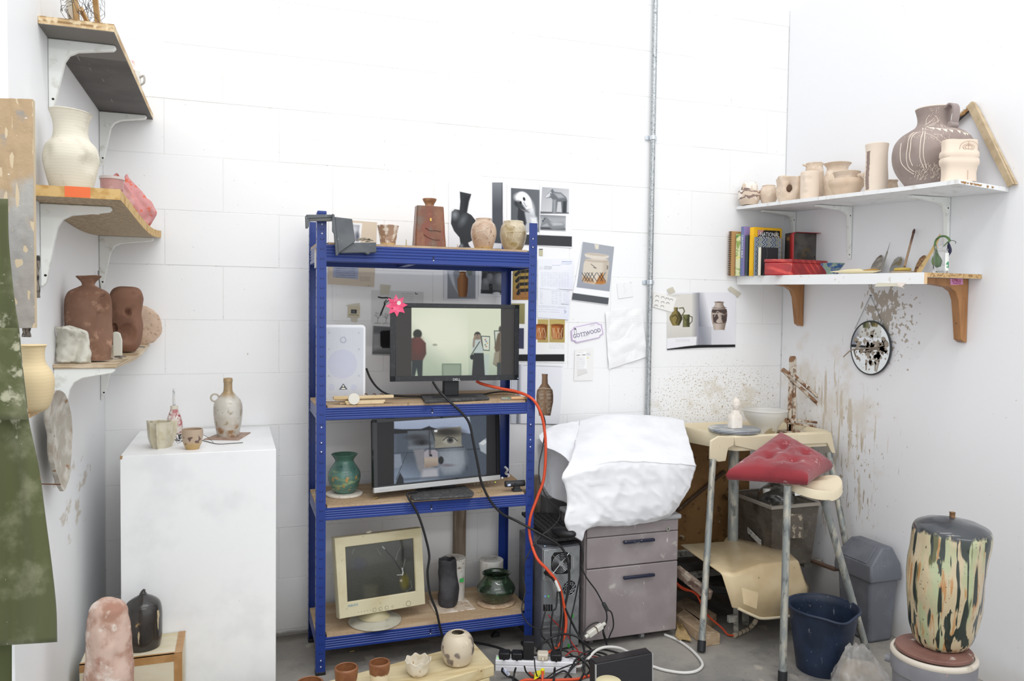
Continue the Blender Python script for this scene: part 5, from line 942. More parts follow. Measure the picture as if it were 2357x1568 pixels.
P=PZ(1141,1468,0.0);tag(G().prism([(-0.018,0),(0.02,0),(0.022,0.014),(0.0,0.022)],P,(1,0.1,0),(0,0,1),(0,1,0),0.025).obj('rubber_wedge',m_rub,W=True,bevel=0.002),'small black rubber wedge on the floor under the rack','wedge')
P=PZ(812,1501,0.0);t=E('screw','brass screw lying on the floor under the front of the rack','screw',P);G().cyl((-0.012,0,0.003),(0.004,0,0.004),0.0014,0.002,8).obj('shank',m_brass,t);G().cyl((0.004,0,0.0045),(0.007,0,0.0047),0.002,0.0046,12).obj('head',m_brass,t)
# ================================================================ floor in front of the rack
m_pine=M('sawn_pine','c9b78d',0.7,layers=[('w','b9a272',9,0.55,0.3,{'dir':'Y','dist':4,'ds':0.6}),('n','d9caa4',6,0.55,0.15,{'st':(0.15,1,1)}),('n','8f6f45',9,0.72,0.03)],bump=(40,0.08,(0.1,1,1)))
T2=0.12;B=PZ(1090,1478,T2);Fq=PZ(1138,1531,T2);Bl=PZ(813,1552,T2);d=(B-Bl).normalized();pw=Fq-B
def plank(name,lab,z0,z1,back,fr,L,mat=m_pine):
 poly=[back,fr,fr-d*L,back-d*L];o=Vector(((back.x+fr.x)/2-d.x*L/2,(back.y+fr.y)/2-d.y*L/2,z0))
 g=G().prism([(p.x-o.x,p.y-o.y)for p in poly],(0,0,0),(1,0,0),(0,1,0),(0,0,1),z1-z0)
 ob=g.obj(name,mat,bevel=0.004,seg=3);ob.location=o;return tag(ob,lab,'plank')
plank('timber_plank','upper thick pale timber plank carrying cups in the foreground',T2-0.042,T2,B,Fq,1.05)
plank('timber_plank','lower pale timber plank under the one that carries the cups',0.0,T2-0.0425,B-d*0.012+pw*0.06,Fq-d*0.02,1.02)
zt=T2+0.0006
m_tan=M('tan_stoneware','8a5a3a',0.45,layers=[('n','774a2e',5,0.55,0.12),('n','a0704d',20,0.62,0.06)],bump=(40,0.15))
def tumbler(u,vr,hw,h,lab,drip):
 R0=PZ(u,vr,zt+h);k=mpp(R0);P=Vector((R0.x,R0.y,zt));t=E('tumbler',lab,'cup',P)
 m=M('dip_%d'%u,'8a5a3a',0.42,layers=[('n','774a2e',12,0.55,0.12),('g','dfcfae','Z',h*drip+0.004,h*drip-0.004,{'wob':h*0.55,'ws':26}),('n','5a3a26',30,0.70,0.04)],bump=(40,0.15))
 out=smoothprof([(k*hw*0.72,0),(k*hw*0.80,h*0.15),(k*hw*0.93,h*0.6),(k*hw*1.0,h*0.93),(k*hw*0.97,h)],4)
 G().lathe(vessel(out,0.006),44).jit(0.001,20).obj('body',m,t,smooth=60)
tumbler(797,1536,27.5,0.092,'rust brown tumbler left of centre on the timber plank',0.52)
tumbler(873.5,1524,24.5,0.090,'rust and cream dipped tumbler beside the white bowl on the plank',0.60)
tumbler(713,1570,32,0.075,'low rust brown cup cut by the bottom of the photo',0.3)
P,out,k=lathe_px(962,1561,zt,[(17,1558),(24,1545),(29,1530),(31,1518)],sub=4)
t=E('bowl','white faceted bowl with a wavy rim on the timber plank','bowl',P)
g=G().lathe(vessel(out,0.003),48,wob=lambda a_,h:1-0.05*abs(math.sin(4*a_)));hm=out[-1][1]
g.v=[Vector((p.x,p.y,p.z+0.004*math.cos(8*math.atan2(p.y,p.x))*max(0,p.z/hm-0.6)/0.4))for p in g.v];g.obj('body',M('ivory_glaze','ddd5c4',0.3,layers=[('n','cbbfa6',8,0.56,0.1),('n','b99a70',14,0.68,0.04)],coat=0.4,bump=(20,0.2)),t,smooth=45)
P,out,k=lathe_px(1053,1536,zt,[(21,1532),(30,1522),(37,1503),(38,1488),(34,1470),(26,1459),(18,1456)],sub=5)
t=E('pot','round stoneware pot with brown leaf brushwork on the right end of the plank','pot',P)
G().lathe(vessel(out,0.006),52).obj('body',M('brushwork_pot','cbbda6',0.4,layers=[('n','7d7169',7,0.555,0.03,{'det':2,'box':[('Z',0.012,0.105,0.008)]}),('n','5f544e',12,0.60,0.04,{'st':(1,1,0.35),'box':[('Z',0.01,0.08,0.01)]}),('n','d9cebb',26,0.64,0.04,{'st':(1,1,0.2)})],coat=0.3,bump=(30,0.15)),t)
# ---- extension strip with its plugs
z=0.0;SA,SB=PZ(1140,1545,0),PZ(1326,1551,0);d=(SB-SA);Ls=d.length;d.normalize();pn=Vector((-d.y,d.x,0))
t=E('power_strip','white multi socket extension strip on the floor by the rack foot','power strip',SA+d*Ls/2+pn*0.028)
m_pw=M('white_socket_plastic','e3e3e8',0.4)
sec=[(0,0.0),(0,0.020),(0.003,0.022),(0.003,0.024),(0,0.026),(0.002,0.040),(0.006,0.043),(0.050,0.043),(0.056,0.038),(0.056,0)]
G().prism([(x,y)for x,y in sec],SA,pn,(0,0,1),d,Ls).obj('housing',m_pw,t,W=True,bevel=0.001)
p=SA+d*0.012+pn*0.02;G().bb((p.x-0.007,p.y-0.005,0.0425),(p.x+0.007,p.y+0.006,0.0475)).obj('neon_switch',M('neon_green','b9f2b0',0.3,emit=0.4),t,W=True)
for k_ in range(6):
 c=SA+d*(0.045+0.052*k_)+pn*0.03;g=G()
 for ox,oy in((0,0.010),(-0.009,-0.006),(0.009,-0.006)):q=c+d*ox+pn*oy;g.bb((q.x-0.003,q.y-0.0012,0.0429),(q.x+0.003,q.y+0.0012,0.0434))
 g.obj('socket',m_hole,t,W=True,smooth=0,kind='stuff')
Rm=Matrix((d,pn,Vector((0,0,1)))).transposed()
m_blkp=M('black_plug','1d1d1f',0.5,layers=[('n','3b3b3c',30,0.66,0.05)]);m_crm=M('cream_plug','d8cfbf',0.5,layers=[('n','b9ad98',20,0.6,0.06)])
def plug(u,mat,lab,w=0.046,dp=0.044,h=0.026,rise=0.0):
 f=(u-1140)/(1326-1140);c=SA+d*(Ls*f)+pn*0.027;c.z=0.0436;t=E('plug',lab,'plug',c)
 ob=G().prism([(-w*0.42,-dp/2),(w*0.42,-dp/2),(w/2,-dp*0.2),(w*0.46,dp/2),(-w*0.46,dp/2),(-w/2,-dp*0.2)],(0,0,0),Rm.col[0],Rm.col[1],(0,0,1),h).obj('body',mat,t,bevel=0.004,seg=3)
 G().cyl(Rm.col[1]*(-dp/2)+Vector((0,0,h*0.45)),Rm.col[1]*(-dp/2-0.018)+Vector((0,0,h*0.35)),0.0055,0.004,10).obj('cord_grip',mat,t);return c
plug(1160,m_blkp,'first black plug from the left end of the white extension strip');plug(1190,m_blkp,'second black plug from the left in the white extension strip')
plug(1249,m_crm,'cream plug in the white extension strip');plug(1280,m_blkp,'black plug right of the cream plug in the extension strip')
f=(1218.5-1140)/186;c=SA+d*(Ls*f)+pn*0.03;c.z=0.0436;t=E('power_adapter','tall black block power adapter standing in the extension strip','adapter',c)
G().box((0,0.012,0.038),(0.044,0.066,0.075),Rm).obj('body',m_blkp,t,bevel=0.004)
# ---- computer tower
A=PZ(1248,1508,0);Bq=PZ(1333,1490,0);ax=Bq-A;Wt=ax.length;ax.normalize();ay=Vector((-ax.y,ax.x,0));Ht=zat(A,1265);Dt=0.40
m_case=M('grey_steel_case','6d6e73',0.5,0.35,layers=[('n','808186',5,0.55,0.15),('n','9a9a9c',60,0.74,0.03)]);m_sil=M('silver_panel','a9adb0',0.38,0.6,layers=[('n','8f9396',9,0.56,0.12)])
t=E('computer_tower','silver and grey computer tower, its back with two fans facing the camera','computer',A+ax*Wt/2+ay*Dt/2)
ad=Vector((0.012,1,0));Dt=0.31;ft=[A+ay*0.01,Bq+ay*0.01,Bq+ad*Dt,A+ad*Dt];G().prism([(p.x,p.y)for p in ft],(0,0,0.002),(1,0,0),(0,1,0),(0,0,1),Ht-0.002).obj('case',m_case,t,W=True,bevel=0.004)
G().prism([(p.x,p.y)for p in(A+ax*0.003,Bq-ax*0.003,Bq-ax*0.003+ay*0.012,A+ax*0.003+ay*0.012)],(0,0,0.01),(1,0,0),(0,1,0),(0,0,1),Ht-0.014).obj('rear_panel',m_sil,t,W=True,bevel=0.002)
na=ay;da=na.dot(A);tp=lambda u,v,o=0.0:hit(u,v,na,da-o);RmT=(-ay).to_track_quat('Z','Y').to_matrix()
def quad(px,o,dep,name,mat,par=t,**k):
 P=[tp(u,v,o)for u,v in px];g=G();n=len(P);g.add(P+[p+ay*dep for p in P],[tuple(range(n)),tuple(range(2*n-1,n-1,-1))]+[(i,(i+1)%n,n+(i+1)%n,n+i)for i in range(n)]);return g.obj(name,mat,par,W=True,**k)
m_fanb=M('fan_black','101012',0.6)
def ring(g,c,r,w):
 pts=[c+ax*r*math.cos(a_)+Vector((0,0,1))*r*math.sin(a_)for a_ in np.linspace(0,2*PI,33)];g.tube(pts,w,6,1)
fb1=quad([(1269,1283),(1276,1272),(1305,1271),(1314,1279),(1314,1310),(1306,1321),(1280,1322),(1269,1312)],0.001,0.002,'fan',m_fanb,smooth=0)
c=tp(1291,1297,0.004);kk=mpp(c);g=G()
for r in(8,11.5,15,18.5,22):ring(g,c,r*kk,0.0010)
g.obj('fan_guard',M('chrome_wire','c9cccf',0.25,0.9),fb1,W=True)
G().cyl(c+ax*21*kk+Vector((0,0,21*kk)),c-ax*21*kk-Vector((0,0,21*kk)),0.0012,n=6).obj('guard_bar',M('chrome_wire','c9cccf'),fb1,W=True);G().cyl(c+ax*21*kk-Vector((0,0,21*kk)),c-ax*21*kk+Vector((0,0,21*kk)),0.0012,n=6).obj('guard_bar',M('chrome_wire','c9cccf'),fb1,W=True)
G().lathe([(6*kk,0),(6*kk,0.002)],20,c-ay*0.0005,R=RmT).obj('fan_hub',M('hub_silver','b5b7b9',0.4,0.5),fb1,W=True,smooth=0)
c=tp(1310,1353,0.001);f2=G().lathe([(18.5*kk,0),(18.5*kk,0.0015)],36,c+ay*0.001,R=RmT).obj('fan',m_fanb,t,W=True,smooth=0)
g=G()
for r in(8,12.5,18):ring(g,c-ay*0.002,r*kk,0.0013)
for k_ in range(10):a0=k_*PI/5;g.tube([c-ay*0.002+ax*(r*kk*math.cos(a0+r*0.06))+Vector((0,0,r*kk*math.sin(a0+r*0.06)))for r in(8,12,15,18)],0.0012,5,2)
g.obj('fan_guard',m_sil,f2,W=True)
quad([(1251,1337),(1272,1337),(1273,1391),(1251,1392)],0.001,0.002,'port_plate',M('port_plate','8e9396',0.4,0.5),smooth=0)
for u,c_ in((1254.5,'7fa0d9'),(1262,'5fc86a')):G().lathe([(2.4*kk,0),(2.4*kk,0.003)],14,tp(u,1373,0.001),R=RmT).obj('audio_port',M('port_'+c_,c_,0.4),t,W=True,smooth=0)
for k_ in range(4):quad([(1251+5.6*k_,1392),(1255+5.6*k_,1392),(1255+5.6*k_,1407),(1251+5.6*k_,1407)],0.0015,0.003,'usb_port',m_fanb,smooth=0)
quad([(1275,1393),(1293,1391),(1293,1418),(1280,1420),(1275,1414)],0.0014,0.002,'lock_plate',M('plate_pale','b9bdc0',0.35,0.6),smooth=0,bevel=0.0006)
for k_ in range(4):quad([(1249,1432+14*k_),(1292,1428+14*k_),(1292,1437+14*k_),(1249,1441+14*k_)],0.001,0.002,'slot_cover',M('slot_grey','77797c',0.5,0.5),smooth=0)
for u,v in((1318,1418),(1309,1487)):quad([(u-2.5,v-4),(u+2.5,v-4),(u+2.5,v+4),(u-2.5,v+4)],0.001,0.003,'green_tab',M('tool_green','39a93f',0.5),smooth=0)
quad([(1319,1281),(1321.5,1281),(1321.5,1309),(1319,1309)],0.0012,0.002,'serial_label',M('serial_label','d5d5d0',0.6,layers=[('w','4a4a4c',160,0.5,0.1,{'dir':'Z','dist':0})]),smooth=0)
for u,v in((1261,1272),(1323,1265),(1314,1273),(1313,1319),(1252,1333),(1285,1378),(1331,1322)):G().lathe([(1.9*kk,0),(1.3*kk,0.002)],10,tp(u,v,0.001)+ay*0.0005,R=RmT).obj('screw',M('chrome_wire','c9cccf'),t,W=True)
pk=tp(1258,1318,0.0);G().tube([pk+ay*0.002,pk-ay*0.022,pk-ay*0.034+ax*0.008+Vector((0,0,-0.010)),pk-ay*0.036+ax*0.018+Vector((0,0,-0.024))],lambda s:0.013-0.007*s,12).obj('mains_plug',m_blkp,t,W=True)
zk=Ht+0.0005
q=[PZ(u,v,zk)for u,v in((1236,1253),(1284,1256),(1284,1238),(1240,1234))];t=E('router_box','small flat black box with a blue light on top of the computer tower','box',sum(q,Vector())/4)
G().prism([(p.x,p.y)for p in q],(0,0,zk),(1,0,0),(0,1,0),(0,0,1),0.018).obj('body',m_rub,t,W=True,bevel=0.003);p=PZ(1254,1257,zk+0.009);G().sph(p+Vector((0,-0.001,0)),0.0018,8,6).obj('power_light',M('led_blue','9cc4ff'),t,W=True)
k0,k1,k2,k3=PD(1271,1247,0),0,0,0
zq=zk+0.019;K=[PZ(1272,1249,zq),PZ(1337,1242,zq),PZ(1276,1190,zq+0.012),PZ(1200,1186,zq+0.012)]
t=E('keyboard','dusty black keyboard lying across the top of the computer tower','keyboard',sum(K,Vector())/4-Vector((0,0,0.006)))
m_kb=M('dusty_key_black','2b2b2c',0.65,layers=[('n','5d5c5a',60,0.62,0.08),('n','a9a6a0',90,0.74,0.03)])
up=Vector((0,0,1));g=G();g.add(K+[p+up*0.016 for p in K],[(3,2,1,0),(4,5,6,7),(0,1,5,4),(1,2,6,5),(2,3,7,6),(3,0,4,7)]);g.obj('tray',m_kb,t,W=True,bevel=0.003)
g=G()
for i in range(5):
 for j in range(17):
  s0,s1=0.06+i*0.18,0.06+i*0.18+0.15;t0,t1=0.03+j*0.0555,0.03+j*0.0555+0.047
  bl=lambda s,tt:(K[0]*(1-s)+K[1]*s)*(1-tt)+(K[3]*(1-s)+K[2]*s)*tt
  b4=[bl(s0,t0)+up*0.016,bl(s1,t0)+up*0.016,bl(s1,t1)+up*0.016,bl(s0,t1)+up*0.016];cc=sum(b4,Vector())/4
  g.add(b4+[cc+(p-cc)*0.8+up*0.006 for p in b4],[(4,5,6,7),(0,1,5,4),(1,2,6,5),(2,3,7,6),(3,0,4,7)])
g.obj('keys',m_kb,t,W=True,smooth=0,kind='stuff')
pm=PZ(1297,1236,zq+0.028);md=Vector((0.55,-0.83,0)).normalized();sdv=Vector((md.y,-md.x,0));t=E('mouse','black computer mouse resting on the keyboard by the white sheet','mouse',pm)
Rq=Matrix((md,sdv,up)).transposed();G().sph((0,0,0.019),(0.060,0.033,0.022),24,14,R=None,fn=lambda p,dd:Rq@Vector((p.x,p.y,max(p.z,-0.014)))).obj('body',M('mouse_black','1b1b1d',0.35),t,smooth=60)
G().tube([Rq@Vector((0.010,0,0.0405)),Rq@Vector((0.035,0,0.037)),Rq@Vector((0.052,0,0.029))],0.0018,6).obj('wheel_slot',M('dark_hole','2c2a29'),t)
# ---- steel drawer pedestal
A=PZ(1342,1478,0.03);Bq=PZ(1556,1449,0.03);yf=-0.52;x0,x1=PY(1345,1478,yf).x,PY(1557,1449,yf).x;zt_=0.53;Aw=(x0,yf,0.03)
m_ped=M('mauve_grey_steel','93898a',0.5,0.1,layers=[('n','a39a9a',3,0.55,0.15),('n','bdb6b2',7,0.68,0.04,{'det':6}),('n','d0cbc6',40,0.72,0.03,{'st':(1,1,0.2)}),('r','b39a6a',20,0.72,0.05,(0.0,-0.27,0.06),(0.04,0.1,0.05))],bump=(30,0.05))
t=E('drawer_pedestal','dusty mauve grey steel drawer pedestal under the white sheet','cabinet',((x0+x1)/2,-0.385,0))
zz=lambda v,u=1346:zat(PY(u,v,yf),v);zl,zd=zat((x0,yf),1240),zat((x0,yf),1312)
G().bb((x0,yf+0.012,0.03),(x1,-0.25,zt_-0.004)).obj('carcass',m_ped,t,W=True,bevel=0.003)
G().bb((x0-0.010,yf-0.012,zt_-0.004),(x1+0.010,-0.245,zt_+0.018)).obj('top',M('grey_top','a9a9ab',0.55,layers=[('n','c4c2bf',8,0.6,0.1)]),t,W=True,bevel=0.008,seg=3)
G().bb((x0+0.004,yf-0.002,zl+0.002),(x1-0.003,yf+0.016,zt_-0.005)).obj('lock_rail',m_ped,t,W=True,bevel=0.002)
pl_=PY(1537,1217,yf-0.002);lk=G().cyl(pl_,pl_+Vector((0,-0.004,0)),0.0115,n=24).obj('lock',M('lock_silver','bab7b0',0.35,0.7),t,W=True);G().bb((pl_.x-0.0015,pl_.y-0.0048,pl_.z-0.005),(pl_.x+0.0015,pl_.y-0.0035,pl_.z+0.005)).obj('keyhole',m_hole,lk,W=True)
m_nav=M('navy_handle','22263a',0.4,layers=[('n','9a9894',30,0.66,0.05)])
for za,zb2,hv in((zd+0.002,zl-0.001,1247),(0.032,zd-0.002,1329)):
 dr=G().bb((x0+0.004,yf-0.004,za),(x1-0.003,yf+0.016,zb2)).obj('drawer',m_ped,t,W=True,bevel=0.004,seg=3)
 a_,b_=PY(1435,hv+2,yf-0.018),PY(1506,hv-3,yf-0.018);g=G().bb((a_.x,yf-0.027,a_.z-0.006),(b_.x,yf-0.012,a_.z+0.0065));g.bb((a_.x+0.01,yf-0.014,a_.z-0.004),(a_.x+0.02,yf-0.003,a_.z+0.004));g.bb((b_.x-0.02,yf-0.014,a_.z-0.004),(b_.x-0.01,yf-0.003,a_.z+0.004));g.obj('handle',m_nav,dr,W=True,bevel=0.003)
for cx,cy in((x0+0.05,yf+0.05),(x1-0.16,yf+0.03),(x1-0.05,-0.29),(x0+0.05,-0.29)):
 cs=G().cyl((cx-0.008,cy,0.0155),(cx+0.008,cy,0.0155),0.0150,n=18).obj('caster',M('caster_grey','8d8d8f',0.5),t,W=True)
a_=PY(1262,1148,-0.15);tb=G().bb((a_.x,-0.15,0.0),(2.36,-0.055,a_.z)).obj('body',M('dark_grey_steel','6a6867',0.5,layers=[('n','7d7a78',5,0.55,0.15)]),None,W=False)
t=E('steel_cabinet','dark grey steel cabinet against the wall behind the covered object','cabinet',((a_.x+2.36)/2,-0.12,0));tb.parent=t;tb.location=-Vector(t.location)
G().bb((a_.x-0.006,-0.155,a_.z),(2.366,-0.052,a_.z+0.018)).obj('top',M('grey_top','a9a9ab'),t,W=True,bevel=0.003)
# ---- white sheet over a bulky object
m_sheet=M('white_sheet','eeeff2',0.55,layers=[('n','e3e4e8',4,0.55,0.2)],sheen=0.1)
W3=lambda rows:[[PY(u,v,y)for u,v,y in r]for r in rows]
main=W3([[(1330,1010,-0.06),(1385,1000,-0.06),(1440,1000,-0.06),(1500,1000,-0.06),(1545,1005,-0.06),(1570,1010,-0.08)],[(1335,969,-0.12),(1385,957,-0.12),(1440,954,-0.12),(1500,957,-0.12),(1545,962,-0.12),(1573,967,-0.14)],[(1326,1008,-0.32),(1385,998,-0.33),(1445,1000,-0.33),(1505,1004,-0.33),(1555,1008,-0.33),(1586,1016,-0.35)],[(1312,1060,-0.52),(1388,1058,-0.555),(1448,1056,-0.56),(1508,1059,-0.56),(1562,1063,-0.56),(1601,1068,-0.555)],[(1293,1096,-0.56),(1386,1071,-0.585),(1448,1066,-0.585),(1508,1068,-0.585),(1562,1071,-0.585),(1603,1074,-0.57)],[(1300,1118,-0.56),(1380,1110,-0.585),(1448,1106,-0.588),(1508,1108,-0.588),(1560,1110,-0.588),(1591,1114,-0.572)],[(1306,1158,-0.555),(1375,1155,-0.588),(1445,1152,-0.588),(1508,1152,-0.588),(1552,1150,-0.588),(1574,1148,-0.572)],[(1298,1198,-0.565),(1372,1186,-0.590),(1440,1190,-0.580),(1505,1186,-0.575),(1540,1181,-0.570),(1556,1176,-0.555)],[(1312,1226,-0.56),(1364,1203,-0.588),(1440,1207,-0.565),(1500,1199,-0.558),(1535,1190,-0.552),(1547,1183,-0.545)],[(1338,1246,-0.56),(1357,1215,-0.575),(1440,1211,-0.556),(1500,1202,-0.552),(1535,1192,-0.548),(1546,1185,-0.542)]])
def crinkle(R,amp,seed,sc=9.0):
 out=[]
 for r in R:
  rr_=[]
  for p in r:
   n1=mnoise.noise(Vector((p.x*sc,p.z*sc*0.8,seed)));n2=mnoise.noise(Vector((p.x*sc*2.3+p.z*7,p.z*sc*2,seed+4)))
   c_=(1-abs(n1))**4*0.9+(1-abs(n2))**5*0.5-0.7;rr_.append(p+Vector((0.2*c_*amp,-c_*amp,0.3*n2*amp)))
  out.append(rr_)
 return out
t=E('white_sheet','crumpled white sheet draped over a bulky object on the drawer pedestal','sheet',(2.2,-0.35,0.548))
G().grid(crinkle(patch(main,90,90),0.009,2.0)).obj('cloth',m_sheet,t,W=True,smooth=50,solid=0.0015)
flap=W3([[(1262,985,-0.22),(1285,977,-0.20),(1310,972,-0.16),(1340,968,-0.12)],[(1240,1004,-0.30),(1268,1000,-0.29),(1300,995,-0.29),(1331,990,-0.25)],[(1257,1029,-0.36),(1277,1032,-0.37),(1302,1026,-0.37),(1326,1020,-0.36)],[(1276,1037,-0.40),(1290,1046,-0.42),(1306,1052,-0.43),(1320,1045,-0.44)],[(1292,1045,-0.44),(1301,1053,-0.46),(1308,1062,-0.48),(1314,1066,-0.50)]])
G().grid(crinkle(patch(flap,40,40),0.008,7.0,14)).obj('side_flap',m_sheet,t,W=True,smooth=50,solid=0.0015)
inner=W3([[(1236,1008,-0.24),(1262,1010,-0.20),(1290,1015,-0.20),(1325,1020,-0.25)],[(1238,1060,-0.24),(1266,1065,-0.20),(1295,1070,-0.24),(1318,1075,-0.36)],[(1248,1110,-0.24),(1270,1115,-0.22),(1295,1118,-0.28),(1312,1120,-0.42)],[(1263,1138,-0.24),(1278,1148,-0.25),(1298,1155,-0.31),(1312,1162,-0.45)]])
G().grid(crinkle(patch(inner,40,40),0.008,11.0,12)).obj('rear_fall',m_sheet,t,W=True,smooth=50,solid=0.0015)
# ---- flat black electronic box and cream pot in front
yb_=-1.005;q=[PY(u,v,yb_)for u,v in((1370,1530),(1502,1504),(1505,1600),(1374,1615))];zlo=0.0
t=E('flat_black_box','flat black electronic box with silver edges standing on the floor','device',((q[0].x+q[1].x)/2,yb_+0.03,0))
G().prism([(q[0].x,q[0].z),(q[1].x,q[1].z),(q[1].x+0.004,0.0),(q[0].x+0.004,0.0)],(0,yb_,0),(1,0,0),(0,0,1),(0,1,0),0.05).obj('housing',M('matt_black_box','2c2c2f',0.55,layers=[('n','44444a',60,0.70,0.04)]),t,W=True,bevel=0.003)
G().prism([(q[0].x,q[0].z-0.001),(q[0].x+0.004,q[0].z-0.001),(q[0].x+0.008,0.0),(q[0].x+0.004,0)],(0,yb_-0.0025,0),(1,0,0),(0,0,1),(0,1,0),0.006).obj('silver_edge',M('silver_plastic','c3c4c4'),t,W=True,label='silver edge strip')
G().prism([(q[1].x-0.002,q[1].z-0.001),(q[1].x+0.001,q[1].z-0.001),(q[1].x+0.005,0.0),(q[1].x+0.002,0)],(0,yb_-0.002,0),(1,0,0),(0,0,1),(0,1,0),0.006).obj('silver_edge',M('silver_plastic','c3c4c4'),t,W=True,label='silver edge strip')
G().prism([(q[0].x+0.002,q[0].z+0.0005),(q[1].x-0.002,q[1].z+0.0005),(q[1].x-0.004,q[1].z+0.0025),(q[0].x+0.004,q[0].z+0.0025)],(0,yb_+0.004,0),(1,0,0),(0,0,1),(0,1,0),0.042).obj('gloss_top',M('gloss_black','1c1c1f'),t,W=True)
P=PY(1401,1566,-1.30);k=mpp(P);h=P.z;t=E('cream_jar','top of a cream ceramic jar at the bottom edge of the photo','jar',(P.x,P.y,0))
G().lathe([(k*26,0),(k*33,h*0.4),(k*31,h*0.9),(k*29,h*0.99),(k*26,h),(0.0005,h+0.002)],44).obj('body',M('cream_glaze','cfc49c',0.4),t,smooth=50)
# ================================================================ cables
m_cab=M('black_cable','1f1f21',0.45);m_cabd=M('dusty_cable','39393a',0.6);m_or=M('orange_cable','d8512f',0.5);m_wc_=M('white_cable','d9d7d2',0.5);m_rd=M('red_twist_cable','b8302f',0.5,layers=[('w','3a1616',120,0.7,0.1,{'dir':'DIAGONAL','dist':0})])
def cable(lab,pts,r=0.004,mat=m_cab,n=8):
 P=[]
 for p in pts:
  q_=PY(*p)if len(p)==3 else PZ(p[0],p[1],p[2])
  q_.z=max(q_.z,r+0.0006);P.append(q_)
 return tag(G().tube(P,r,n,7).obj('cable',mat,W=True,smooth=80),lab,'cable')
FZ=lambda u,v,z=0.005:(u,v,z,'z')
def cab2(lab,pts,r=0.004,mat=m_cab):
 P=[]
 for p in pts:
  q_=PZ(p[0],p[1],p[2])if len(p)==4 else PY(*p)
  q_.z=max(q_.z,r+0.0006);P.append(q_)
 return tag(G().tube(P,r,8,7).obj('cable',mat,W=True,smooth=80),lab,'cable')
cab2('thick black cable looping from under the top monitor down past the silver edged monitor',[(997,880,-0.37),(1008,897,-0.42),(1030,920,-0.447),(1062,950,-0.455),(1080,975,-0.455),(1090,1020,-0.455),(1101,1075,-0.455),(1108,1110,-0.455),(1128,1152,-0.455),(1155,1182,-0.455),(1190,1200,-0.458),(1240,1227,-0.50),(1290,1258,-0.53),(1308,1300,-0.54),(1309,1350,-0.545),(1300,1400,-0.55),(1296,1450,-0.56),(1290,1500,-0.60),(1282,1535,-0.62)],0.0052)
cab2('black cable curving from the white speaker to behind the top monitor',[(843,848,-0.16),(852,870,-0.17),(868,892,-0.20),(890,907,-0.23),(915,911.5,-0.25),(960,912.5,-0.26),(1000,911,-0.25)],0.0045)
cab2('black cable running out to the right behind the top monitor stand',[(1113,908,-0.28),(1140,903,-0.26),(1165,901.5,-0.24),(1200,906,-0.24)],0.004)
cab2('black cable hanging from the silver edged monitor down across the bottom shelf',[(960,1133,-0.40),(940,1136,-0.43),(940,1146,-0.445),(955,1170,-0.447),(968,1200,-0.447),(980,1240,-0.447),(988,1280,-0.447),(984,1320,-0.447),(990,1368,-0.447),(1004,1405,-0.447),(1012,1440,-0.450),(1018,1465,-0.45)],0.0048)
cab2('thick orange cable running from the top monitor over the right post to the floor',[(1096,877,-0.28),(1110,884,-0.29),(1150,894,-0.33),(1190,902,-0.38),(1222,916,-0.445),(1240,940,-0.46),(1251,975,-0.46),(1256,1030,-0.46),(1252,1100,-0.46),(1237,1145,-0.46),(1221,1190,-0.462),(1219,1230,-0.465),(1234,1282,-0.53),(1260,1312,-0.55),(1285,1345,-0.555),(1297,1390,-0.555),(1303,1430,-0.56),(1297,1470,-0.57),(1275,1495,-0.58),(1248,1508,-0.585)],0.0062,m_or)
cab2('thin dark cable drooping beside the orange cable along the right rack post',[(1225,918,-0.44),(1245,945,-0.452),(1255,975,-0.452),(1250,1025,-0.452),(1241,1070,-0.452),(1243,1110,-0.452),(1262,1150,-0.45),(1285,1172,-0.45),(1288,1192,-0.46),(1270,1215,-0.48),(1240,1238,-0.50),(1222,1265,-0.50),(1205,1300,-0.48),(1203,1325,-0.455),(1209,1360,-0.452),(1201,1405,-0.452),(1215,1435,-0.455),(1240,1448,-0.53),(1262,1446,-0.55)],0.0028,m_cabd)
cab2('black mouse lead falling between the tower and the drawer pedestal',[(1325,1232,-0.50),(1337,1250,-0.54),(1342,1280,-0.55),(1338,1310,-0.55),(1330,1350,-0.55),(1322,1390,-0.55),(1314,1430,-0.56),(1312,1470,-0.58),(1320,1500,-0.62)],0.003)
cab2('black lead with a moulded lump looping in front of the drawer pedestal',[(1336,1300,-0.55),(1350,1330,-0.56),(1372,1360,-0.565),(1388,1390,-0.57),(1394,1404,-0.57),(1397,1420,-0.57),(1395,1435,-0.57),(1388,1455,-0.58),(1396,1478,-0.58),(1405,1460,-0.58),(1412,1440,-0.58),(1408,1412,-0.575),(1398,1403,-0.57)],0.003)
a_,b_=PY(1389,1389,-0.571),PY(1398,1406,-0.571);tag(G().cyl(a_,b_,0.0088,n=14).obj('ferrite_lump',m_cabd,W=True,bevel=0.002),'dark moulded lump on the lead before the drawer pedestal','lump')
cab2('black loop of lead hanging from the white connector block',[(1388,1445,-0.585),(1392,1470,-0.59),(1397,1486,-0.60),(1394,1470,-0.60),(1388,1452,-0.59),(1378,1434,-0.58),(1358,1440,-0.58),(1340,1462,-0.60),(1335,1470,-0.61)],0.003)
a_,b_=PY(1349,1466,-0.60),PY(1390,1437,-0.585);dv=(b_-a_);t=E('connector_block','white cable connector pair strapped together before the drawer pedestal','connector',(a_+b_)/2)
Rq=dv.to_track_quat('X','Z').to_matrix();m_cn=M('white_connector','d9d6cc',0.45)
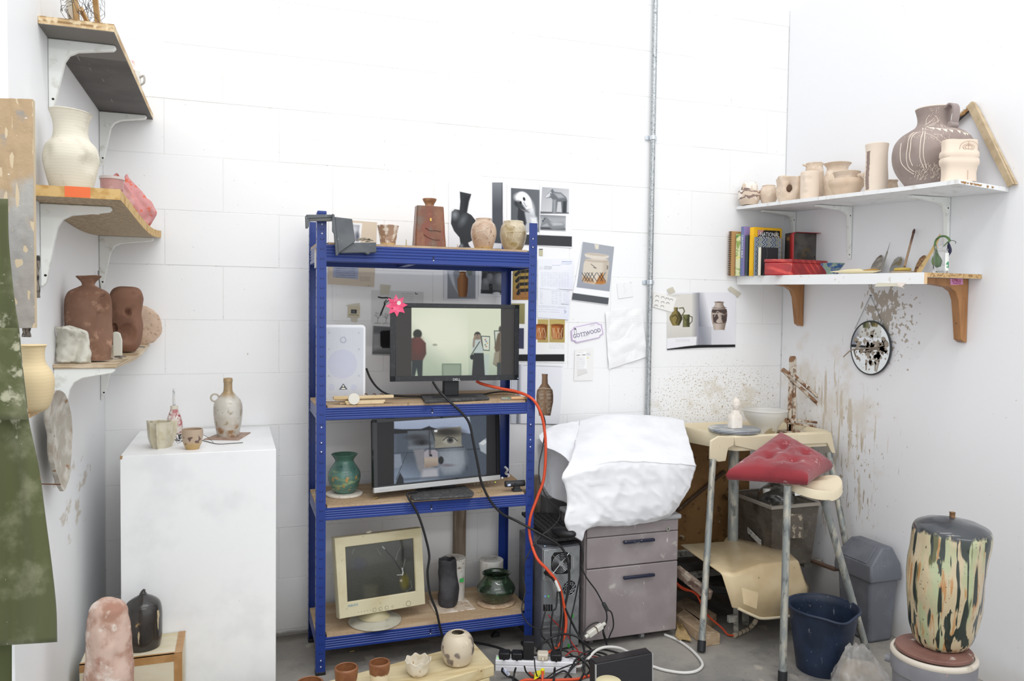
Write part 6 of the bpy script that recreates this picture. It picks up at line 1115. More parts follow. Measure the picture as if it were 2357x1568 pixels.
G().box((a_+b_)/2,(dv.length*0.8,0.022,0.026),Rq).obj('body',m_cn,t,W=True,bevel=0.005);G().cyl(a_-dv*0.05,a_+dv*0.12,0.008,n=12).obj('inlet',m_cn,t,W=True);G().box((a_+b_)/2+dv*0.05,(0.0045,0.024,0.029),Rq).obj('strap',M('brown_tie','6d5f50',0.6),t,W=True);G().box(b_-dv*0.02,(0.02,0.012,0.012),Rq).obj('latch',m_cn,t,W=True,bevel=0.003)
cab2('white flex curving across the floor from under the pedestal to the right',[FZ(1530,1462),FZ(1560,1475),FZ(1590,1496),FZ(1612,1520),FZ(1616,1535),FZ(1600,1547),FZ(1570,1550),FZ(1530,1544),FZ(1500,1535),FZ(1480,1530)],0.0062,m_wc_)
cab2('white flex arching over the cable heap to the white extension strip',[FZ(1322,1536,0.02),FZ(1340,1532,0.03),FZ(1355,1515,0.05),FZ(1372,1498,0.07),FZ(1395,1490,0.075),FZ(1425,1492,0.06),FZ(1448,1502,0.03)],0.0058,m_wc_)
cab2('red twisted lead from the tower ports down into the cable heap',[(1262,1416,-0.535),(1285,1440,-0.55),(1305,1462,-0.57),(1320,1485,-0.60),(1332,1502,-0.64),FZ(1332,1525,0.03),FZ(1328,1540,0.01)],0.0028,m_rd)
cab2('red twisted lead snaking over the top of the cable heap',[FZ(1302,1510,0.05),FZ(1318,1499,0.06),FZ(1340,1503,0.05),FZ(1358,1510,0.04),FZ(1380,1514,0.03)],0.0028,m_rd)
cab2('black twin lead crossing the floor from under the rack to the adapter',[FZ(1085,1478),FZ(1120,1484),FZ(1150,1492),FZ(1180,1503),FZ(1206,1507),FZ(1240,1508),FZ(1262,1502)],0.0045)
cab2('orange flex trailing forward from the cream plug with yellow sleeve',[FZ(1249,1545,0.045),FZ(1249,1556,0.03),FZ(1248,1575,0.01),FZ(1246,1600,0.008)],0.0050,m_or)
p=PZ(1249,1541,0.05);p2=PZ(1249,1552,0.030);t=E('yellow_sleeve','bright yellow cable sleeve with a yellow tag at the cream plug','sleeve',p2);m_ye=M('yellow_vinyl','e9e02a',0.45)
G().cyl(p,p2,0.0078,n=14).obj('sleeve',m_ye,t,W=True);q=[PZ(u,v,0.02)for u,v in((1231,1546),(1245,1543),(1244,1553),(1240,1560),(1229,1566))];g=G();g.add(q+[p+Vector((0,0,0.001))for p in q],[tuple(range(5)),tuple(range(9,4,-1))]+[(i,(i+1)%5,5+(i+1)%5,5+i)for i in range(5)]);g.obj('tag',m_ye,t,W=True,smooth=0)
cab2('orange flex lying along the floor in front of the extension strip',[FZ(1190,1575),FZ(1210,1566),FZ(1250,1567),FZ(1290,1566),FZ(1330,1564),FZ(1350,1558),FZ(1375,1555)],0.0055,m_or)
cab2('rusty orange flex rising beside the strip end',[FZ(1219,1549),FZ(1226,1556),FZ(1240,1562)],0.005,M('rust_cable','b04a34',0.5))
cab2('black lead with a white tag from the first plug',[FZ(1157,1538,0.055),FZ(1156,1546,0.04),FZ(1166,1555,0.012),FZ(1180,1560,0.006),FZ(1200,1575),FZ(1210,1590)],0.0042)
a_,b_=PZ(1157,1540,0.045),PZ(1170,1553,0.014);tag(G().cyl(a_,b_,0.0075,n=12).obj('cable_tag',M('white_blue_tag','dfe2ea',0.5,layers=[('n','4a6cc0',40,0.60,0.03)]),W=True),'white tag with blue print on the first plug lead','tag')
cab2('black lead running forward from the second plug',[FZ(1187,1538,0.055),FZ(1184,1550,0.03),FZ(1180,1575,0.008),FZ(1178,1600,0.006)],0.004)
cab2('thin black lead from the power adapter along the floor',[FZ(1207,1534,0.06),FZ(1212,1548,0.03),FZ(1230,1562,0.008),FZ(1262,1563,0.006),FZ(1285,1550,0.01),FZ(1300,1545,0.01),FZ(1315,1560,0.006)],0.0032)
cab2('black lead running forward from the plug beside the cream one',[FZ(1277,1538,0.055),FZ(1276,1550,0.03),FZ(1274,1575,0.008),FZ(1272,1600,0.006)],0.0045)
cab2('thin black loop standing over the front of the extension strip',[FZ(1230,1516,0.07),FZ(1232,1540,0.05),FZ(1238,1558,0.02),FZ(1255,1562,0.006),FZ(1280,1545,0.02),FZ(1310,1532,0.05),FZ(1325,1528,0.05)],0.0026)
cab2('black lead arching across the lower back of the tower',[(1234,1500,-0.60),(1250,1480,-0.60),(1275,1465,-0.60),(1300,1460,-0.59),(1325,1465,-0.60),(1345,1480,-0.62),FZ(1370,1505,0.02)],0.0042)
cab2('black lead hanging from the tower ports on the left',[(1258,1395,-0.545),(1250,1430,-0.56),(1246,1460,-0.57),(1262,1480,-0.58),(1275,1500,-0.60)],0.0036)
cab2('black looped lead on the lower back of the tower',[(1283,1362,-0.55),(1280,1398,-0.56),(1272,1410,-0.57),(1268,1450,-0.575),(1272,1485,-0.58),(1284,1510,-0.60)],0.0036)
cab2('black mains lead with a white sleeve dropping from the tower plug',[(1270,1330,-0.56),(1283,1350,-0.563),(1290,1372,-0.565),(1292,1410,-0.57),(1288,1450,-0.575),(1281,1490,-0.60)],0.0046)
a_,b_=PY(1278,1337,-0.564),PY(1288,1360,-0.565);tag(G().cyl(a_,b_,0.0062,n=12).obj('cable_sleeve',M('white_button','e6e6e2',0.4),W=True),'white plastic sleeve on the mains lead of the tower','sleeve')
cab2('black lead crossing diagonally down the right of the tower back',[(1301,1400,-0.56),(1310,1420,-0.565),(1325,1450,-0.57),(1340,1478,-0.60),(1346,1510,-0.66),FZ(1344,1530,0.01)],0.0044)
rr=random.Random(21)
heap=[[FZ(1310,1545,0.01),FZ(1325,1520,0.05),FZ(1345,1503,0.07),FZ(1380,1495,0.07),FZ(1410,1500,0.05),FZ(1440,1510,0.02)],[FZ(1300,1560,0.006),FZ(1320,1535,0.03),FZ(1350,1510,0.06),FZ(1375,1508,0.05),FZ(1395,1520,0.02)],[FZ(1335,1568,0.006),FZ(1345,1545,0.02),FZ(1343,1520,0.05),FZ(1362,1502,0.06),FZ(1392,1506,0.04),FZ(1405,1518,0.02)],[FZ(1290,1520,0.03),FZ(1312,1512,0.05),FZ(1335,1515,0.06),FZ(1350,1530,0.04),FZ(1360,1545,0.01)],[FZ(1345,1560,0.006),FZ(1360,1540,0.01),FZ(1352,1520,0.05),FZ(1340,1540,0.03),FZ(1352,1558,0.008)],[FZ(1270,1500,0.04),FZ(1300,1498,0.03),FZ(1330,1518,0.02),FZ(1362,1520,0.03),FZ(1400,1512,0.03)]]
hl=['black cable of the floor heap reaching furthest right over its top','black cable rising from the strip end into the floor heap','black cable looping upright at the left edge of the flat black box','black cable lying over the right end of the extension strip','black ring of cable standing beside the flat black box','black cable running straight through the floor heap behind the strip']
for pts,lb in zip(heap,hl):cab2(lb,pts,0.0042 if len(pts)>5 else 0.0036)
# ================================================================ right wall shelves
XW=3.372
ZU=lambda y:1.991+0.0525*y
m_wshelf=M('white_painted_shelf','eceded',0.5,layers=[('n','d6d4cf',10,0.62,0.1),('n','a8794a',30,0.72,0.02,{'box':[('Y',-0.75,-0.675,0.002),('Z',-0.05,0.4,0.01)]}),('n','6d655c',60,0.76,0.02)])
t=E('painted_shelf','upper white painted shelf on the right wall crowded with unglazed pots','shelf',(3.21,-0.66,1.95))
g=G();R=[]
XF=lambda y:3.066+0.026*y/1.35
for xo,dz in((0,-0.016),(1,-0.016),(1,0),(0,0)):
 R.append([Vector((XW-0.0008 if xo else XF(y),y-(0.0 if xo or y>-1.2 else 0.07),ZU(y)+dz))for y in(-0.004,-0.4,-0.8,-1.10,-1.303)])
g.grid(R,close_v=True);g.f.append((0,5,10,15));g.f.append((4,19,14,9));g.obj('board',m_wshelf,t,W=True,smooth=0)
m_flk=M('bare_wood_flakes','a67a45',0.8);a_,b_=Vector((XF(-1.3),-1.374,0)),Vector((XW,-1.304,0));g=G();rr=random.Random(8)
for f_,w_ in((0.06,0.014),(0.11,0.02),(0.17,0.01),(0.24,0.018),(0.33,0.03),(0.40,0.03),(0.56,0.012),(0.66,0.014)):
 p=a_*(1-f_)+b_*f_;dv=(b_-a_).normalized();zc=ZU(-1.35)-0.006;nv=Vector((dv.y,-dv.x,0));hh=rr.uniform(0.004,0.0065);pts=[(p-dv*w_/2,zc-hh*0.4),(p,zc-hh),(p+dv*w_/2,zc-hh*0.3),(p+dv*w_*0.4,zc+hh*0.6),(p-dv*w_*0.1,zc+hh*0.3),(p-dv*w_*0.5,zc+hh*0.7)]
 g.add([Vector((q.x,q.y,z_))+nv*0.0006 for q,z_ in pts],[tuple(range(6))])
g.obj('bare_patches',m_flk,t,W=True,smooth=0,kind='stuff')
for y,lv in((-0.085,0.24),(-0.488,0.25),(-1.035,0.22)):
 zb_=ZU(y)-0.0165;poly=[(0,0),(-0.205,-0.004),(-0.205,-0.010),(-0.06,-0.022),(-0.030,-0.034),(-0.016,-0.060),(-0.007,-lv+0.01),(-0.004,-lv),(0,-lv)]
 b=G().prism(poly,(XW-0.0012,y-0.011,zb_),(1,0,0),(0,0,1),(0,1,0),0.022).obj('bracket',m_white,t,W=True,bevel=0.002)
 for dz in(-0.045,-lv+0.02):G().cyl((XW-0.014,y-0.0112,zb_+dz),(XW-0.014,y-0.0125,zb_+dz),0.0028,n=8).obj('screw',m_hole,b,W=True,smooth=0)
# ---- pots on it
m_raw=M('raw_buff_clay','d9c6b2',0.85,layers=[('n','cdb8a2',5,0.55,0.15),('n','e4d4c3',16,0.6,0.1)],bump=(40,0.1,(1,1,4)))
def raw(name,lab,u,x,prof,mat=m_raw,wall=0.005,cat='pot',open_=True,zoff=0.0035,y=None,**k):
 P=PX(u,prof[0][1],x)if y is None else at_y(u,440,y,0);P.z=ZU(P.y)+zoff;zz_=P.z
 return pot_thing(name,lab,P,prof,mat,zz_,wall,open_,cat=cat,**k),P
m_strp=M('brown_wave_slip','d9c6b2',0.85,layers=[('n','f0e8de',9,0.50,0.02,{'det':1,'box':[('Z',0.022,0.2,0.003)]}),('w','8d7871',10,0.80,0.05,{'dir':'Z','dist':6,'ds':3,'box':[('Z',0.026,0.2,0.003)]})])
t,P=raw('bowl','lower raw bowl with brown wavy slip bands at the back corner of the upper shelf',1725,3.20,[(18,468),(25,459),(26.5,448),(26,441)],m_strp,cat='bowl',y=-0.075)
H=zat(P,441)-P.z;k=mpp(P)
t2=E('bowl','small raw bowl with brown arches turned over on the wavy slip bowl','bowl',P+Vector((0,0,H+0.003)))
G().lathe([(k*19.5,0),(k*19.5,0.004),(k*18.5,0.022),(k*16,0.038),(k*12,0.043),(0.0005,0.044)],40).obj('body',M('brown_arch_slip','d9c6b2',0.85,layers=[('n','f0e8de',10,0.50,0.02,{'det':1}),('n','8d7871',12,0.60,0.02,{'det':1})]),t2,smooth=50)
raw('bowl','small closed raw bowl beside the wavy slip bowls on the upper shelf',1769,3.17,[(13,464),(21,455),(23,446),(18,434),(15,430),(15.5,428)],cat='bowl')
P=PX(1815,458,3.17);P.z=ZU(P.y)+0.001;k=mpp(P);out=prof_at(P,P.z,[(24,458),(28,448),(27,432),(28,418),(29,411)],5)
g=G().lathe(vessel(out,0.005),64)
def torn(p):
 a_=math.atan2(p.y,p.x);zf=p.z/out[-1][1];ca=math.atan2(-FWD.y,-FWD.x);dlt=(a_-ca+PI)%(2*PI)-PI
 q=1-0.55*math.exp(-((dlt+0.25)/0.30)**2)*math.exp(-((zf-0.55)/0.25)**2)+0.14*math.exp(-((dlt-0.35)/0.18)**2)*math.exp(-((zf-0.5)/0.4)**2)+0.10*math.sin(5*a_+zf*4)*zf
 return Vector((p.x*q,p.y*q,p.z*(1-0.10*math.sin(3*a_+1)*max(0,zf-0.7))))
g.v=[torn(p)for p in g.v];g.jit(0.004,40,5);mn=min(p.z for p in g.v);g.v=[p-Vector((0,0,mn))for p in g.v]
t=E('torn_vessel','torn and folded raw clay vessel with a dark gash on the upper shelf','vessel',P);g.obj('body',m_raw,t,smooth=60)
hp=-FWD*(k*17)+Vector((-FWD.y,FWD.x,0))*(k*5)+Vector((0,0,out[-1][1]*0.56));G().sph(hp,(0.016,0.012,0.020),14,10,R=Matrix.Rotation(0.5,3,'Y')).jit(0.004,60).obj('gash',M('dark_gash','5c4636',0.9),t,smooth=60)
P=PX(1863,453,3.135);P.z=ZU(P.y)+0.001;k=mpp(P);out=prof_at(P,P.z,[(21,453),(22,440),(22,415),(22,397)],6)
g=G().lathe(vessel(out,0.005),96);hm=out[-1][1]
def face(p):
 zf=p.z/hm;ca=math.atan2(-FWD.y,-FWD.x);d_=(math.atan2(p.y,p.x)-ca+PI)%(2*PI)-PI+0.75
 f=1+0.16*math.exp(-(d_/0.22)**2)*math.exp(-((zf-0.58)/0.16)**2)+0.10*math.exp(-(d_/0.3)**2)*math.exp(-((zf-0.33)/0.05)**2)-0.08*math.exp(-((abs(d_)-0.42)/0.2)**2)*math.exp(-((zf-0.72)/0.07)**2)+0.07*math.exp(-(d_/0.4)**2)*math.exp(-((zf-0.85)/0.05)**2)-0.07*math.exp(-(d_/0.3)**2)*math.exp(-((zf-0.25)/0.03)**2)
 return Vector((p.x*f,p.y*f,p.z))
g.v=[face(p)for p in g.v];t=E('face_cup','raw clay cup modelled with a face in profile on the upper shelf','cup',P);g.obj('body',M('pale_raw_clay','e0cfbd',0.85,bump=(50,0.1)),t,smooth=60)
t,P=raw('jug','tall raw clay jug with a torn lip behind the face cup',1873,3.27,[(23,446),(24,430),(22,400),(20,385),(21,377)],cat='jug',jit=(0.0025,25,3));k=mpp(P);hj=zat(P,381)-P.z;sd_=Vector((-FWD.y,FWD.x,0))*1.0;sd_=-Vector((FWD.y,-FWD.x,0))
G().tube([sd_*k*17+Vector((0,0,hj-0.004)),sd_*k*24+Vector((0,0,hj)),sd_*k*29+Vector((0,0,hj+0.003))],lambda s:0.006-0.002*s,8).obj('spout',m_raw,t)
raw('vase','wide mouthed raw vase standing behind the low bowls on the upper shelf',1926,3.255,[(27,448),(32,435),(34,417),(29,401),(25,392),(26,385),(33,377)],cat='vase')
t,P=raw('bowl','wide shallow raw bowl at the front of the upper shelf',1948,3.155,[(26,443),(36,436),(43,425),(43,415)],M('pinkish_raw_clay','d6c0aa',0.85,layers=[('n','c9b096',5,0.55,0.15)],bump=(40,0.1,(1,1,4))),cat='bowl')
H=zat(P,415)-P.z;k=mpp(P);t2=E('bowl','small flared raw bowl stacked inside the wide shallow bowl','bowl',P+Vector((0,0,0.008)))
hh=zat(P,397)-P.z-0.008;G().lathe(vessel(smoothprof([(k*15,0),(k*26,hh*0.45),(k*28,hh*0.68),(k*28.5,hh*0.8),(k*33,hh)],4),0.004),44).obj('body',m_raw,t2,smooth=50)
for i,(u,v)in enumerate(((1974,409),(1984,410))):
 q=P+Vector((0,0,0));pc=PX(u,v,P.x-0.0);tag(G().sph((pc.x+0.01,pc.y,P.z+H+0.009),(0.011,0.014,0.011),12,8).jit(0.004,80,i).obj('clay_crumb',m_raw,W=True,smooth=60),('left crumb of raw clay on the rim of the wide shallow bowl','right crumb of raw clay on the rim of the wide shallow bowl')[i],'clay')
t,P=raw('cylinder_jug','tall pale raw cylinder jug with a brown painted stripe at its left',2016,3.14,[(25,433),(27,428),(28,410),(26,380),(26,350),(28,333)],M('striped_raw_clay','e2d3c2',0.8,bump=(40,0.12,(1,1,5))),cat='jug');k=mpp(P)
g=G();out=prof_at(P,P.z,[(25,433),(27,428),(28,410),(26,380),(26,350),(28,333)],6);ca=math.atan2(-FWD.y,-FWD.x)
rows=[[Vector((math.cos(a_)*(r+0.0006),math.sin(a_)*(r+0.0006),h))for a_ in np.linspace(ca-1.5-0.05*math.sin(i*2.7),ca-1.08+0.1*mnoise.noise(Vector((i*0.9,0,0))),6)]for i,(r,h)in enumerate(out)if 0.006<h<out[-1][1]*0.86]
g.grid(rows);g.obj('brown_stripe',M('brown_slip','8d7a73',0.85),t,smooth=60)
P=PX(2050,415,3.25);P.z=ZU(P.y)+0.001;tag(G().lathe(vessel(smoothprof([(0.02,0),(0.03,0.02),(0.026,0.05),(0.03,0.062)],4),0.003),28,P,wob=lambda a_,h:1+0.12*math.sin(6*a_+h*60)).obj('frilled_cup',m_raw,W=True,smooth=60),'frilled raw clay cup half hidden between the cylinder jug and the big jug','cup')
P=PX(2145,425,3.192);P.z=ZU(P.y)+0.0075;k=mpp(P)
pf=[(60,426),(70,418),(84,400),(94,379),(97,355),(92,331),(78,314),(60,303),(45,294),(39,284),(39,272),(42,260),(45,251)]
out=prof_at(P,P.z,pf,6);hb=out[-1][1]
mauve=M('mauve_slip','9c8d87',0.85,layers=[('n','8d7d77',4,0.55,0.15),('g','e0d2c2','Z',hb-0.004,hb-0.001)],bump=(50,0.15,(1,1,4)))
t=E('jug','large mauve jug scratched with pale trees and bunting on the upper shelf','jug',P);bd=G().lathe(vessel(out,0.006),72).obj('body',mauve,t,smooth=60)
m_sg=M('pale_sgraffito','e2d6c6',0.85)
def rad(h):
 for(r0,h0),(r1,h1)in zip(out,out[1:]):
  if h0<=h<=h1:return r0+(r1-r0)*(h-h0)/max(h1-h0,1e-6)
 return out[-1][0]
def sgp(u,v):
 h=min(max(zat(P,v)-P.z,0.002),hb-0.001);r=rad(h)+0.0004;dx=(u-pix(P)[0])*k;s_=max(-0.985,min(0.985,dx/r));rd=Vector((FWD.y,-FWD.x,0));rd=rd*1.0
 return rd*(r*s_)-FWD*(r*math.sqrt(1-s_*s_))+Vector((0,0,h))
V_=lambda x,y:(1975+0.1591*x,220+0.1591*y)
def sgl(lines,w=0.0009):
 for ln in lines:g.tube([sgp(*V_(*p))for p in ln],w,5,3)
g=G();sgl([[(770,520),(700,620),(650,720),(635,880),(650,1000),(720,1120)],[(790,530),(720,630),(690,720),(670,880),(690,1000),(750,1120)],[(640,580),(560,660),(520,800),(515,950),(560,1080),(630,1150)],[(660,590),(580,660),(545,800),(540,950),(590,1070)],[(490,720),(470,850),(490,1000),(560,1110),(640,1180)]],0.0016)
sgl([[(720,620),(800,690),(900,800)],[(810,660),(880,670),(920,710)],[(560,640),(620,590),(690,600)],[(830,470),(880,440),(930,400),(960,370)],[(850,460),(870,380),(900,320)],[(870,480),(960,450),(1030,400)],[(800,510),(900,490),(1050,495)],[(1000,440),(1000,380),(960,340)],[(820,520),(900,560),(1000,580),(1150,575),(1200,600),(1330,610),(1450,590)]],0.0009)
rr=random.Random(3)
for _ in range(150):
 bx_=rr.choice([(840,560,90),(930,700,90),(900,830,70),(930,270,80),(960,400,90),(1330,320,50),(640,640,60),(780,720,70),(1010,520,80)]);x=rr.gauss(bx_[0],bx_[2]*0.5);y=rr.gauss(bx_[1],bx_[2]*0.4);a_=rr.uniform(0,PI);sgl([[(x,y),(x+14*math.cos(a_),y+14*math.sin(a_))]],0.0007)
for _ in range(150):
 x=rr.uniform(640,1150);y=rr.uniform(1080,1270);sgl([[(x,y),(x+rr.uniform(-14,14),y-rr.uniform(14,34))]],0.0008)
g.obj('scratched_drawing',m_sg,t,smooth=60,kind='stuff')
for i,(x,y)in enumerate(((850,540),(915,570),(990,595),(1075,605),(1200,615),(1290,640),(1350,635),(1425,615),(1480,600))):
 f_=[sgp(*V_(x-32,y-14)),sgp(*V_(x+32,y-6)),sgp(*V_(x+2,y+42))];nn_=-FWD*0.001;g=G();g.add([p+nn_*0.4 for p in f_]+[p+nn_*1.2 for p in f_],[(0,1,2),(5,4,3),(0,3,4,1),(1,4,5,2),(2,5,3,0)]);g.obj('bunting_flag',m_sg,bd,smooth=0)
hd=Vector((FWD.y,-FWD.x,0));ho=(hd*0.30-FWD*0.95).normalized();rs=(ho.cross(Vector((0,0,1)))).normalized();z0_,z1_=zat(P,302)-P.z,zat(P,256)-P.z
pth=spline([ho*(rad(z1_)-0.004)+Vector((0,0,z1_-0.004)),ho*(rad(z1_)+0.018)+Vector((0,0,z1_+0.008)),ho*(rad(z1_)+0.036)+Vector((0,0,z1_-0.006)),ho*(rad(z1_)+0.038)+Vector((0,0,(z0_+z1_)/2)),ho*(rad(z1_)+0.032)+Vector((0,0,z0_+0.012)),ho*(rad(z0_)-0.004)+Vector((0,0,z0_))],6)
rows=[]
for i,p in enumerate(pth):
 tg=(pth[min(i+1,len(pth)-1)]-pth[max(i-1,0)]).normalized();nv=tg.cross(rs).normalized();rows.append([p+rs*0.0155+nv*0.003,p+rs*0.0125+nv*0.0045,p-rs*0.0125+nv*0.0045,p-rs*0.0155+nv*0.003,p-rs*0.0155-nv*0.003,p+rs*0.0155-nv*0.003])
g=G().grid(rows,close_u=True);g.obj('handle',M('mauve_slip_plain','9a8d89',0.85),t,smooth=40)
a_=pth[-4];G().cyl(a_-rs*0.018,a_+rs*0.018,0.0125,n=18).obj('handle_roll',M('mauve_slip_plain','9a8d89'),t,bevel=0.002)
P=PX(2206,418,3.115);P.z=ZU(P.y)+0.004;k=mpp(P);hm=zat(P,324)-P.z
rows=[];rd=Vector((FWD.y,-FWD.x,0));
for f_,w_,d_ in((0,43,20),(0.2,42,20),(0.36,44,22),(0.42,48,25),(0.52,48,25),(0.56,45,23),(0.60,47.5,25),(0.70,47,24),(0.76,43,21),(0.9,44,20),(1.0,43,19)):
 rows.append([rd*(k*w_*math.copysign(abs(math.cos(a_))**0.55,math.cos(a_)))+FWD*(k*d_*math.copysign(abs(math.sin(a_))**0.55,math.sin(a_)))+Vector((0,0,hm*f_))for a_ in np.linspace(0,2*PI,49)[:-1]])
inn=[[Vector((p.x*0.88,p.y*0.88,p.z))for p in r]for r in reversed(rows[3:])]
g=G().grid(rows+inn,close_u=True);g.add(rows[0],[tuple(range(47,-1,-1))]);g.add(inn[-1],[tuple(range(48))]);g.jit(0.002,25,9);mn=min(p.z for p in g.v);g.v=[p-Vector((0,0,mn))for p in g.v]
t=E('face_vessel','square raw clay vessel with an incised eye and two folded bands','vessel',P);bd=g.obj('body',M('pale_raw_clay','e0cfbd'),t,smooth=60)
fp=lambda u,v:rd*((u-2206)*k)-FWD*(k*21.5)+Vector((0,0,zat(P,v)-P.z));g=G()
for ry in(4.5,7):g.tube([fp(2218+13*math.cos(a_)*(ry/6),342+ry*math.sin(a_))for a_ in np.linspace(0,2*PI,21)],0.0006,5,2)
g.tube([fp(2218,328),fp(2217.5,355)],0.0006,5,1);g.tube([fp(2194,348),fp(2198,336),fp(2212,329),fp(2232,330),fp(2243,340),fp(2246,352)],0.0006,5,4);g.tube([fp(2218,395),fp(2218,417)],0.0006,5,1);g.tube([fp(2213,352),fp(2222,352)],0.0006,5,1)
g.obj('incised_eye',M('incised_brown','a98d76',0.9),bd,kind='stuff')
m_bar=M('bare_mdf_bar','c4b193',0.75,layers=[('n','b39f80',12,0.55,0.12)])
t=E('wooden_triangle','triangle of bare wooden bars leaning on the wall at the near end of the shelf','frame',(3.35,-1.36,ZU(-1.37)))
def wbar(px,x,th,nm='bar',mat=m_bar,yo=0.0):
 pts=[PX(u,v,x)for u,v in px];return G().prism([(p.y,p.z)for p in pts],(x,0,0),(0,1,0),(0,0,1),(1,0,0),th).obj(nm,mat,t,W=True,bevel=0.001)
wbar([(2226,248),(2237,233),(2242,236),(2331,423),(2319,431)],3.346,0.010);wbar([(2240,238),(2249,246),(2339,424),(2331,427)],3.3575,0.011)
wbar([(2236,233),(2241,238),(2225,254),(2187,291),(2183,287)],3.3575,0.012);wbar([(2225,249),(2230,254),(2188,293),(2184,289)],3.3465,0.0105,mat=M('charred_bar','3d3834',0.8,layers=[('n','a97c48',14,0.58,0.05)]))
p=PX(2223,250,3.345);G().cyl(p,p+Vector((-0.003,0,0)),0.004,n=12).obj('screw',m_zinc,t,W=True)
# ---------------------------------------------------------------- lower shelf
ZL=lambda y:1.628+0.025*y
YE=-1.20
t=E('painted_shelf','lower white shelf on the right wall on brown wooden gallows brackets','shelf',(3.22,-0.6,1.56))
g=G();R=[]
for x,dz in((3.094,-0.017),(XW-0.001,-0.017),(XW-0.001,0),(3.094,0)):R.append([Vector((x,y,ZL(y)+dz))for y in(-0.004,-0.6,YE)])
m_chipe=M('chipboard_edge','c9a877',0.8,layers=[('n','a07c4d',60,0.56,0.05,{'det':2}),('n','4a3a28',34,0.70,0.02)])
g.grid(R,close_v=True);g.f.append((0,3,6,9));g.obj('board',m_wshelf,t,W=True,smooth=0);g2=G().add([(3.094,YE-0.0008,ZL(YE)-0.017),(XW-0.001,YE-0.0008,ZL(YE)-0.017),(XW-0.001,YE-0.0008,ZL(YE)),(3.094,YE-0.0008,ZL(YE)),(3.094,YE,ZL(YE)-0.017),(XW-0.001,YE,ZL(YE)-0.017),(XW-0.001,YE,ZL(YE)),(3.094,YE,ZL(YE))],[(0,1,2,3),(7,6,5,4),(0,4,5,1),(1,5,6,2),(2,6,7,3),(3,7,4,0)]);g2.obj('end_face',m_chipe,t,W=True,smooth=0,label='raw chipboard end face with staples')
g=G();R=[]
for x,dz in((3.079,-0.044),(3.0937,-0.044),(3.0937,0.0005),(3.079,0.0005)):R.append([Vector((x,y,ZL(y)+dz))for y in(-0.004,-0.6,YE)])
g.grid(R,close_v=True);g.f.append((0,3,6,9));g.obj('fascia',M('white_fascia','f1f2f2',0.45,layers=[('n','d2cdc2',12,0.66,0.05)]),t,W=True,smooth=0)
G().add([(3.079,YE-0.0009,ZL(YE)-0.044),(3.0937,YE-0.0009,ZL(YE)-0.044),(3.0937,YE-0.0009,ZL(YE)),(3.079,YE-0.0009,ZL(YE)),(3.079,YE,ZL(YE)-0.044),(3.0937,YE,ZL(YE)-0.044),(3.0937,YE,ZL(YE)),(3.079,YE,ZL(YE))],[(0,1,2,3),(7,6,5,4),(0,4,5,1),(1,5,6,2),(2,6,7,3),(3,7,4,0)]).obj('fascia_end',m_mw2 if False else M('raw_pine_end','d9b98f',0.7),t,W=True,smooth=0)
g=G()
for f_ in(0.22,0.46,0.78):y_=YE-0.0012;x_=3.094+(XW-3.094)*f_;g.bb((x_-0.012,y_-0.0006,ZL(YE)-0.009),(x_+0.012,y_+0.0006,ZL(YE)-0.0075))
g.obj('staples',M('rusty_nail','6d4a34'),t,W=True,smooth=0,kind='stuff')
m_gal=M('oiled_pine','a9784a',0.5,layers=[('n','8f6138',12,0.55,0.12,{'st':(1,1,0.12)}),('n','5d3c20',26,0.70,0.04)],coat=0.15)
for y,la,lv in((-0.155,0.205,0.235),(-1.125,0.262,0.255)):
 zz_=ZL(y)-0.0175;poly=[(0,0),(-la,0),(-la,-0.016),(-0.10,-0.034),(-0.066,-0.052),(-0.050,-0.085),(-0.042,-0.14),(-0.030,-lv+0.012),(-0.010,-lv),(0,-lv)]
 b=G().prism(poly,(XW-0.0012,y-0.018,zz_),(1,0,0),(0,0,1),(0,1,0),0.036).obj('gallows_bracket',m_gal,t,W=True,bevel=0.002)
 for dz in(-0.12,-0.165):G().cyl((XW-0.034,y-0.002,zz_+dz),(XW-0.06,y-0.002,zz_+dz),0.003,n=8).obj('screw_hole',m_hole,b,W=True,smooth=0)if False else None
y=-1.125-0.0185;sp_=lambda u,v:PY(u,v,y-0.0006);q=[sp_(2187,642),sp_(2216,642),sp_(2217,655),sp_(2188,656)]
G().prism([(p.x,p.z)for p in q],(0,y-0.0008,0),(1,0,0),(0,0,1),(0,1,0),0.0008).obj('sticker',M('pink_sticker','d99ac4',0.4),t,W=True,smooth=0,label='pink lettered sticker on the near bracket')
text('G*RLS',0.0175,M('crimson_print','a3123f',0.5),t,PY(2201.5,646.5,y-0.0012),ux=(1,0,-0.03),uy=(0.03,0,1),sx=0.95);text('CRAZIIA CLUB',0.0075,M('pink_print','c45d9c',0.5),t,PY(2202,652.7,y-0.0012),ux=(1,0,-0.03),uy=(0.03,0,1),sx=0.85)
m_mt=M('masking_tape','ddd8c4',0.6);q=[PX(u,v,3.0785)for u,v in((2013,660),(2020,651),(2064,652),(2082,664),(2063,659))]
tag(G().prism([(p.y,p.z)for p in q],(3.0775,0,0),(0,1,0),(0,0,1),(1,0,0),0.001).obj('tape_strip',m_mt,W=True,smooth=0),'peeling strip of masking tape under the white shelf front','tape')
q=[PX(u,v,3.0785)for u,v in((2062,650),(2086,651),(2077,661),(2072,660))];tag(G().prism([(p.y,p.z)for p in q],(3.076,0,0),(0,1,0),(0,0,1),(1,0,0),0.001).obj('paper_tag',M('white_sticker2','f1ede2',0.6),W=True,smooth=0),'small torn paper tag at the end of the masking tape strip','tag')
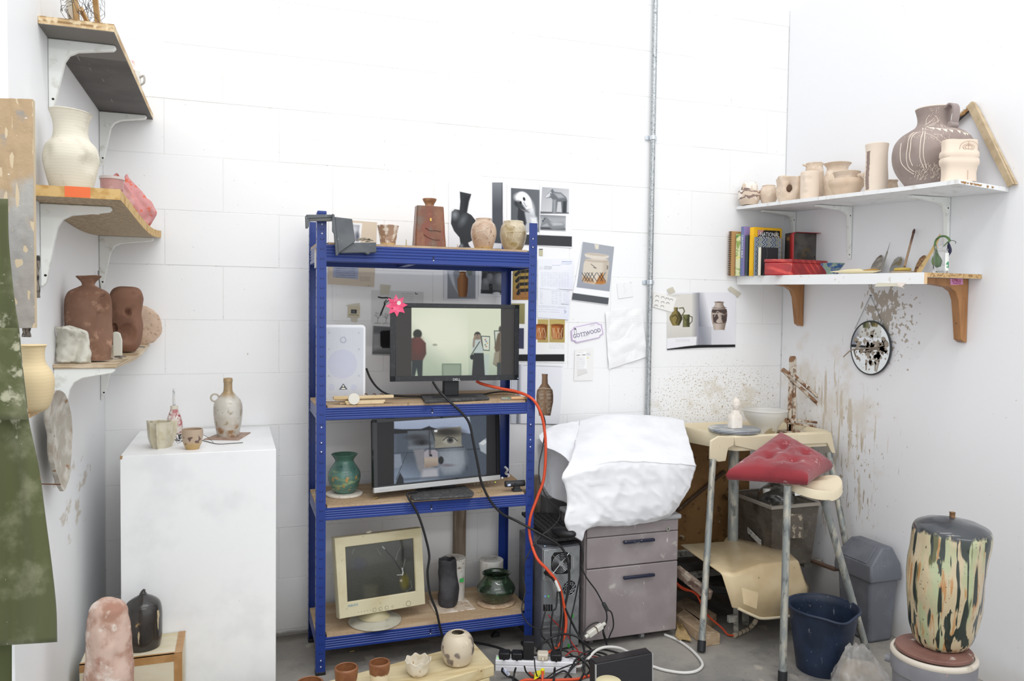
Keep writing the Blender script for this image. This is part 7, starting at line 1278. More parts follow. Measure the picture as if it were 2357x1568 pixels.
# ---- books, spines towards the camera
def book(name,lab,u0,u1,u2,vt,vb,y1,th,cover,spine=None,pages=None,skew=0.02,edge=0.0):
 z0_=ZL(y1)+0.0008;B=PY(u1,vb,y1);A=PY(u0,vb,y1+th);Cc=PY(u2,vb,y1+skew);H=PY(u1,vt,y1).z-z0_
 A.z=B.z=Cc.z=z0_;w=Cc-B;D=A+w;t=E(name,lab,'book',(A+B+Cc+D)/4)
 def slab(p0,p1,p2,p3,zz0,zz1,nm,m):return G().prism([(p.x,p.y)for p in(p0,p1,p2,p3)],(0,0,zz0),(1,0,0),(0,1,0),(0,0,1),zz1-zz0).obj(nm,m,t,W=True,smooth=0,bevel=0.0006)
 s=(A-B);e=0.10
 slab(B,Cc,Cc+s*e,B+s*e,z0_,z0_+H,'front_cover',cover);slab(A-s*e,D-s*e,D,A,z0_,z0_+H,'back_cover',spine or cover)
 slab(B+s*e*1.02+w*0.012,Cc+s*e*1.02-w*0.015,D-s*e*1.02-w*0.015,A-s*e*1.02+w*0.012,z0_+0.002,z0_+H-0.003,'pages',pages or M('book_pages','e6dfcd',0.8))
 slab(B+s*0.02,B+s*0.02+w*0.011,A-s*0.02+w*0.011,A-s*0.02,z0_,z0_+H,'spine',spine or cover)
 n_=Vector((-(A-B).y,(A-B).x,0)).normalized();
 if n_.x>0:n_=-n_
 fn_=Vector((w.y,-w.x,0)).normalized();return t,A,B,Cc,z0_,H,(B-A).normalized(),w.normalized(),n_,fn_
m_kraft=M('kraft_card','c79b67',0.75);t,A,B,Cc,z0_,H,sd,wd_,sn,fn_=book('sketchbook','kraft brown spiral sketchbook at the far left of the row of books',1677,1681,1752,532,636,-0.034,0.012,m_kraft)
g=G();n_=24
for i in range(n_):zc=z0_+H*(i+0.5)/n_;g.bb((A.x-0.004,B.y-0.001,zc-0.0016),(A.x+0.004,A.y+0.002,zc+0.0020))
g.obj('spiral',M('black_wire','2e3136'),t,W=True,smooth=0,kind='stuff')
m_flor=M('floral_print','d9dbb0',0.6,layers=[('n','8fa857',10,0.54,0.03),('n','e4d24a',12,0.60,0.03),('n','4f7f5d',16,0.64,0.03)]);book('book','thick pale green and yellow floral book second from the left',1692,1703,1748,538,635,-0.062,0.022,m_flor)
m_pur=M('purple_cover','9d8cc4',0.5);t,A,B,Cc,z0_,H,sd,wd_,sn,fn_=book('book','tall purple pottery handbook with white spine lettering',1703.5,1710.5,1795,521,635.5,-0.088,0.020,m_pur,M('slate_spine','6f79a3',0.5),skew=-0.004)
text('CERAMICS BIBLE',0.0145,M('white_print','eef0f4',0.5),t,(A+B)/2+sn*0.0012+Vector((0,0,H*0.60)),ux=(0,0,-1),uy=tuple((B-A).normalized()),name='spine_lettering',sx=1.12)
m_grn=M('dark_green_cover','33424a',0.5,layers=[('n','55604f',14,0.62,0.05),('n','8d7b4a',20,0.70,0.03)]);book('book','worn dark green book between the purple one and the yellow magazine',1714,1720,1760,541,635.5,-0.118,0.020,m_grn)
m_yel=M('yellow_cover','f0bc1c',0.4,layers=[('n','e3ab12',6,0.6,0.15)]);t,A,B,Cc,z0_,H,sd,wd_,sn,fn_=book('magazine','yellow bordered magazine with white title letters on black',1723.5,1733.5,1797,522.5,635.5,-0.155,0.024,m_yel,skew=-0.004)
W_=(Cc-B).length;fq=lambda x,z_,o=0.0008:B+wd_*x+fn_*o+Vector((0,0,z_))
mb=M('magazine_black','151514',0.35);bk=[(W_*0.12,H*0.10),(W_*0.93,H*0.10),(W_*0.93,H*0.945),(W_*0.12,H*0.945)]
g=G();g.add([fq(x,z_,0.0009)for x,z_ in bk]+[fq(x,z_,-0.0003)for x,z_ in bk],[(0,1,2,3),(7,6,5,4),(0,4,5,1),(1,5,6,2),(2,6,7,3),(3,7,4,0)]);cvp=g.obj('cover_picture',mb,t,W=True,smooth=0)
mwp_=M('white_print','eef0f4');text('NATIONAL',0.0300,mwp_,t,fq(W_*0.56,H*0.855,0.0014),ux=wd_,uy=(0,0,1),name='title_lettering',sx=0.76);text('GEOGRAPHIC',0.0290,mwp_,t,fq(W_*0.53,H*0.765,0.0014),ux=wd_,uy=(0,0,1),name='title_lettering',sx=0.70)
tri=[fq(W_*0.12,H*0.945,0.0012),fq(W_*0.12,H*0.80,0.0012),fq(W_*0.36,H*0.945,0.0012)];g=G();g.add(tri+[p+fn_*0.0003 for p in tri],[(0,1,2),(5,4,3),(0,3,4,1),(1,4,5,2),(2,5,3,0)]);g.obj('red_corner',M('red_corner','a8322a',0.4,layers=[('w','ead8cf',60,0.62,0.1,{'dir':'DIAGONAL','dist':2})]),t,W=True,smooth=0)
G().sph(fq(W_*0.80,H*0.86,0.0009),(0.010,0.0006,0.017),16,8).obj('tan_shape',M('tan_print','8d7a5f',0.5),cvp,W=True,smooth=0)
m_zz=M('zigzag_grey','8f9fb0',0.6);t,A,B,Cc,z0_,H,sd,wd_,sn,fn_=book('book','zigzag patterned book in front of the yellow magazine',1734.5,1736,1796,545.5,635.8,-0.192,0.012,m_zz,skew=-0.004)
W_=(Cc-B).length;fq=lambda x,z_,o=0.0008:B+wd_*x+fn_*o+Vector((0,0,z_))
cols=['26344f','dfe3e2','3d5a78','15171c','c9cfd2','26344f','d8d488','3d5a78','dfe3e2','15171c'];g_={}
nb=30
for i in range(nb):
 c_=cols[i%10];g=g_.setdefault(c_,G());x0=W_*(i-0.5)/nb;nz_=16;L_=[];Rr=[]
 for j in range(nz_+1):
  z_=H*j/nz_;off=(W_/nb)*1.7*(1 if j%2 else-1);a_=min(max(x0+off,0.001),W_-0.001);b_=min(max(x0+off+W_/nb*0.62,0.001),W_-0.001);L_.append(fq(a_,z_,0.0008));Rr.append(fq(b_,z_,0.0008))
 g.grid([L_,Rr])
for c_,g in g_.items():g.obj('zigzag',M('zz_'+c_,c_,0.6),t,W=True,smooth=0,kind='stuff')
m_nb=M('black_notebook','26262a',0.5);t,A,B,Cc,z0_,H,sd,wd_,sn,fn_=book('notebook','small black notebook with cream page edges and an elastic band',1744,1751,1790,569,636,-0.232,0.018,m_nb,M('cream_page_edge','e3dcc9',0.8),skew=-0.004)
W_=(Cc-B).length;G().tube([B+wd_*W_*0.28+fn_*0.0012+Vector((0,0,H)),B+wd_*W_*0.34+fn_*0.0015+Vector((0,0,H*0.8)),B+wd_*W_*0.26+fn_*0.0015+Vector((0,0,H*0.45)),B+wd_*W_*0.16+fn_*0.0012+Vector((0,0,0.002))],0.001,6).obj('elastic',M('elastic_grey','55555c',0.6),t,W=True)
# ---- tins
y1=-0.245;A,B,Cc=PY(1806,600,y1+0.05),PY(1818,600,y1),PY(1885,600,y1-0.01);z0_=ZL(y1)+0.0008
H=PY(1818,535,y1).z-z0_;w=Cc-B;w.z=0;s=A-B;s.z=0
t=E('tin_lid','open biscuit tin lid standing on edge, bare metal inside and red rim','tin',Vector((B.x+w.x/2,B.y,z0_)))
for p in(A,B,Cc):p.z=z0_
fo=Vector((w.y,-w.x,0)).normalized();wn=w.normalized()
rr_=lambda W_,H_,r:[(x+W_/2,y_)for x,y_ in rrect(W_,H_,r)]
G().prism(rr_(w.length,H,0.016),B-fo*0.004,wn,(0,0,1),fo,0.0015).obj('base',M('tarnished_tin','6d6a66',0.35,0.7,layers=[('n','4b4947',4,0.55,0.12),('n','2a2827',14,0.66,0.03),('n','7d6a48',6,0.62,0.08)]),t,W=True,smooth=0)
pr=rr_(w.length,H,0.016);ou=[B+wn*x+Vector((0,0,y_))for x,y_ in pr];g=G().grid([[p-fo*0.004 for p in ou],[p+fo*0.030 for p in ou]],close_u=True);g.obj('rim',M('tin_red_rim','a81f22',0.35,coat=0.3),t,W=True,solid=0.0015)
G().prism([(p.x,p.y)for p in(A,B,B+wn*0.004,A+wn*0.004)],(0,0,z0_+0.002),(1,0,0),(0,1,0),(0,0,1),H-0.004).obj('side',M('tin_dark_side','2b2826',0.4,layers=[('n','7d5a32',9,0.6,0.04)]),t,W=True,smooth=0)
yk=-0.40;B=PY(1823,636.5,yk);A=PY(1758,637,yk+0.075);Cc=PY(1904,634.5,yk+0.03);z0_=ZL(yk)+0.0008
for p in(A,B,Cc):p.z=z0_
H=PY(1823,596,yk).z-z0_;D=A+(Cc-B);m_redt=M('red_striped_tin','b01a20',0.3,layers=[('w','d8483c',14,0.80,0.06,{'dir':'DIAGONAL','dist':1.5}),('n','8f1218',5,0.55,0.15)],coat=0.5)
t=E('biscuit_tin','shiny red biscuit tin with orange streaks lying on the lower shelf','tin',(A+B+Cc+D)/4)
ft=[A,B,Cc,D];G().prism([(p.x,p.y)for p in ft],(0,0,z0_),(1,0,0),(0,1,0),(0,0,1),H*0.78).obj('body',m_redt,t,W=True,bevel=0.005,seg=3)
cc=sum(ft,Vector())/4;G().prism([(cc.x+(p.x-cc.x)*1.012,cc.y+(p.y-cc.y)*1.012)for p in ft],(0,0,z0_+H*0.775),(1,0,0),(0,1,0),(0,0,1),H*0.225).obj('lid',m_redt,t,W=True,bevel=0.004,seg=3)
# ---- small things along the lower shelf
def on_low(u,v,x):p=PX(u,v,x);p.z=ZL(p.y)+0.0009;return p
P=on_low(1916,630,3.145);P.z+=0.0
pot_thing('bowl','small green and blue conical bowl right of the red tin',P,[(13,631),(16,624),(22,616),(29,607)],M('green_blue_glaze','7f9485',0.4,layers=[('n','2f4f86',10,0.555,0.03,{'det':2}),('n','5d8a72',7,0.55,0.06),('n','b3a58a',8,0.60,0.06),('n','c9bd5a',22,0.68,0.03)]),P.z,0.003,cat='bowl',sub=3)
a_,b_=on_low(1912,629,3.105),on_low(2028,626,3.105);t=E('bamboo_scoop','cream bamboo scoop lying along the shelf edge','scoop',(a_+b_)/2);dv=b_-a_;up=Vector((0,0,1));lf=Vector((1,0,0))
rows=[]
for i in range(19):
 f_=i/18;r_=0.0105*min(1,f_*2.2+0.15)*(1 if f_<0.85 else max(0.12,(1-f_)/0.15));c_=a_+dv*f_+up*0.0115;open_=0 if f_<0.64 else 1
 rows.append([c_+lf*(r_*math.cos(q))+up*(r_*0.95*math.sin(q))*(1 if math.sin(q)<0 or not open_ else 0.25)for q in np.linspace(0,2*PI,17)[:-1]])
g=G().grid(rows,close_u=True);g.add(rows[0],[tuple(range(16))]);g.obj('body',M('cream_bamboo','e3d6ae',0.5),t,W=True,smooth=60)
c_=a_+dv*0.82+up*0.0155+lf*-0.003;G().sph(c_,(0.0085,dv.length*0.15,0.0035),16,8).obj('hollow',M('scoop_hollow','b98a3a',0.6),t,W=True,smooth=60)
def leaner(nm,lab,cat,pts,xb,xt,th,mat):
 P=[];vb=max(v for _,v in pts);vt=min(v for _,v in pts)
 for u,v in pts:f_=(vb-v)/(vb-vt);P.append(PX(u,v,xb+(xt-xb)*f_))
 lo=min(P,key=lambda p:p.z);zz_=ZL(lo.y)+0.0012;sh=zz_-lo.z;P=[p+Vector((0,0,sh))for p in P];n_=len(P);c_=sum(P,Vector())/n_
 nn_=((P[n_//3]-P[0]).cross(P[2*n_//3]-P[0])).normalized();
 if nn_.x>0:nn_=-nn_
 rows=[[c_+(p-c_)*0.05+nn_*th for p in P],[c_+(p-c_)*0.8+nn_*th*0.9 for p in P],P,[c_+(p-c_)*0.05-nn_*th*0.3 for p in P]]
 g=G().grid(rows,close_u=True);g.add(rows[0],[tuple(range(n_))]);g.add(rows[-1],[tuple(range(n_))]);return tag(g.obj(nm,mat,W=True,smooth=50),lab,cat)
m_rib=M('clay_smeared_steel','8a857d',0.45,0.3,layers=[('n','aaa397',9,0.52,0.08),('n','6d6456',8,0.60,0.08)])
leaner('steel_rib','leaf shaped clay smeared metal rib, left of the needle tool','rib',[(2002,622),(2003,612),(2009,599),(2018,586),(2027,579),(2030.5,580),(2031,592),(2029,606),(2024,622),(2012,626)],3.31,3.366,0.002,m_rib)
leaner('steel_rib','rounded clay smeared metal rib right of the needle tool','rib',[(2047,624),(2048,614),(2052,603),(2059,592),(2067,586),(2074,586),(2077,592),(2074,604),(2068,618),(2063,626),(2054,628)],3.31,3.366,0.002,M('slip_smeared_steel','9a9a98',0.4,0.4,layers=[('n','8d8062',8,0.52,0.05),('n','b9bcbd',6,0.6,0.1)]))
def rod(nm,lab,cat,a_,b_,xa,xb,r0,r1,mat,n=10):
 p,q=PX(*a_,xa),PX(*b_,xb);p.z=max(ZL(p.y)+r0,p.z-0.0);t=E(nm,lab,cat,p-Vector((0,0,r0-0.001)));return t,p,q
t,p,q=rod('needle_tool','thin steel needle tool leaning between the two metal ribs','tool',(2028,626),(2049,558),3.28,3.368,0.003,0.001,m_steel);m_=p*0.32+q*0.68
G().cyl(p,m_,0.0032,0.0036,10).obj('handle',M('needle_grey','8f8a80',0.5),t,W=True);G().cyl(m_,q,0.0016,0.0006,8).obj('needle',m_steel,t,W=True)
P=on_low(2077,625,3.23);k=mpp(P);tag(G().lathe([(k*22,0),(k*29,0.004),(k*30,0.008),(k*26,0.012),(0.0005,0.0125)],40,P).obj('wooden_disc',M('grey_clay_disc','b3a08a',0.75),W=True,smooth=40),'flat round clay disc under the yellow sponge','disc')
P2=P+Vector((0.0,0,0.0131));tag(G().lathe([(k*19,0),(k*21,0.004),(k*20,0.011),(k*16,0.013),(0.0005,0.0132)],36,P2).jit(0.001,60).obj('sponge',M('yellow_sponge','c9ae58',0.9,bump=(200,0.4)),W=True,smooth=50),'round yellow sponge on the clay disc','sponge')
p=PX(2082,614,3.25);p.z=max(p.z,P2.z+0.0142);q=PX(2105,527,3.362);t=E('stick_tool','long wooden stick tool with a dark tip standing behind the sponge','tool',p)
G().tube([p,p*0.5+q*0.5,q*0.88+p*0.12],lambda s:0.0052-0.0004*s,10).obj('shaft',M('brown_shaft','a68b72',0.65,layers=[('g','6b4d42','Z',0.09,0.13)]),t,W=True);G().tube([q*0.88+p*0.12,q*0.93+p*0.07,q*0.97+p*0.03,q],lambda s:0.0058+0.0018*math.sin(PI*s)-0.0045*s,10).obj('tip',M('dark_tip','59403d',0.6),t,W=True)
leaner('cork_block','speckled cork coloured block tool left of the wooden knife','tool',[(2103,622),(2106,612),(2113,597),(2119,587),(2126,581.5),(2131,582),(2132.5,587),(2128,600),(2118,618),(2111,626)],3.30,3.362,0.006,M('speckled_cork','8d6a4a',0.85,layers=[('n','c2a27d',40,0.58,0.04),('n','5d3f2a',30,0.62,0.04)]))
leaner('wooden_knife','long pale wooden modelling knife leaning towards the glass jar','tool',[(2108,625),(2112,617),(2140,577),(2160,542),(2164.5,532),(2165,538),(2156,562),(2140,589),(2122,620),(2116,626)],3.25,3.35,0.004,M('pale_wood_knife','d3b37c',0.55,layers=[('n','a88a5a',9,0.6,0.08)]))
P=on_low(2165,624,3.235);k=mpp(P);hj=zat(P,565)-P.z
m_glass=M('clear_glass','ffffff',0.02,trans=1.0,ior=1.45)
t=E('glass_jar','clear glass jar holding a curled green seed pod near the end of the shelf','jar',P)
pr=smoothprof([(k*16.5,0),(k*18,0.004),(k*18,hj*0.70),(k*17.5,hj*0.78),(k*14.5,hj*0.84),(k*14.5,hj*0.88),(k*15.5,hj*0.90),(k*14.8,hj*0.95),(k*15.2,hj)],3);G().lathe(vessel(pr,0.0018,0.004),40).obj('glass',m_glass,t,smooth=50)
lb=G();rows=[[Vector((math.cos(a_)*(k*18+0.0006),math.sin(a_)*(k*18+0.0006),z_))for a_ in np.linspace(ca+0.05,ca+0.95,9)]for z_ in np.linspace(hj*0.10,hj*0.72,4)]
lb.grid(rows).obj('paper_label',M('white_green_label','eef0ea',0.5,layers=[('r','3f9a63',8,0.62,0.02,(0.005,-0.03,hj*0.27),(0.03,0.05,hj*0.16)),('n','8f95a8',50,0.66,0.03)]),t,smooth=50)
m_pod=M('seed_pod_green','5f7f4c',0.5,layers=[('n','4a6a3c',8,0.55,0.1)]);qp=lambda u,v,o=0.0:PX(u,v,3.235+o)
t=E('seed_pod','curled green seed pod with a dark tendril arching out of the glass jar','plant',qp(2160,618))
rd_=lambda s:0.0155*math.exp(-((s-0.14)/0.13)**2)+0.0038+0.001*math.exp(-((s-0.9)/0.06)**2)
pp=[qp(2160,617),qp(2157,606),qp(2155,592),qp(2154,578),qp(2152,562),qp(2155,552),qp(2164,545),qp(2175,544),qp(2183,549),qp(2187,555)]
pp[0].z=max(pp[0].z,P.z+0.02);G().tube(pp,rd_,14,6).obj('pod',m_pod,t,W=True,smooth=70)
G().tube([qp(2186,553),qp(2178,561),qp(2170,569)],lambda s:0.0028-0.0012*s,8).obj('stem',m_pod,t,W=True);G().tube([qp(2187,553),qp(2194,554),qp(2200,557),qp(2199,561)],0.0011,6).obj('tendril',M('dark_tendril','2a2a2e',0.5),t,W=True)
G().tube([qp(2183,558,0.02),qp(2185,568,0.02),qp(2187,578,0.02),qp(2184,588,0.02)],lambda s:0.0024+0.004*math.sin(PI*s),8).obj('dried_petal',M('navy_petal','2a2a45',0.6),t,W=True)
# ---------------------------------------------------------------- mirror
xm=XW-0.010;cM=PX(2003.5,801,xm);rM=0.5*((PX(1959,800,xm)-PX(2049.5,800,xm)).length)
t=E('round_mirror','small round clay splashed mirror hung by a chain on the right wall','mirror',(XW-0.006,cM.y,cM.z-rM))
g=G();ringp=[(math.cos(a_),math.sin(a_))for a_ in np.linspace(0,2*PI,65)[:-1]]
rv=0.5*(PX(2003,740,xm).z-PX(2004,863,xm).z)
G().prism([(c*rM,s*rv)for c,s in ringp],(XW-0.0115,cM.y,cM.z),(0,1,0),(0,0,1),(1,0,0),0.009).obj('back',M('mirror_back','55565a',0.5),t,W=True,smooth=40)
mg=G().prism([(c*rM*0.97,s*rv*0.97)for c,s in ringp],(XW-0.0125,cM.y,cM.z),(0,1,0),(0,0,1),(1,0,0),0.0012).obj('glass',M('mirror_glass','d9dcdd',0.03,1.0),t,W=True,smooth=0)
g=G();g.tube([Vector((XW-0.0115,cM.y+c*rM,cM.z+s*rv))for c,s in ringp]+[Vector((XW-0.0115,cM.y+rM,cM.z))],0.0032,8,1);g.obj('rim',M('dark_lead','3f4346',0.5,0.4),t,W=True)
g=G();rr=random.Random(17);m_spl=M('dried_clay_splash','a59a8c',0.85)
for _ in range(95):
 a_,r_=rr.uniform(0,2*PI),rr.betavariate(1.6,1.4);cy,cz=math.cos(a_)*r_*rM*0.93,math.sin(a_)*r_*rv*0.93
 if rr.random()<0.5:cy-=0.02*rr.random()
 s_=rr.choice([0.004,0.006,0.009,0.014,0.018]);n_=9;g.add([(XW-0.0129,cM.y+cy+s_*math.cos(b_)*rr.uniform(0.4,1.1),cM.z+cz+s_*1.1*math.sin(b_)*rr.uniform(0.4,1.1))for b_ in np.linspace(0,2*PI,n_+1)[:-1]],[tuple(range(n_))])
for cy,L_ in((-0.055,0.085),(-0.035,0.05),(0.02,0.05)):g.add([(XW-0.0129,cM.y+cy-0.006,cM.z-rv*0.45),(XW-0.0129,cM.y+cy+0.006,cM.z-rv*0.45),(XW-0.0129,cM.y+cy+0.004,cM.z-rv*0.45-L_),(XW-0.0129,cM.y+cy-0.004,cM.z-rv*0.45-L_)],[(0,1,2,3)])
g.v=[Vector((v.x,cM.y+(v.y-cM.y)*min(1,0.95*rM/max(1e-6,math.hypot((v.y-cM.y),(v.z-cM.z)*rM/rv))),cM.z+(v.z-cM.z)*min(1,0.95*rM/max(1e-6,math.hypot((v.y-cM.y),(v.z-cM.z)*rM/rv)))))for v in g.v]
g.obj('clay_splashes',m_spl,mg,W=True,smooth=0,kind='stuff')
nl=PX(2004,680,XW-0.006);g=G();
for e_ in((1968,757),(2040,765)):
 q=PX(*e_,XW-0.0125);n_=34
 for i in range(n_):
  c_=nl*(1-i/n_)+q*(i/n_);c2=nl*(1-(i+1.25)/n_)+q*((i+1.25)/n_);dr=(c2-c_).normalized();sdv_=dr.cross(Vector((1,0,0)))if i%2 else Vector((1,0,0))
  g.tube([c_+sdv_*0.0018,(c_+c2)/2+sdv_*0.0024,c2+sdv_*0.0018,c2-sdv_*0.0018,(c_+c2)/2-sdv_*0.0024,c_-sdv_*0.0018,c_+sdv_*0.0018],0.0005,4,1)
g.obj('chain',M('dark_chain','4a4b4d',0.4,0.7),t,W=True,kind='stuff');G().cyl(nl+Vector((0.006,0,0)),nl+Vector((-0.006,0,0.001)),0.0022,n=8).obj('nail',m_steel,t,W=True)
tw_=[PX(1941,822,XW-0.05),PX(1960,806,XW-0.022),PX(1985,803,XW-0.020),PX(2010,801,XW-0.018),PX(2033,795,XW-0.0165)]
t=E('clay_stick','bent clay coated stick stuck across the front of the round mirror','stick',tw_[2]);G().tube(tw_,0.0032,8).obj('stem',M('clay_stick_grey','9d8f80',0.8),t,W=True);G().tube([PX(1983,811,XW-0.0165),PX(2000,807,XW-0.0165),PX(2022,802,XW-0.0165)],0.0030,8).obj('side_stem',M('clay_stick_grey','9d8f80'),t,W=True)
# ================================================================ potter's wheel
m_crp=M('cream_gel_coat','e0d3b6',0.35,layers=[('n','d3c4a4',2,0.58,0.15),('n','9c8a6d',40,0.76,0.02),('n','bfae8d',14,0.70,0.03,{'st':(1,1,0.2)})],coat=0.2)
m_tube=M('clayey_steel_tube','8f9492',0.5,0.35,layers=[('n','b9b5a8',14,0.53,0.08,{'st':(1,1,0.25)}),('n','6d706f',20,0.60,0.06,{'st':(1,1,0.3)}),('n','d6d1c4',40,0.72,0.03)])
zr=0.87;cs=[Vector((2.762,-0.464,0)),Vector((3.325,-0.462,0)),Vector((3.325,-0.03,0)),Vector((2.655,-0.03,0))];cC=sum(cs,Vector())/4
wheel=E('pottery_wheel','cream potter\'s wheel tray on splayed steel legs with a motor cover below','potter\'s wheel',(cC.x,cC.y,0))
def rpoly(off,z_,r=0.05,n=6):
 out=[];m_=len(cs)
 for i in range(m_):
  c,a_,b_=cs[i],cs[i-1],cs[(i+1)%m_];da,db=(a_-c).normalized(),(b_-c).normalized();bis=-(da+db).normalized()
  cc_=c+bis*off*1.3;rr_=max(r+off,0.01);p0,p1,p2=cc_+da*rr_,cc_,cc_+db*rr_
  for k_ in range(n+1):s_=k_/n;q=p0*(1-s_)**2+p1*2*s_*(1-s_)+p2*s_*s_;out.append(Vector((q.x,q.y,z_)))
 return out
prof=[(-0.030,0.802),(0.004,0.80),(0.006,0.815),(0.0,0.862),(-0.006,0.870),(-0.014,0.870),(-0.022,0.862),(-0.034,0.832),(-0.05,0.826),(-0.15,0.825)]
g=G().grid([rpoly(o,z_)for o,z_ in prof],close_u=True);b=rpoly(-0.15,0.825);g.add(b,[tuple(range(len(b)))]);b2=rpoly(-0.030,0.802);g.add(b2,[tuple(range(len(b2)))]);g.obj('tray',m_crp,wheel,W=True,smooth=45)
def skirt(px,y,th,dirv,nm='corner_skirt'):
 P=[PY(u,v,y)for u,v in px];return G().prism([(p.x,p.z)for p in P],(0,y,0),(1,0,0),(0,0,1),dirv,th).obj(nm,m_crp,wheel,W=True,bevel=0.004,seg=3)
skirt([(1634,1058),(1636,1015),(1655,1004),(1691,1006),(1690,1026),(1677,1032),(1671,1062),(1655,1064)],-0.482,0.012,(0,1,0));skirt([(1836,1000),(1914,996),(1924,1044),(1915,1044),(1905,1021),(1838,1024)],-0.476,0.012,(0,1,0))
skirt([(1690,1006),(1836,999),(1838,1026),(1822,1032),(1740,1038),(1692,1027)],-0.474,0.010,(0,1,0),'front_splash_pan')
def leg(a_,b_,nm='leg',r=0.0145,foot=True):
 G().cyl(a_,b_,r,n=18).obj(nm,m_tube,wheel,W=True)
 if foot:d_=(a_-b_).normalized();G().cyl(b_-d_*0.0,b_+d_*0.045,r*1.22,n=18).obj('rubber_foot',m_rub,wheel,W=True,bevel=0.002)
zf=0.006
leg(PY(1641,1058,-0.51),PZ(1614,1500,zf));leg(PY(1908,1042,-0.468),PZ(1982,1440,zf));leg(PY(1813,1118,-0.965),PZ(1801,1572,zf));leg(PY(1886,1116,-0.93),PZ(2003,1527,zf));leg(Vector((2.72,-0.10,0.80)),Vector((2.62,-0.05,zf)))
sh=PY(1687,1240,-0.35);wh=PY(1690,985,-0.35);G().cyl((sh.x,-0.35,sh.z-0.03),(wh.x,-0.35,wh.z-0.014),0.0245,n=24).obj('shaft',m_tube,wheel,W=True);k=mpp(wh)
m_wh=M('slip_wiped_alloy','8f959c',0.4,0.5,layers=[('w','b5bac0',30,0.6,0.3,{'wt':'RINGS','dir':'Z','dist':0.3}),('n','d0cfca',6,0.58,0.06),('n','c9bfa3',26,0.66,0.03,{'box':[('Z',-0.1,0.0,0.001)]})])
G().lathe([(0.02,-0.016),(k*60,-0.016),(k*61,-0.012),(k*61,-0.002),(k*60,0.0),(k*50,0.0006),(0.0005,0.0006)],64,(wh.x,-0.35,wh.z)).obj('wheel_head',m_wh,wheel,W=True,smooth=30)
vv={'a1':(1673,1236,-0.30),'a2':(1808,1262,-0.28),'a3':(1838,1289,-0.68),'a4':(1752,1299,-0.71),'b1':(1666,1247,-0.33),'b2':(1866,1350,-0.30),'m3':(1856,1350,-0.72),'m4':(1764,1352,-0.76),'b3':(1851,1413,-0.72),'b4':(1757,1424,-0.77),'b5':(1699,1401,-0.76),'b6':(1690,1322,-0.725),'c5':(1686,1399,-0.755),'c6':(1661,1319,-0.715),'w1':(1567,1254,-0.40),'w2':(1568,1259,-0.405)}
K_={n_:PY(*p)for n_,p in vv.items()};nm=list(K_);ix={n_:i for i,n_ in enumerate(nm)}
Fc=[('a1','a2','a3','a4'),('a4','a3','m3','m4'),('m4','m3','b3','b4'),('a4','m4','b4','b5','b6'),('a1','a4','b6','b1'),('a2','b2','m3','a3'),('b6','b5','c5','c6'),('b1','b6','c6','w1'),('b2','b3','m3')]
g=G();g.add([K_[n_]for n_ in nm],[tuple(ix[n_]for n_ in f)for f in Fc])
cvr=g.obj('motor_cover',m_crp,wheel,W=True,smooth=70,bevel=0.013,seg=3);md=cvr.modifiers.new('shell','SOLIDIFY');md.thickness=0.005;md.offset=-1
cvr.data.materials.clear();cvr.data.materials.append(M('old_cream_gel_coat','d3bf9a',0.4,layers=[('n','c4ad85',3,0.56,0.15),('n','8d7654',20,0.72,0.03,{'st':(1,1,0.25)})],coat=0.15))
G().tube([K_['b5'],K_['b4']*0.6+K_['b5']*0.4+Vector((0,-0.004,-0.004)),K_['b4'],K_['b4']*0.5+K_['b3']*0.5+Vector((0,-0.006,0)),K_['b3']],0.006,8).obj('cover_lip',m_crp,wheel,W=True)
G().lathe([(0.01,0),(0.24,0.0),(0.25,0.006),(0.25,0.035),(0.24,0.04),(0.01,0.045)],56,(2.78,-0.34,0.175)).obj('flywheel',M('black_rubber_wheel','1a1a1b',0.7,layers=[('n','3d3a37',6,0.58,0.1)]),wheel,W=True,smooth=30)
m_ang=M('dusty_angle_iron','8b8a84',0.7,0.2,layers=[('n','b3aea2',10,0.55,0.1),('n','5f5e5a',14,0.62,0.05)])
def abar(a_,b_,w=0.03,h=0.03,nm='frame_bar',mat=m_ang,par=None):
 d_=b_-a_;return G().box((a_+b_)/2,(d_.length,w,h),d_.to_track_quat('X','Z').to_matrix()).obj(nm,mat,par or wheel,W=True,bevel=0.003)
abar(PY(1548,1276,-0.22),PY(1602,1272,-0.22));abar(PY(1590,1326,-0.42),PY(1662,1318,-0.42));abar(PY(1845,1298,-0.36),PY(1888,1292,-0.36),0.04);abar(PY(1860,1288,-0.32),PY(1925,1312,-0.62),0.03,0.014,'frame_bar',M('rusty_angle','6b5548',0.8))
abar(PY(1694,1398,-0.66),PZ(1694,1462,0.006),0.022,0.022,'stand_leg');abar(PY(1716,1400,-0.62),PZ(1716,1440,0.006),0.03,0.03,'stand_leg');abar(PY(1846,1405,-0.66),PZ(1846,1450,0.006),0.02,0.02,'stand_leg')
p=PY(1686,1424,-0.672);G().box(p,(0.045,0.02,0.03)).obj('clamp',m_ang,wheel,W=True,bevel=0.003)
t=E('frame_batten','clay caked wooden batten sloping down under the wheel','batten',PY(1600,1345,-0.56));a_,b_=PY(1557,1312,-0.45),PY(1634,1372,-0.64);abar(a_,b_,0.03,0.042,'batten',M('clay_caked_wood','7d6a5e',0.8,layers=[('n','a89a8c',10,0.55,0.06),('n','5a463c',8,0.6,0.06)]),t)
m_seat=m_crp;S=PY(1876,1106,-0.95)
rows=[]
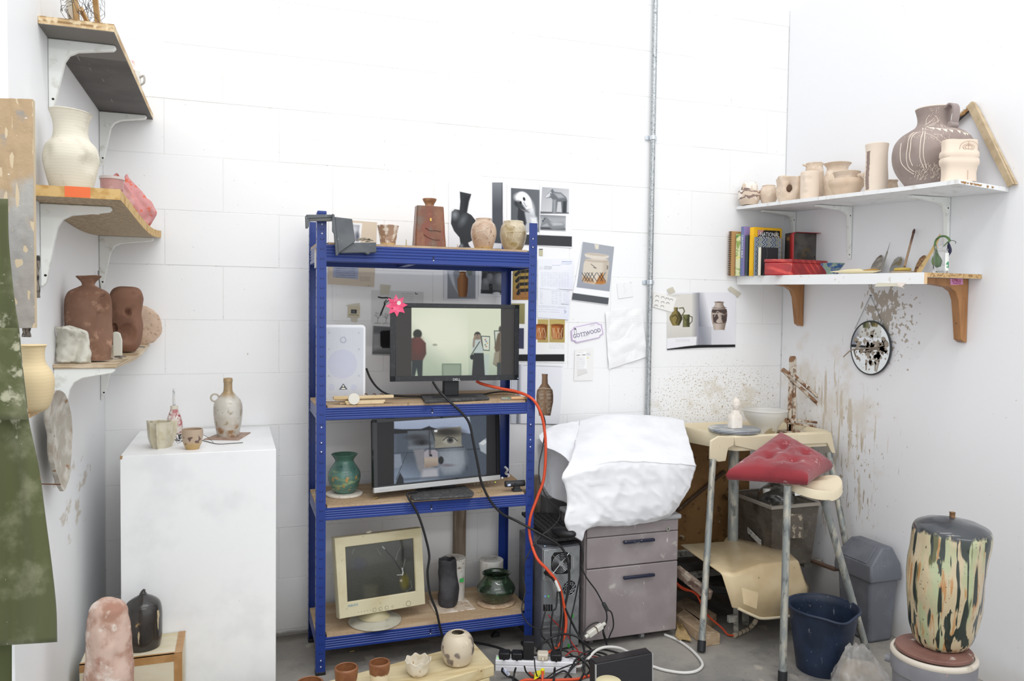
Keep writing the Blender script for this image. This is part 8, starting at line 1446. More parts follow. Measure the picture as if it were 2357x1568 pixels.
for f_,dz,sc_ in((0.02,0.0,1),(0.5,-0.002,1),(0.85,0.0,1),(0.97,0.004,1),(1.0,0.0,1),(1.02,-0.030,1),(1.0,-0.032,1),(0.97,-0.006,1)):
 rows.append([Vector((S.x+0.120*f_*math.cos(a_),S.y+0.005+0.085*f_*math.sin(a_),S.z-0.004+dz+0.020*math.cos(2*a_)*f_*f_*(0.6 if math.cos(a_)>0 else 0.3)-0.020*max(0,-math.sin(a_))*f_))for a_ in np.linspace(0,2*PI,49)[:-1]])
g=G().grid(rows,close_u=True);g.add(rows[0],[tuple(range(48))]);g.obj('seat',m_seat,wheel,W=True,smooth=45)
# ---- things on the wheel tray
m_bust=M('white_bisque_bust','ebe4da',0.75,layers=[('n','ddd2c5',9,0.55,0.12)])
P=Vector((wh.x,-0.35-0.005,wh.z+0.001));k=mpp(P);H=zat(P,917)-P.z
t=E('clay_bust','small white clay bust of a head on a block, on the wheel head','sculpture',P)
g=G();bx=[(k*15.5,k*13,0),(k*15.5,k*13,H*0.34),(k*14,k*12,H*0.40),(k*8,k*8,H*0.52),(k*6.5,k*6.5,H*0.60)]
g.grid([[Vector((a_*math.copysign(abs(math.cos(q))**0.5,math.cos(q)),b_*math.copysign(abs(math.sin(q))**0.5,math.sin(q)),z_))for q in np.linspace(0.2,2*PI+0.2,33)[:-1]]for a_,b_,z_ in bx],close_u=True);g.f.append(tuple(range(31,-1,-1)));n0=len(g.v);g.f.append(tuple(range(n0-32,n0)));g.jit(0.0015,50,2);mn=min(p.z for p in g.v);g.v=[p-Vector((0,0,mn))for p in g.v];g.obj('block',m_bust,t,smooth=50)
hc=Vector((k*2,0,H*0.79));yaw=-0.4;Rz=Matrix.Rotation(yaw,3,'Z')
def headf(p,d_):
 x,y_,z_=d_;f=1.0
 f+=0.22*math.exp(-(x/0.16)**2)*math.exp(-((z_+0.05)/0.22)**2)*(1 if y_<0 else 0)-0.12*math.exp(-((abs(x)-0.38)/0.18)**2)*math.exp(-((z_-0.18)/0.13)**2)*(1 if y_<0 else 0)+0.06*math.exp(-(x/0.3)**2)*math.exp(-((z_+0.52)/0.10)**2)*(1 if y_<0 else 0)+0.10*math.exp(-((abs(x)-0.98)/0.12)**2)*math.exp(-(z_/0.2)**2)
 return Vector((p.x*f*(1-0.22*max(0,-z_)),p.y*f,p.z))
G().sph(hc,(k*10,k*11.5,H*0.215),40,28,R=Rz,fn=headf).obj('head',m_bust,t,smooth=70)
G().tube([hc+Rz@Vector((-k*4,k*8,H*0.16)),hc+Rz@Vector((-k*2,k*2,H*0.21)),hc+Rz@Vector((k*2,-k*2,H*0.205))],0.004,8).obj('hair_roll',m_bust,t)
P=Vector((PY(1760,988,-0.26).x,-0.26,0.8305));k=mpp(P)
pr=[(25,990),(32,983),(42,968),(49,955),(52,944)];out=prof_at(P,P.z,[(24,zt__)for zt__ in()]or pr,5)
t=E('plastic_bowl','large translucent white plastic bowl standing in the wheel tray','bowl',P);G().lathe(vessel(out,0.0016,0.003),56).obj('body',M('translucent_white','e9e7e1',0.35,trans=0.25,layers=[('r','b8a888',6,0.62,0.05,(0.0,-0.06,0.025),(0.05,0.05,0.035))]),t,smooth=60)
G().lathe([(out[-1][0]-0.001,out[-1][1]-0.001),(out[-1][0]+0.003,out[-1][1]),(out[-1][0]+0.002,out[-1][1]+0.003),(out[-1][0]-0.001,out[-1][1]+0.002)],56,cap=(False,False)).obj('rim',M('translucent_white','e9e7e1'),t)
m_gau=M('slip_caked_wood','8d6b50',0.8,layers=[('n','c9bfb0',12,0.50,0.05,{'det':5}),('n','6d4a34',14,0.60,0.06),('n','ded6ca',20,0.64,0.03)])
yg=-0.28;t=E('throwing_gauge','clay caked wooden throwing gauge with two slotted pointer arms','gauge',(PY(1823,992,yg).x,yg,0.8305))
def gp(pts,y_,th,nm,mat=m_gau,par=None):P_=[PY(u,v,y_)for u,v in pts];return G().prism([(p.x,p.z)for p in P_],(0,y_,0),(1,0,0),(0,0,1),(0,1,0),th).obj(nm,mat,par or t,W=True,bevel=0.0012)
gp([(1820,848),(1820,826),(1823,820),(1831,820),(1834,826),(1834,848)],yg,0.014,'post_head');gp([(1820,847),(1826,847),(1821,992),(1815,992)],yg,0.014,'post_strip');gp([(1829,847),(1834,847),(1831,975),(1825,975)],yg,0.014,'post_strip');gp([(1815,974),(1830,974),(1829,992),(1815,992)],yg,0.014,'post_foot')
b_=PY(1823,992,yg);G().bb((b_.x-0.055,yg-0.03,0.8262),(b_.x+0.06,yg+0.05,max(0.835,b_.z))).obj('base',m_gau,t,W=True,bevel=0.002)
y2=yg-0.014
gp([(1798,853),(1805,847),(1826,863),(1819,873)],y2,0.010,'arm_end');gp([(1822,863),(1828,859),(1940,957),(1934,962)],y2,0.010,'arm_strip');gp([(1817,872),(1823,868),(1928,967),(1922,971)],y2,0.010,'arm_strip');gp([(1922,960),(1934,955),(1945,968),(1933,976)],y2,0.010,'arm_end');gp([(1936,963),(1944,965),(1973,979),(1968,984),(1942,973)],y2-0.004,0.006,'pointer',M('blue_grey_pointer','4b5560',0.6,layers=[('n','b9b5ac',14,0.62,0.04)]));gp([(1966,981),(1994,964),(1997,966),(1975,985)],y2-0.004,0.006,'pointer',M('blue_grey_pointer','4b5560'))
gp([(1789,960),(1815,963),(1816,974),(1791,971)],y2,0.010,'arm_end');gp([(1812,963),(1950,978),(1950,983),(1812,968)],y2,0.010,'arm_strip');gp([(1812,971),(1946,988),(1946,993),(1812,976)],y2,0.010,'arm_strip');gp([(1944,978),(1973,983),(1974,990),(1957,997),(1944,992)],y2,0.010,'arm_end')
for u,v in((1825,872),(1822,971)):p=PY(u,v,y2);G().sph(p+Vector((0,-0.006,0)),(0.010,0.010,0.011),12,8).jit(0.003,80).obj('wing_nut',M('clay_lump','b9ada0',0.85),t,W=True)
m_red=M('red_cotton','8f2f36',0.9,sheen=0.25,layers=[('n','7d2830',4,0.55,0.15),('n','c09a98',8,0.665,0.04,{'det':6}),('n','d2b9b3',22,0.72,0.02,{'det':5})],bump=(120,0.12))
T_,L_,F_,R_=PY(1797,1004,-0.52),PY(1676,1093,-0.80),PY(1858,1105,-1.05),PY(1912,1072,-0.84)
nU=44;A_s,B_s=[],[];nrm=((F_-T_).cross(R_-L_)).normalized()
if nrm.z<0:nrm=-nrm
cq=(T_+F_+L_+R_)/4
for j in range(nU+1):
 ra,rb_=[],[]
 for i in range(nU+1):
  s_,q=i/nU,j/nU;base=T_*(1-s_)*(1-q)+R_*s_*(1-q)+F_*s_*q+L_*(1-s_)*q
  e_=max((1-abs(2*s_-1)**3)*(1-abs(2*q-1)**3),0.0);cn=abs(2*s_-1)**8*abs(2*q-1)**8
  pull=0.07*((1-(2*s_-1)**2)*abs(2*q-1)**6+(1-(2*q-1)**2)*abs(2*s_-1)**6);base=base+(cq-base)*pull
  tf=sum(0.030*math.exp(-(((s_-a_)/0.085)**2+((q-b_)/0.085)**2))for a_,b_ in((0.34,0.34),(0.68,0.32),(0.34,0.68),(0.68,0.66)))
  wr=0.006*mnoise.noise(Vector((s_*5,q*5,1)))+0.003*mnoise.noise(Vector((s_*13,q*13,4)))
  ra.append(base+nrm*(0.020+0.032*e_**0.5-tf+wr*(0.3+e_)));rb_.append(base-nrm*(0.022+0.016*e_**0.5))
 A_s.append(ra);B_s.append(rb_)
ringi=[(0,i)for i in range(nU)]+[(j,nU)for j in range(nU)]+[(nU,i)for i in range(nU,0,-1)]+[(j,0)for j in range(nU,0,-1)]
g=G().grid(A_s);g.grid(B_s);mid=[((A_s[j][i]+B_s[j][i])/2)+((A_s[j][i]+B_s[j][i])/2-cq).normalized()*0.012 for j,i in ringi]
g.grid([[A_s[j][i]for j,i in ringi],mid,[B_s[j][i]for j,i in ringi]],close_u=True)
t=E('cushion','red tufted cushion dusted with clay draped over the wheel seat','cushion',PY(1800,1105,-0.95));g.obj('pad',m_red,t,W=True,smooth=80)
rib=patch([[PY(u-5,v,-0.90),PY(u+5,v-2,-0.90)]for u,v in((1905,1118),(1899,1134),(1888,1146),(1896,1160))],4,16);G().grid(rib).obj('tie_ribbon',m_red,t,W=True,solid=0.002)
# ---- under and behind the wheel
m_hb=M('hardboard','8f6b40',0.7,layers=[('n','7a5730',3,0.52,0.15),('n','b3a48d',6,0.70,0.03,{'det':2}),('n','5d4225',10,0.64,0.06)])
a_,b_=PY(1556,1300,-0.02),PY(1722,1300,-0.02);tag(G().bb((a_.x,-0.014,0.0),(b_.x,-0.006,0.80)).obj('hardboard_panel',m_hb,W=True),'brown hardboard panel leaning on the wall behind the potter\'s wheel','panel')
a_,b_=PY(1560,1175,-0.03),PY(1668,1085,-0.03);tag(G().cyl(a_,b_,0.009,n=10).jit(0.001,60).obj('dark_rod',M('rusty_rod','4b3a2c',0.8,layers=[('n','6f5b48',20,0.6,0.06)]),W=True),'dark rusty rod slanting across the hardboard panel','rod')
m_box=M('murky_clear_plastic','b3aba0',0.35,trans=0.75,alpha=0.9,layers=[('n','a1978a',6,0.50,0.1),('n','c9c0b2',22,0.60,0.04,{'det':6}),('n','7d746a',5,0.60,0.08)])
yb_=-0.42;x0,x1=PY(1776,1200,yb_).x,PY(1884,1200,yb_).x;z0_,z1_=0.215,PY(1776,1166,yb_).z;y1_=-0.09
t=E('storage_box','murky clear plastic storage box of clay tools behind the wheel','box',((x0+x1)/2,(yb_+y1_)/2,z0_));rows=[]
for f_,e_ in((0.0,0.022),(0.97,0.0),(1.0,0.0)):rows.append([Vector((x,y_,z0_+(z1_-z0_)*f_))for x,y_ in((x0+e_,yb_+e_),(x1-e_,yb_+e_),(x1-e_,y1_-e_),(x0+e_,y1_-e_))])
g=G().grid(rows,close_u=True);g.add(rows[0],[(3,2,1,0)]);g.obj('body',m_box,t,W=True,smooth=0,solid=0.003,bevel=0.006)
rim=[Vector((x,y_,z1_))for x,y_ in((x0-0.012,yb_-0.012),(x1+0.012,yb_-0.012),(x1+0.012,y1_+0.012),(x0-0.012,y1_+0.012))];rin=[Vector((x,y_,z1_))for x,y_ in((x0+0.003,yb_+0.003),(x1-0.003,yb_+0.003),(x1-0.003,y1_-0.003),(x0+0.003,y1_-0.003))]
G().grid([rin,rim,[p-Vector((0,0,0.012))for p in rim]],close_u=True).obj('rim',M('dusty_rim','b5ada2',0.5,trans=0.3),t,W=True,smooth=0,solid=0.003)
hq=[PY(u,v,yb_-0.006)for u,v in((1816,1184),(1850,1183),(1850,1240),(1817,1240))];G().prism([(p.x,p.z)for p in hq],(0,yb_+0.002,0),(1,0,0),(0,0,1),(0,-1,0),0.004).obj('end_recess',M('recess_murk','6d655c',0.5,layers=[('n','b3a995',20,0.56,0.04,{'det':6})]),t,W=True,smooth=0)
lq=[Vector((x0+0.004,y_,z_))for y_,z_ in((-0.36,0.27),(-0.30,0.275),(-0.30,0.295),(-0.36,0.29))];a_,b_=PX(1724,1226,x0+0.008),PX(1755,1250,x0+0.008)
G().prism([(a_.y,a_.z+0.0),(b_.y,b_.z-0.015),(b_.y,b_.z+0.012),(a_.y,a_.z+0.028)],(x0-0.002,0,0),(0,1,0),(0,0,1),(1,0,0),0.003).obj('paper_label',M('box_label','d6d3cc',0.6,layers=[('n','5a5a5e',50,0.60,0.03)]),t,W=True,smooth=0)
zi=z0_+0.006
a_=Vector(((x0+x1)/2-0.085,-0.30,zi));b_=PY(1765,1125,-0.26);tag(G().cyl(a_+Vector((0.02,0,0.02)),b_,0.020,n=20).obj('white_tube',M('white_pipe','dcdad6',0.5,layers=[('n','8d857a',30,0.68,0.04)]),W=True),'white plastic tube standing in the murky storage box','tube')
g=G().sph(((x0+x1)/2+0.01,-0.26,z1_-0.02),(0.085,0.10,0.085),30,20).jit(0.022,14,3).jit(0.006,50,5);tag(g.obj('dark_plastic_bag',M('dark_film','5a5855',0.25,layers=[('n','a9a39a',12,0.58,0.05,{'det':6}),('n','3a3836',7,0.55,0.08)],coat=0.5),W=True,smooth=60),'dark crinkled plastic bag heaped in the storage box','bag')
lp=[PY(u,v,-0.40)for u,v in((1829,1128),(1852,1125),(1852,1139),(1830,1142))];tag(G().prism([(p.x,p.z)for p in lp],(0,-0.40,0),(1,0,0),(0,0,1),(0,1,0),0.0015).obj('white_label',M('label_paper','f2f2ee'),W=True,smooth=0),'white label on the dark plastic bag under the seat','label')
g=G().sph(((x0+x1)/2,-0.26,z0_+0.10),(0.10,0.12,0.09),24,16).jit(0.03,12,8).jit(0.008,40,3);g.v=[Vector((min(max(p.x,x0+0.03),x1-0.03),p.y,max(p.z,zi)))for p in g.v];tag(g.obj('clay_scraps',M('grey_brown_clay','6d6254',0.9,layers=[('n','9a8f7d',9,0.55,0.08),('n','4a4238',12,0.6,0.06)]),W=True,smooth=60),'mass of grey brown clay scraps inside the storage box','clay')
m_lum=M('sawn_softwood','b39b80',0.75,layers=[('n','9f866a',8,0.54,0.12,{'st':(1,0.12,1)}),('n','c4b096',14,0.58,0.08)])
def lumber(lab,px,zt_,h):
 P=[PZ(u,v,zt_)for u,v in px];o=sum(P,Vector())/4;o.z=zt_-h;return tag(G().prism([(p.x-o.x,p.y-o.y)for p in P],(0,0,0),(1,0,0),(0,1,0),(0,0,1),h).obj('timber_offcut',m_lum,bevel=0.003),lab,'timber'),o
o,c_=lumber('front sawn timber on the floor with a rounded end by the wheel leg',[(1556,1416),(1622,1463),(1658,1458),(1576,1400)],0.05,0.05);o.location=c_
o,c_=lumber('rear sawn timber on the floor behind the rounded one',[(1556,1388),(1618,1436),(1650,1414),(1580,1372)],0.05,0.05);o.location=c_
pf=[[PZ(u,v,0.02+0.012*math.sin(u*0.5+v))for u in us]for v,us in((1412,(1556,1560,1566)),(1440,(1556,1564,1572)),(1458,(1556,1568,1582)),(1474,(1557,1572,1588)))]
g=G().grid(patch(pf,12,14)).jit(0.012,30,4);g.v=[Vector((p.x,p.y,max(p.z,0.002)))for p in g.v];tag(g.obj('brown_paper',M('kraft_paper','b89d70',0.8,layers=[('n','a0854f',8,0.58,0.08)]),W=True,smooth=0,solid=0.001),'crumpled brown paper beside the drawer pedestal foot','paper')
cab2('orange flex running from behind the pedestal to the wheel motor',[(1552,1336,-0.44),(1570,1352,-0.46),(1600,1366,-0.52),(1612,1385,-0.56),(1618,1402,-0.58),FZ(1634,1422,0.075),FZ(1662,1446,0.03),FZ(1675,1461,0.008),FZ(1690,1463,0.012)],0.0042,m_or)
cab2('second orange flex strand behind the drawer pedestal',[(1552,1342,-0.43),(1575,1358,-0.45),(1598,1362,-0.50),(1610,1372,-0.54)],0.004,m_or)
t=E('spiral_wrap','cream spiral wrapped cable end under the motor cover','cable',PZ(1710,1455,0.002));sw=[PZ(1690,1463,0.013),PZ(1708,1455,0.014),PZ(1724,1447,0.016),PY(1738,1432,-0.62),PY(1742,1418,-0.60)];G().tube(sw,0.0105,12).obj('wrap',M('cream_wrap','b9ab94',0.6),t,W=True)
sp3_=spline(sw,8);g=G()
for i in range(2,len(sp3_)-2,4):d_=(sp3_[i+1]-sp3_[i]).normalized();g.cyl(sp3_[i],sp3_[i]+d_*0.003,0.0112,n=12)
g.obj('wrap_gaps',M('dark_hole','2c2a29'),t,W=True,kind='stuff')
# ---- blue bucket
P,out,k=lathe_px(1890,1562,0.0005,[(60,1552),(66,1510),(75,1450),(81,1404)],sub=3);out=prof_at(P,0.0005,[(59,1540),(65,1500),(74,1446),(82,1396)],3);hb=out[-1][1]
m_bkt=M('navy_plastic','1f2a3d',0.45,layers=[('n','2a3750',4,0.55,0.15),('n','b9b5ad',34,0.70,0.02,{'det':5}),('n','8d9098',20,0.70,0.05,{'st':(1,1,0.3)})])
t=E('bucket','dark blue plastic bucket with a pouring lip, spattered with clay','bucket',P);lipa=math.atan2(-FWD.y,-FWD.x)+0.12
def lip(p):
 a_=(math.atan2(p.y,p.x)-lipa+PI)%(2*PI)-PI;w_=math.exp(-(a_/0.35)**2)*max(0,p.z/hb-0.8)/0.2;s_=1+0.12*w_;return Vector((p.x*s_,p.y*s_,p.z-0.012*w_))
g=G().lathe(vessel(out,0.003,0.005),72);g.v=[lip(p)for p in g.v];g.obj('body',m_bkt,t,smooth=50)
R0=out[-1][0];g=G();g.tube([lip(Vector((math.cos(a_)*(R0+0.003),math.sin(a_)*(R0+0.003),hb)))for a_ in np.linspace(0,2*PI,73)],0.006,8,1,caps=False);g.obj('rim',m_bkt,t,smooth=70)
# ---- swing bin
m_bin=M('grey_bin_plastic','63666e',0.5,layers=[('n','70737b',5,0.55,0.15),('n','c4c2bd',44,0.73,0.02,{'det':4})])
bx0,bx1,by0,by1=3.188,3.350,-0.868,-0.655;zb1=0.295;t=E('swing_bin','grey plastic swing lid bin standing against the right wall','bin',((bx0+bx1)/2,(by0+by1)/2,0))
rect=lambda e_,z_:[Vector((x,y_,z_))for x,y_ in((bx0+e_,by0+e_),(bx1-e_,by0+e_),(bx1-e_,by1-e_),(bx0+e_,by1-e_))]
g=G().grid([rect(0.018,0.0),rect(0.004,zb1)],close_u=True);g.f.append((3,2,1,0));g.add(rect(0.004,zb1),[(0,1,2,3)]);g.obj('body',m_bin,t,W=True,smooth=30,bevel=0.014,seg=3)
g=G().grid([rect(-0.005,zb1-0.022),rect(-0.006,zb1+0.006),rect(-0.002,zb1+0.05)],close_u=True);zt2=zb1+0.125;ap=[Vector((bx0+0.072,by0+0.012,zt2)),Vector((bx1-0.035,by0+0.012,zt2)),Vector((bx1-0.035,by1-0.012,zt2)),Vector((bx0+0.072,by1-0.012,zt2))]
g.grid([rect(-0.002,zb1+0.05),ap],close_u=True);g.add(ap,[(0,1,2,3)]);g.add(rect(-0.005,zb1-0.022),[(3,2,1,0)]);g.obj('lid',m_bin,t,W=True,smooth=30,bevel=0.008,seg=3)
m0,m1=rect(-0.002,zb1+0.05),ap;fl=[m0[3]*0.9+m0[0]*0.1,m0[3]*0.1+m0[0]*0.9,m1[3]*0.1+m1[0]*0.9,m1[3]*0.9+m1[0]*0.1];cc=sum(fl,Vector())/4;fl=[cc+(p-cc)*0.88 for p in fl];fnv=(fl[1]-fl[0]).cross(fl[3]-fl[0]).normalized()
g=G();g.add([p+fnv*0.0 for p in fl]+[p+fnv*0.004 for p in fl],[(3,2,1,0),(4,5,6,7),(0,1,5,4),(1,2,6,5),(2,3,7,6),(3,0,4,7)]);g.obj('flap',m_bin,t,W=True,bevel=0.002)
# ---- grey lidded bucket carrying the gourd
zl=0.35;Cb=PZ(2149,1499,zl);k=mpp(Cb);Rb=k*101;t=E('lidded_bucket','grey lidded bucket with a cream rim carrying the striped gourd form','bucket',(Cb.x,Cb.y,0))
m_gb=M('grey_bucket_plastic','77767a',0.5,layers=[('n','858489',4,0.55,0.15),('n','b88a7d',10,0.72,0.02),('n','c4c2c0',50,0.76,0.02)])
G().lathe([(Rb*0.80,0),(Rb*0.84,0.01),(Rb*0.955,zl-0.085),(Rb*0.965,zl-0.07),(Rb*1.0,zl-0.066),(Rb*1.01,zl-0.02),(Rb*0.98,zl-0.012)],72).obj('body',m_gb,t,smooth=35)
G().lathe([(Rb*0.99,zl-0.020),(Rb*1.02,zl-0.014),(Rb*1.02,zl-0.006),(Rb*0.99,zl),(Rb*0.93,zl-0.001),(Rb*0.92,zl-0.008),(0.0005,zl-0.008)],72).obj('lid',M('cream_lid','cfc6b8',0.6,layers=[('n','b3a797',9,0.62,0.08)]),t,smooth=35)
p=PZ(2047,1512,zl-0.05)-Vector((Cb.x,Cb.y,0));pr_=Vector((p.x,p.y,0)).normalized()*Rb*0.99+Vector((0,0,zl-0.055));lg=G().cyl(pr_,pr_*1.0+Vector((p.x,p.y,0)).normalized()*0.018,0.014,0.012,14).obj('handle_lug',m_gb,t)
tb_=E('round_board','round reddish brown board on the lidded bucket under the gourd form','board',(Cb.x,Cb.y,zl-0.0015+0.002))
G().lathe([(Rb*0.88,0),(Rb*0.905,0.002),(Rb*0.905,0.010),(Rb*0.89,0.012),(0.0005,0.012)],64).obj('disc',M('red_brown_board','7d5a50',0.6,layers=[('n','6d4b43',5,0.55,0.12),('n','c9bcb4',9,0.68,0.04,{'det':6})]),tb_,smooth=30)
zg=zl+0.0135;Pg=PZ(2166,1484,zg);k=mpp(Pg)
pf=[(57,1484),(66,1476),(72,1466),(80,1445),(86,1420),(90,1390),(92,1360),(92.5,1320),(93,1290),(94,1260),(95,1238),(92,1222),(82,1212),(60,1203),(30,1197),(6,1194)]
out=prof_at(Pg,zg,pf,5);hg=out[-1][1]
m_gd=M('striped_gourd_glaze','bfae8e',0.3,layers=[('n','a9b08a',7,0.56,0.06,{'st':(1,1,0.16)}),('n','b3824e',22,0.60,0.04,{'st':(1,1,0.10)}),('n','5a5a34',12,0.62,0.03,{'st':(1,1,0.10)}),('n','2f2b25',110,0.70,0.03,{'det':2}),('n','1f2a22',21,0.575,0.012,{'st':(1,1,0.04),'det':2}),('n','25302a',13,0.63,0.012,{'st':(1,1,0.05),'det':1}),('g','33363b','Z',hg-0.05,hg-0.035,{'wob':0.06,'ws':40})],coat=0.6,bump=(18,0.35))
g=G().lathe([(0.0005,0)]+out+[(0.0005,hg)],110,cap=(False,False));hgt=hg
g.v=[Vector((p.x+0.030*(p.z/hgt)**1.3+0.006*math.sin(p.z*22),p.y,p.z-(0.045*(p.x)*max(0,p.z/hgt-0.75)/0.25)))for p in g.v];g.jit(0.007,7,6);g.jit(0.002,25,2);mn=min(p.z for p in g.v);g.v=[p-Vector((0,0,mn))for p in g.v]
t=E('gourd_form','large striped green and cream gourd shaped ceramic with a dark top','ceramic',(Pg.x,Pg.y,zg));g.obj('body',m_gd,t,smooth=70)
zt3=max(p.z for p in g.v if abs(p.x-0.03)<0.03 and abs(p.y)<0.03);G().lathe([(0.013,zt3-0.010),(0.008,zt3),(0.0075,zt3+0.010),(0.009,zt3+0.014),(0.0005,zt3+0.012)],14,(0.030,0,0),wob=lambda a_,h:1+0.2*math.sin(4*a_)).obj('stalk',M('stalk_brown','6d5238',0.7,layers=[('n','a8743f',20,0.55,0.06)]),t,smooth=50)
# ---- bag of clay in clear film
Pb=PZ(1985,1600,0.0);t=E('clay_bag','lump of clay in a crinkled clear plastic bag on the floor','bag',(Pb.x,Pb.y,0));kb=mpp((Pb.x,Pb.y,0.1));htop=zat(Pb,1484)
g=G();rows=[]
for f_,xr,yr,xc_ in((0.0,0.10,0.085,0),(0.12,0.118,0.095,0),(0.35,0.112,0.09,-0.005),(0.6,0.085,0.07,-0.018),(0.8,0.06,0.045,-0.026),(0.93,0.045,0.03,-0.03),(1.0,0.034,0.018,-0.032)):
 rows.append([Vector((xc_+xr*math.cos(a_)*(1+0.06*math.sin(9*a_+f_*3)*f_),yr*math.sin(a_)*(1+0.08*math.sin(11*a_)*f_),htop*f_*(1+0.03*math.sin(6*a_)*f_)))for a_ in np.linspace(0,2*PI,73)[:-1]])
rr2=[[rows[0][0]]];rows=[[cr([rows[j][i]for j in range(7)],30)[q]for i in range(72)]for q in range(30)]
g.grid(rows,close_u=True);g.add(rows[-1],[tuple(range(72))]);g.jit(0.010,22,3);g.jit(0.004,60,5);g.v=[Vector((p.x,p.y,max(p.z,0.001)))for p in g.v]
g.obj('film',M('clear_film','eceae6',0.12,trans=0.55,alpha=0.55,layers=[('n','ffffff',9,0.58,0.06)],spec=0.7),t,smooth=50)
g=G().sph((0.0,0.0,htop*0.34),(0.085,0.07,htop*0.34),32,20).jit(0.012,16,4);g.v=[Vector((p.x-0.02*p.z/htop,p.y,max(p.z,0.003)))for p in g.v];g.obj('clay',M('wet_grey_clay','a39584',0.7,layers=[('n','8d8070',8,0.55,0.1)]),t,smooth=60)
tl_=patch([[Vector((0.07+0.1*a_,-0.02+0.06*b_+0.01*math.sin(9*a_),0.010+0.05*(1-a_)*(1-abs(2*b_-1))))for b_ in np.linspace(0,1,5)]for a_ in np.linspace(0,1,5)],24,24);g=G().grid(tl_).jit(0.006,40,2);g.v=[Vector((p.x,p.y,max(p.z,0.002)))for p in g.v];g.obj('film_tail',M('clear_film','eceae6'),t,smooth=50)
# ================================================================ papers taped to the back wall
A_=lambda x,y:(1120+.3061*x,400+.3061*y)
L4=lambda x,y:(850+.1697*x,430+.1697*y)
L5=lambda x,y:(680+.263*x,460+.263*y)
L6=lambda x,y:(730+.1658*x,590+.1658*y)
M_=lambda f,*p:[f(*q)for q in p]
G_P='prints taped to the back wall'
c=Cv([(757,503),(868,512),(861,661),(755,654)],'d6c8b4',0.9);c.poly([(755,500),(770,502),(768,600),(755,600)],'eeeeee',1);c.poly([(797,512),(834,514),(829,560),(797,560)],'f0f0f2');c.poly([(800,516),(828,518.5),(824,555),(802,552)],'a9adb8',1.5);c.ell(813,528,8,7,'d6d9df',5);c.ell(823,545,4,9,'5e626e',3)
c.poly([(768,585),(826,587),(824,643),(766,638)],'c4c8d6');c.lg((800,580),(800,612),'9ba3bc',[(768,585),(826,587),(824,643),(766,638)],0.6);c.tx(773,818,608,7,5,'5c6484',0.8,0.03,1.3);c.tx(828,853,637,5,2.2,'7d7468',0.6,0.06,0.8);c.tx(846,852,657.5,1,2,'6d6458',0.7)
c.wall('poster','tan poster with a printed text panel behind the grey clamp and rack top','poster')
c=Cv([(1033,420),(1161,420),(1160,572),(1033,572)],'f3f3f5',1.0);c.lg((1040,450),(1036,572),'dcdde4',a=0.5);st=[(1133,419),(1160,420),(1160,561),(1133,559)];c.poly(st,'4d5157',0.8);c.lg((1133,480),(1133,419),'9a9ea4',st,0.7);c.poly([(1156.5,419),(1162,419),(1161,562),(1157,561)],'e9e9ec',0.7);c.line([(1156,420),(1157,560)],1.2,'2c2d30')
pe=M_(L4,(1228,66),(1300,82),(1384,100),(1368,150),(1350,200),(1325,350),(1385,385),(1440,455),(1445,560),(1415,720),(1340,760),(1355,800),(1380,825),(1205,822),(1238,780),(1225,690),(1150,600),(1108,500),(1118,340),(1160,305),(1225,315),(1235,200));c.poly(pe,'33363a',0.8);c.ell(*L4(1160,380),7,9,'aab0b6',6,a=0.7);c.ell(*L4(1270,455),6,11,'7d8389',6,0.5,a=0.7);c.ell(*L4(1250,800),4,4,'9aa0a6',3,a=0.8);c.poly(M_(L4,(1290,120),(1365,130),(1320,340),(1285,350)),'222428',3,a=0.6)
c.wall('poster','print of a black bottle vase standing behind the pink pot on the rack top','poster')
c=Cv([(1167,423),(1318,431),(1316.5,571),(1167,561)],'f1f1f3',1.1);r1=M_(A_,(183,107),(398,122),(395,440),(183,418));c.poly(r1,'5e6267',0.8);c.lg(A_(200,200),A_(390,200),'777b80',r1,0.4)
c.poly(M_(A_,(240,240),(232,330),(245,360),(240,440),(310,440),(300,300)),'33363b',1.5);c.poly(M_(A_,(285,290),(352,262),(370,320),(385,370),(380,440),(270,440),(300,370)),'b9bcc0',2);c.poly(M_(A_,(330,330),(378,330),(382,400),(345,420)),'e6e7e9',3)
c.ell(*A_(281,208),16.5,24,'e6e7ea',1.2,-0.42);c.poly(M_(A_,(205,215),(240,190),(300,275),(320,290),(260,270),(215,240)),'2f3236',2.5,a=0.9);c.ell(*A_(250,175),12,9,'f6f6f8',4);c.ell(*A_(282,190),2.6,4.2,'202226',0.8,-0.3);c.ell(*A_(256,217),2.2,3.4,'202226',0.8,-0.3);c.line(M_(A_,(280,215),(297,248),(306,243)),1.0,'5a5d62');c.line(M_(A_,(305,272),(332,262)),1.2,'303338');c.ell(*A_(331,245),6,14,'fafafb',5,-0.3)
r2=M_(A_,(418,100),(620,115),(618,300),(405,300));c.poly(r2,'c9cacd',0.8);c.lg(A_(520,240),A_(420,110),'9a9ca1',r2,0.6);c.poly(M_(A_,(405,285),(618,292),(618,300),(405,300)),'45484c',1,a=0.8)
dg=M_(A_,(437,172),(455,152),(480,130),(495,113),(510,136),(560,142),(598,175),(606,200),(602,298),(566,298),(560,212),(535,210),(524,300),(492,298),(496,195),(484,180),(446,185));c.poly(dg,'6d7176',0.8);c.poly(M_(A_,(440,170),(482,132),(490,150),(470,175),(446,182)),'d5d7da',1.5);c.poly(M_(A_,(505,145),(560,150),(590,180),(540,185)),'a9acb0',2.5);c.poly(M_(A_,(500,195),(522,195),(520,295),(500,295)),'9a9da1',2);c.poly(M_(A_,(575,210),(600,205),(598,295),(572,295)),'3c3f43',2);c.ell(*A_(482,152),1.2,1.4,'1c1d20')
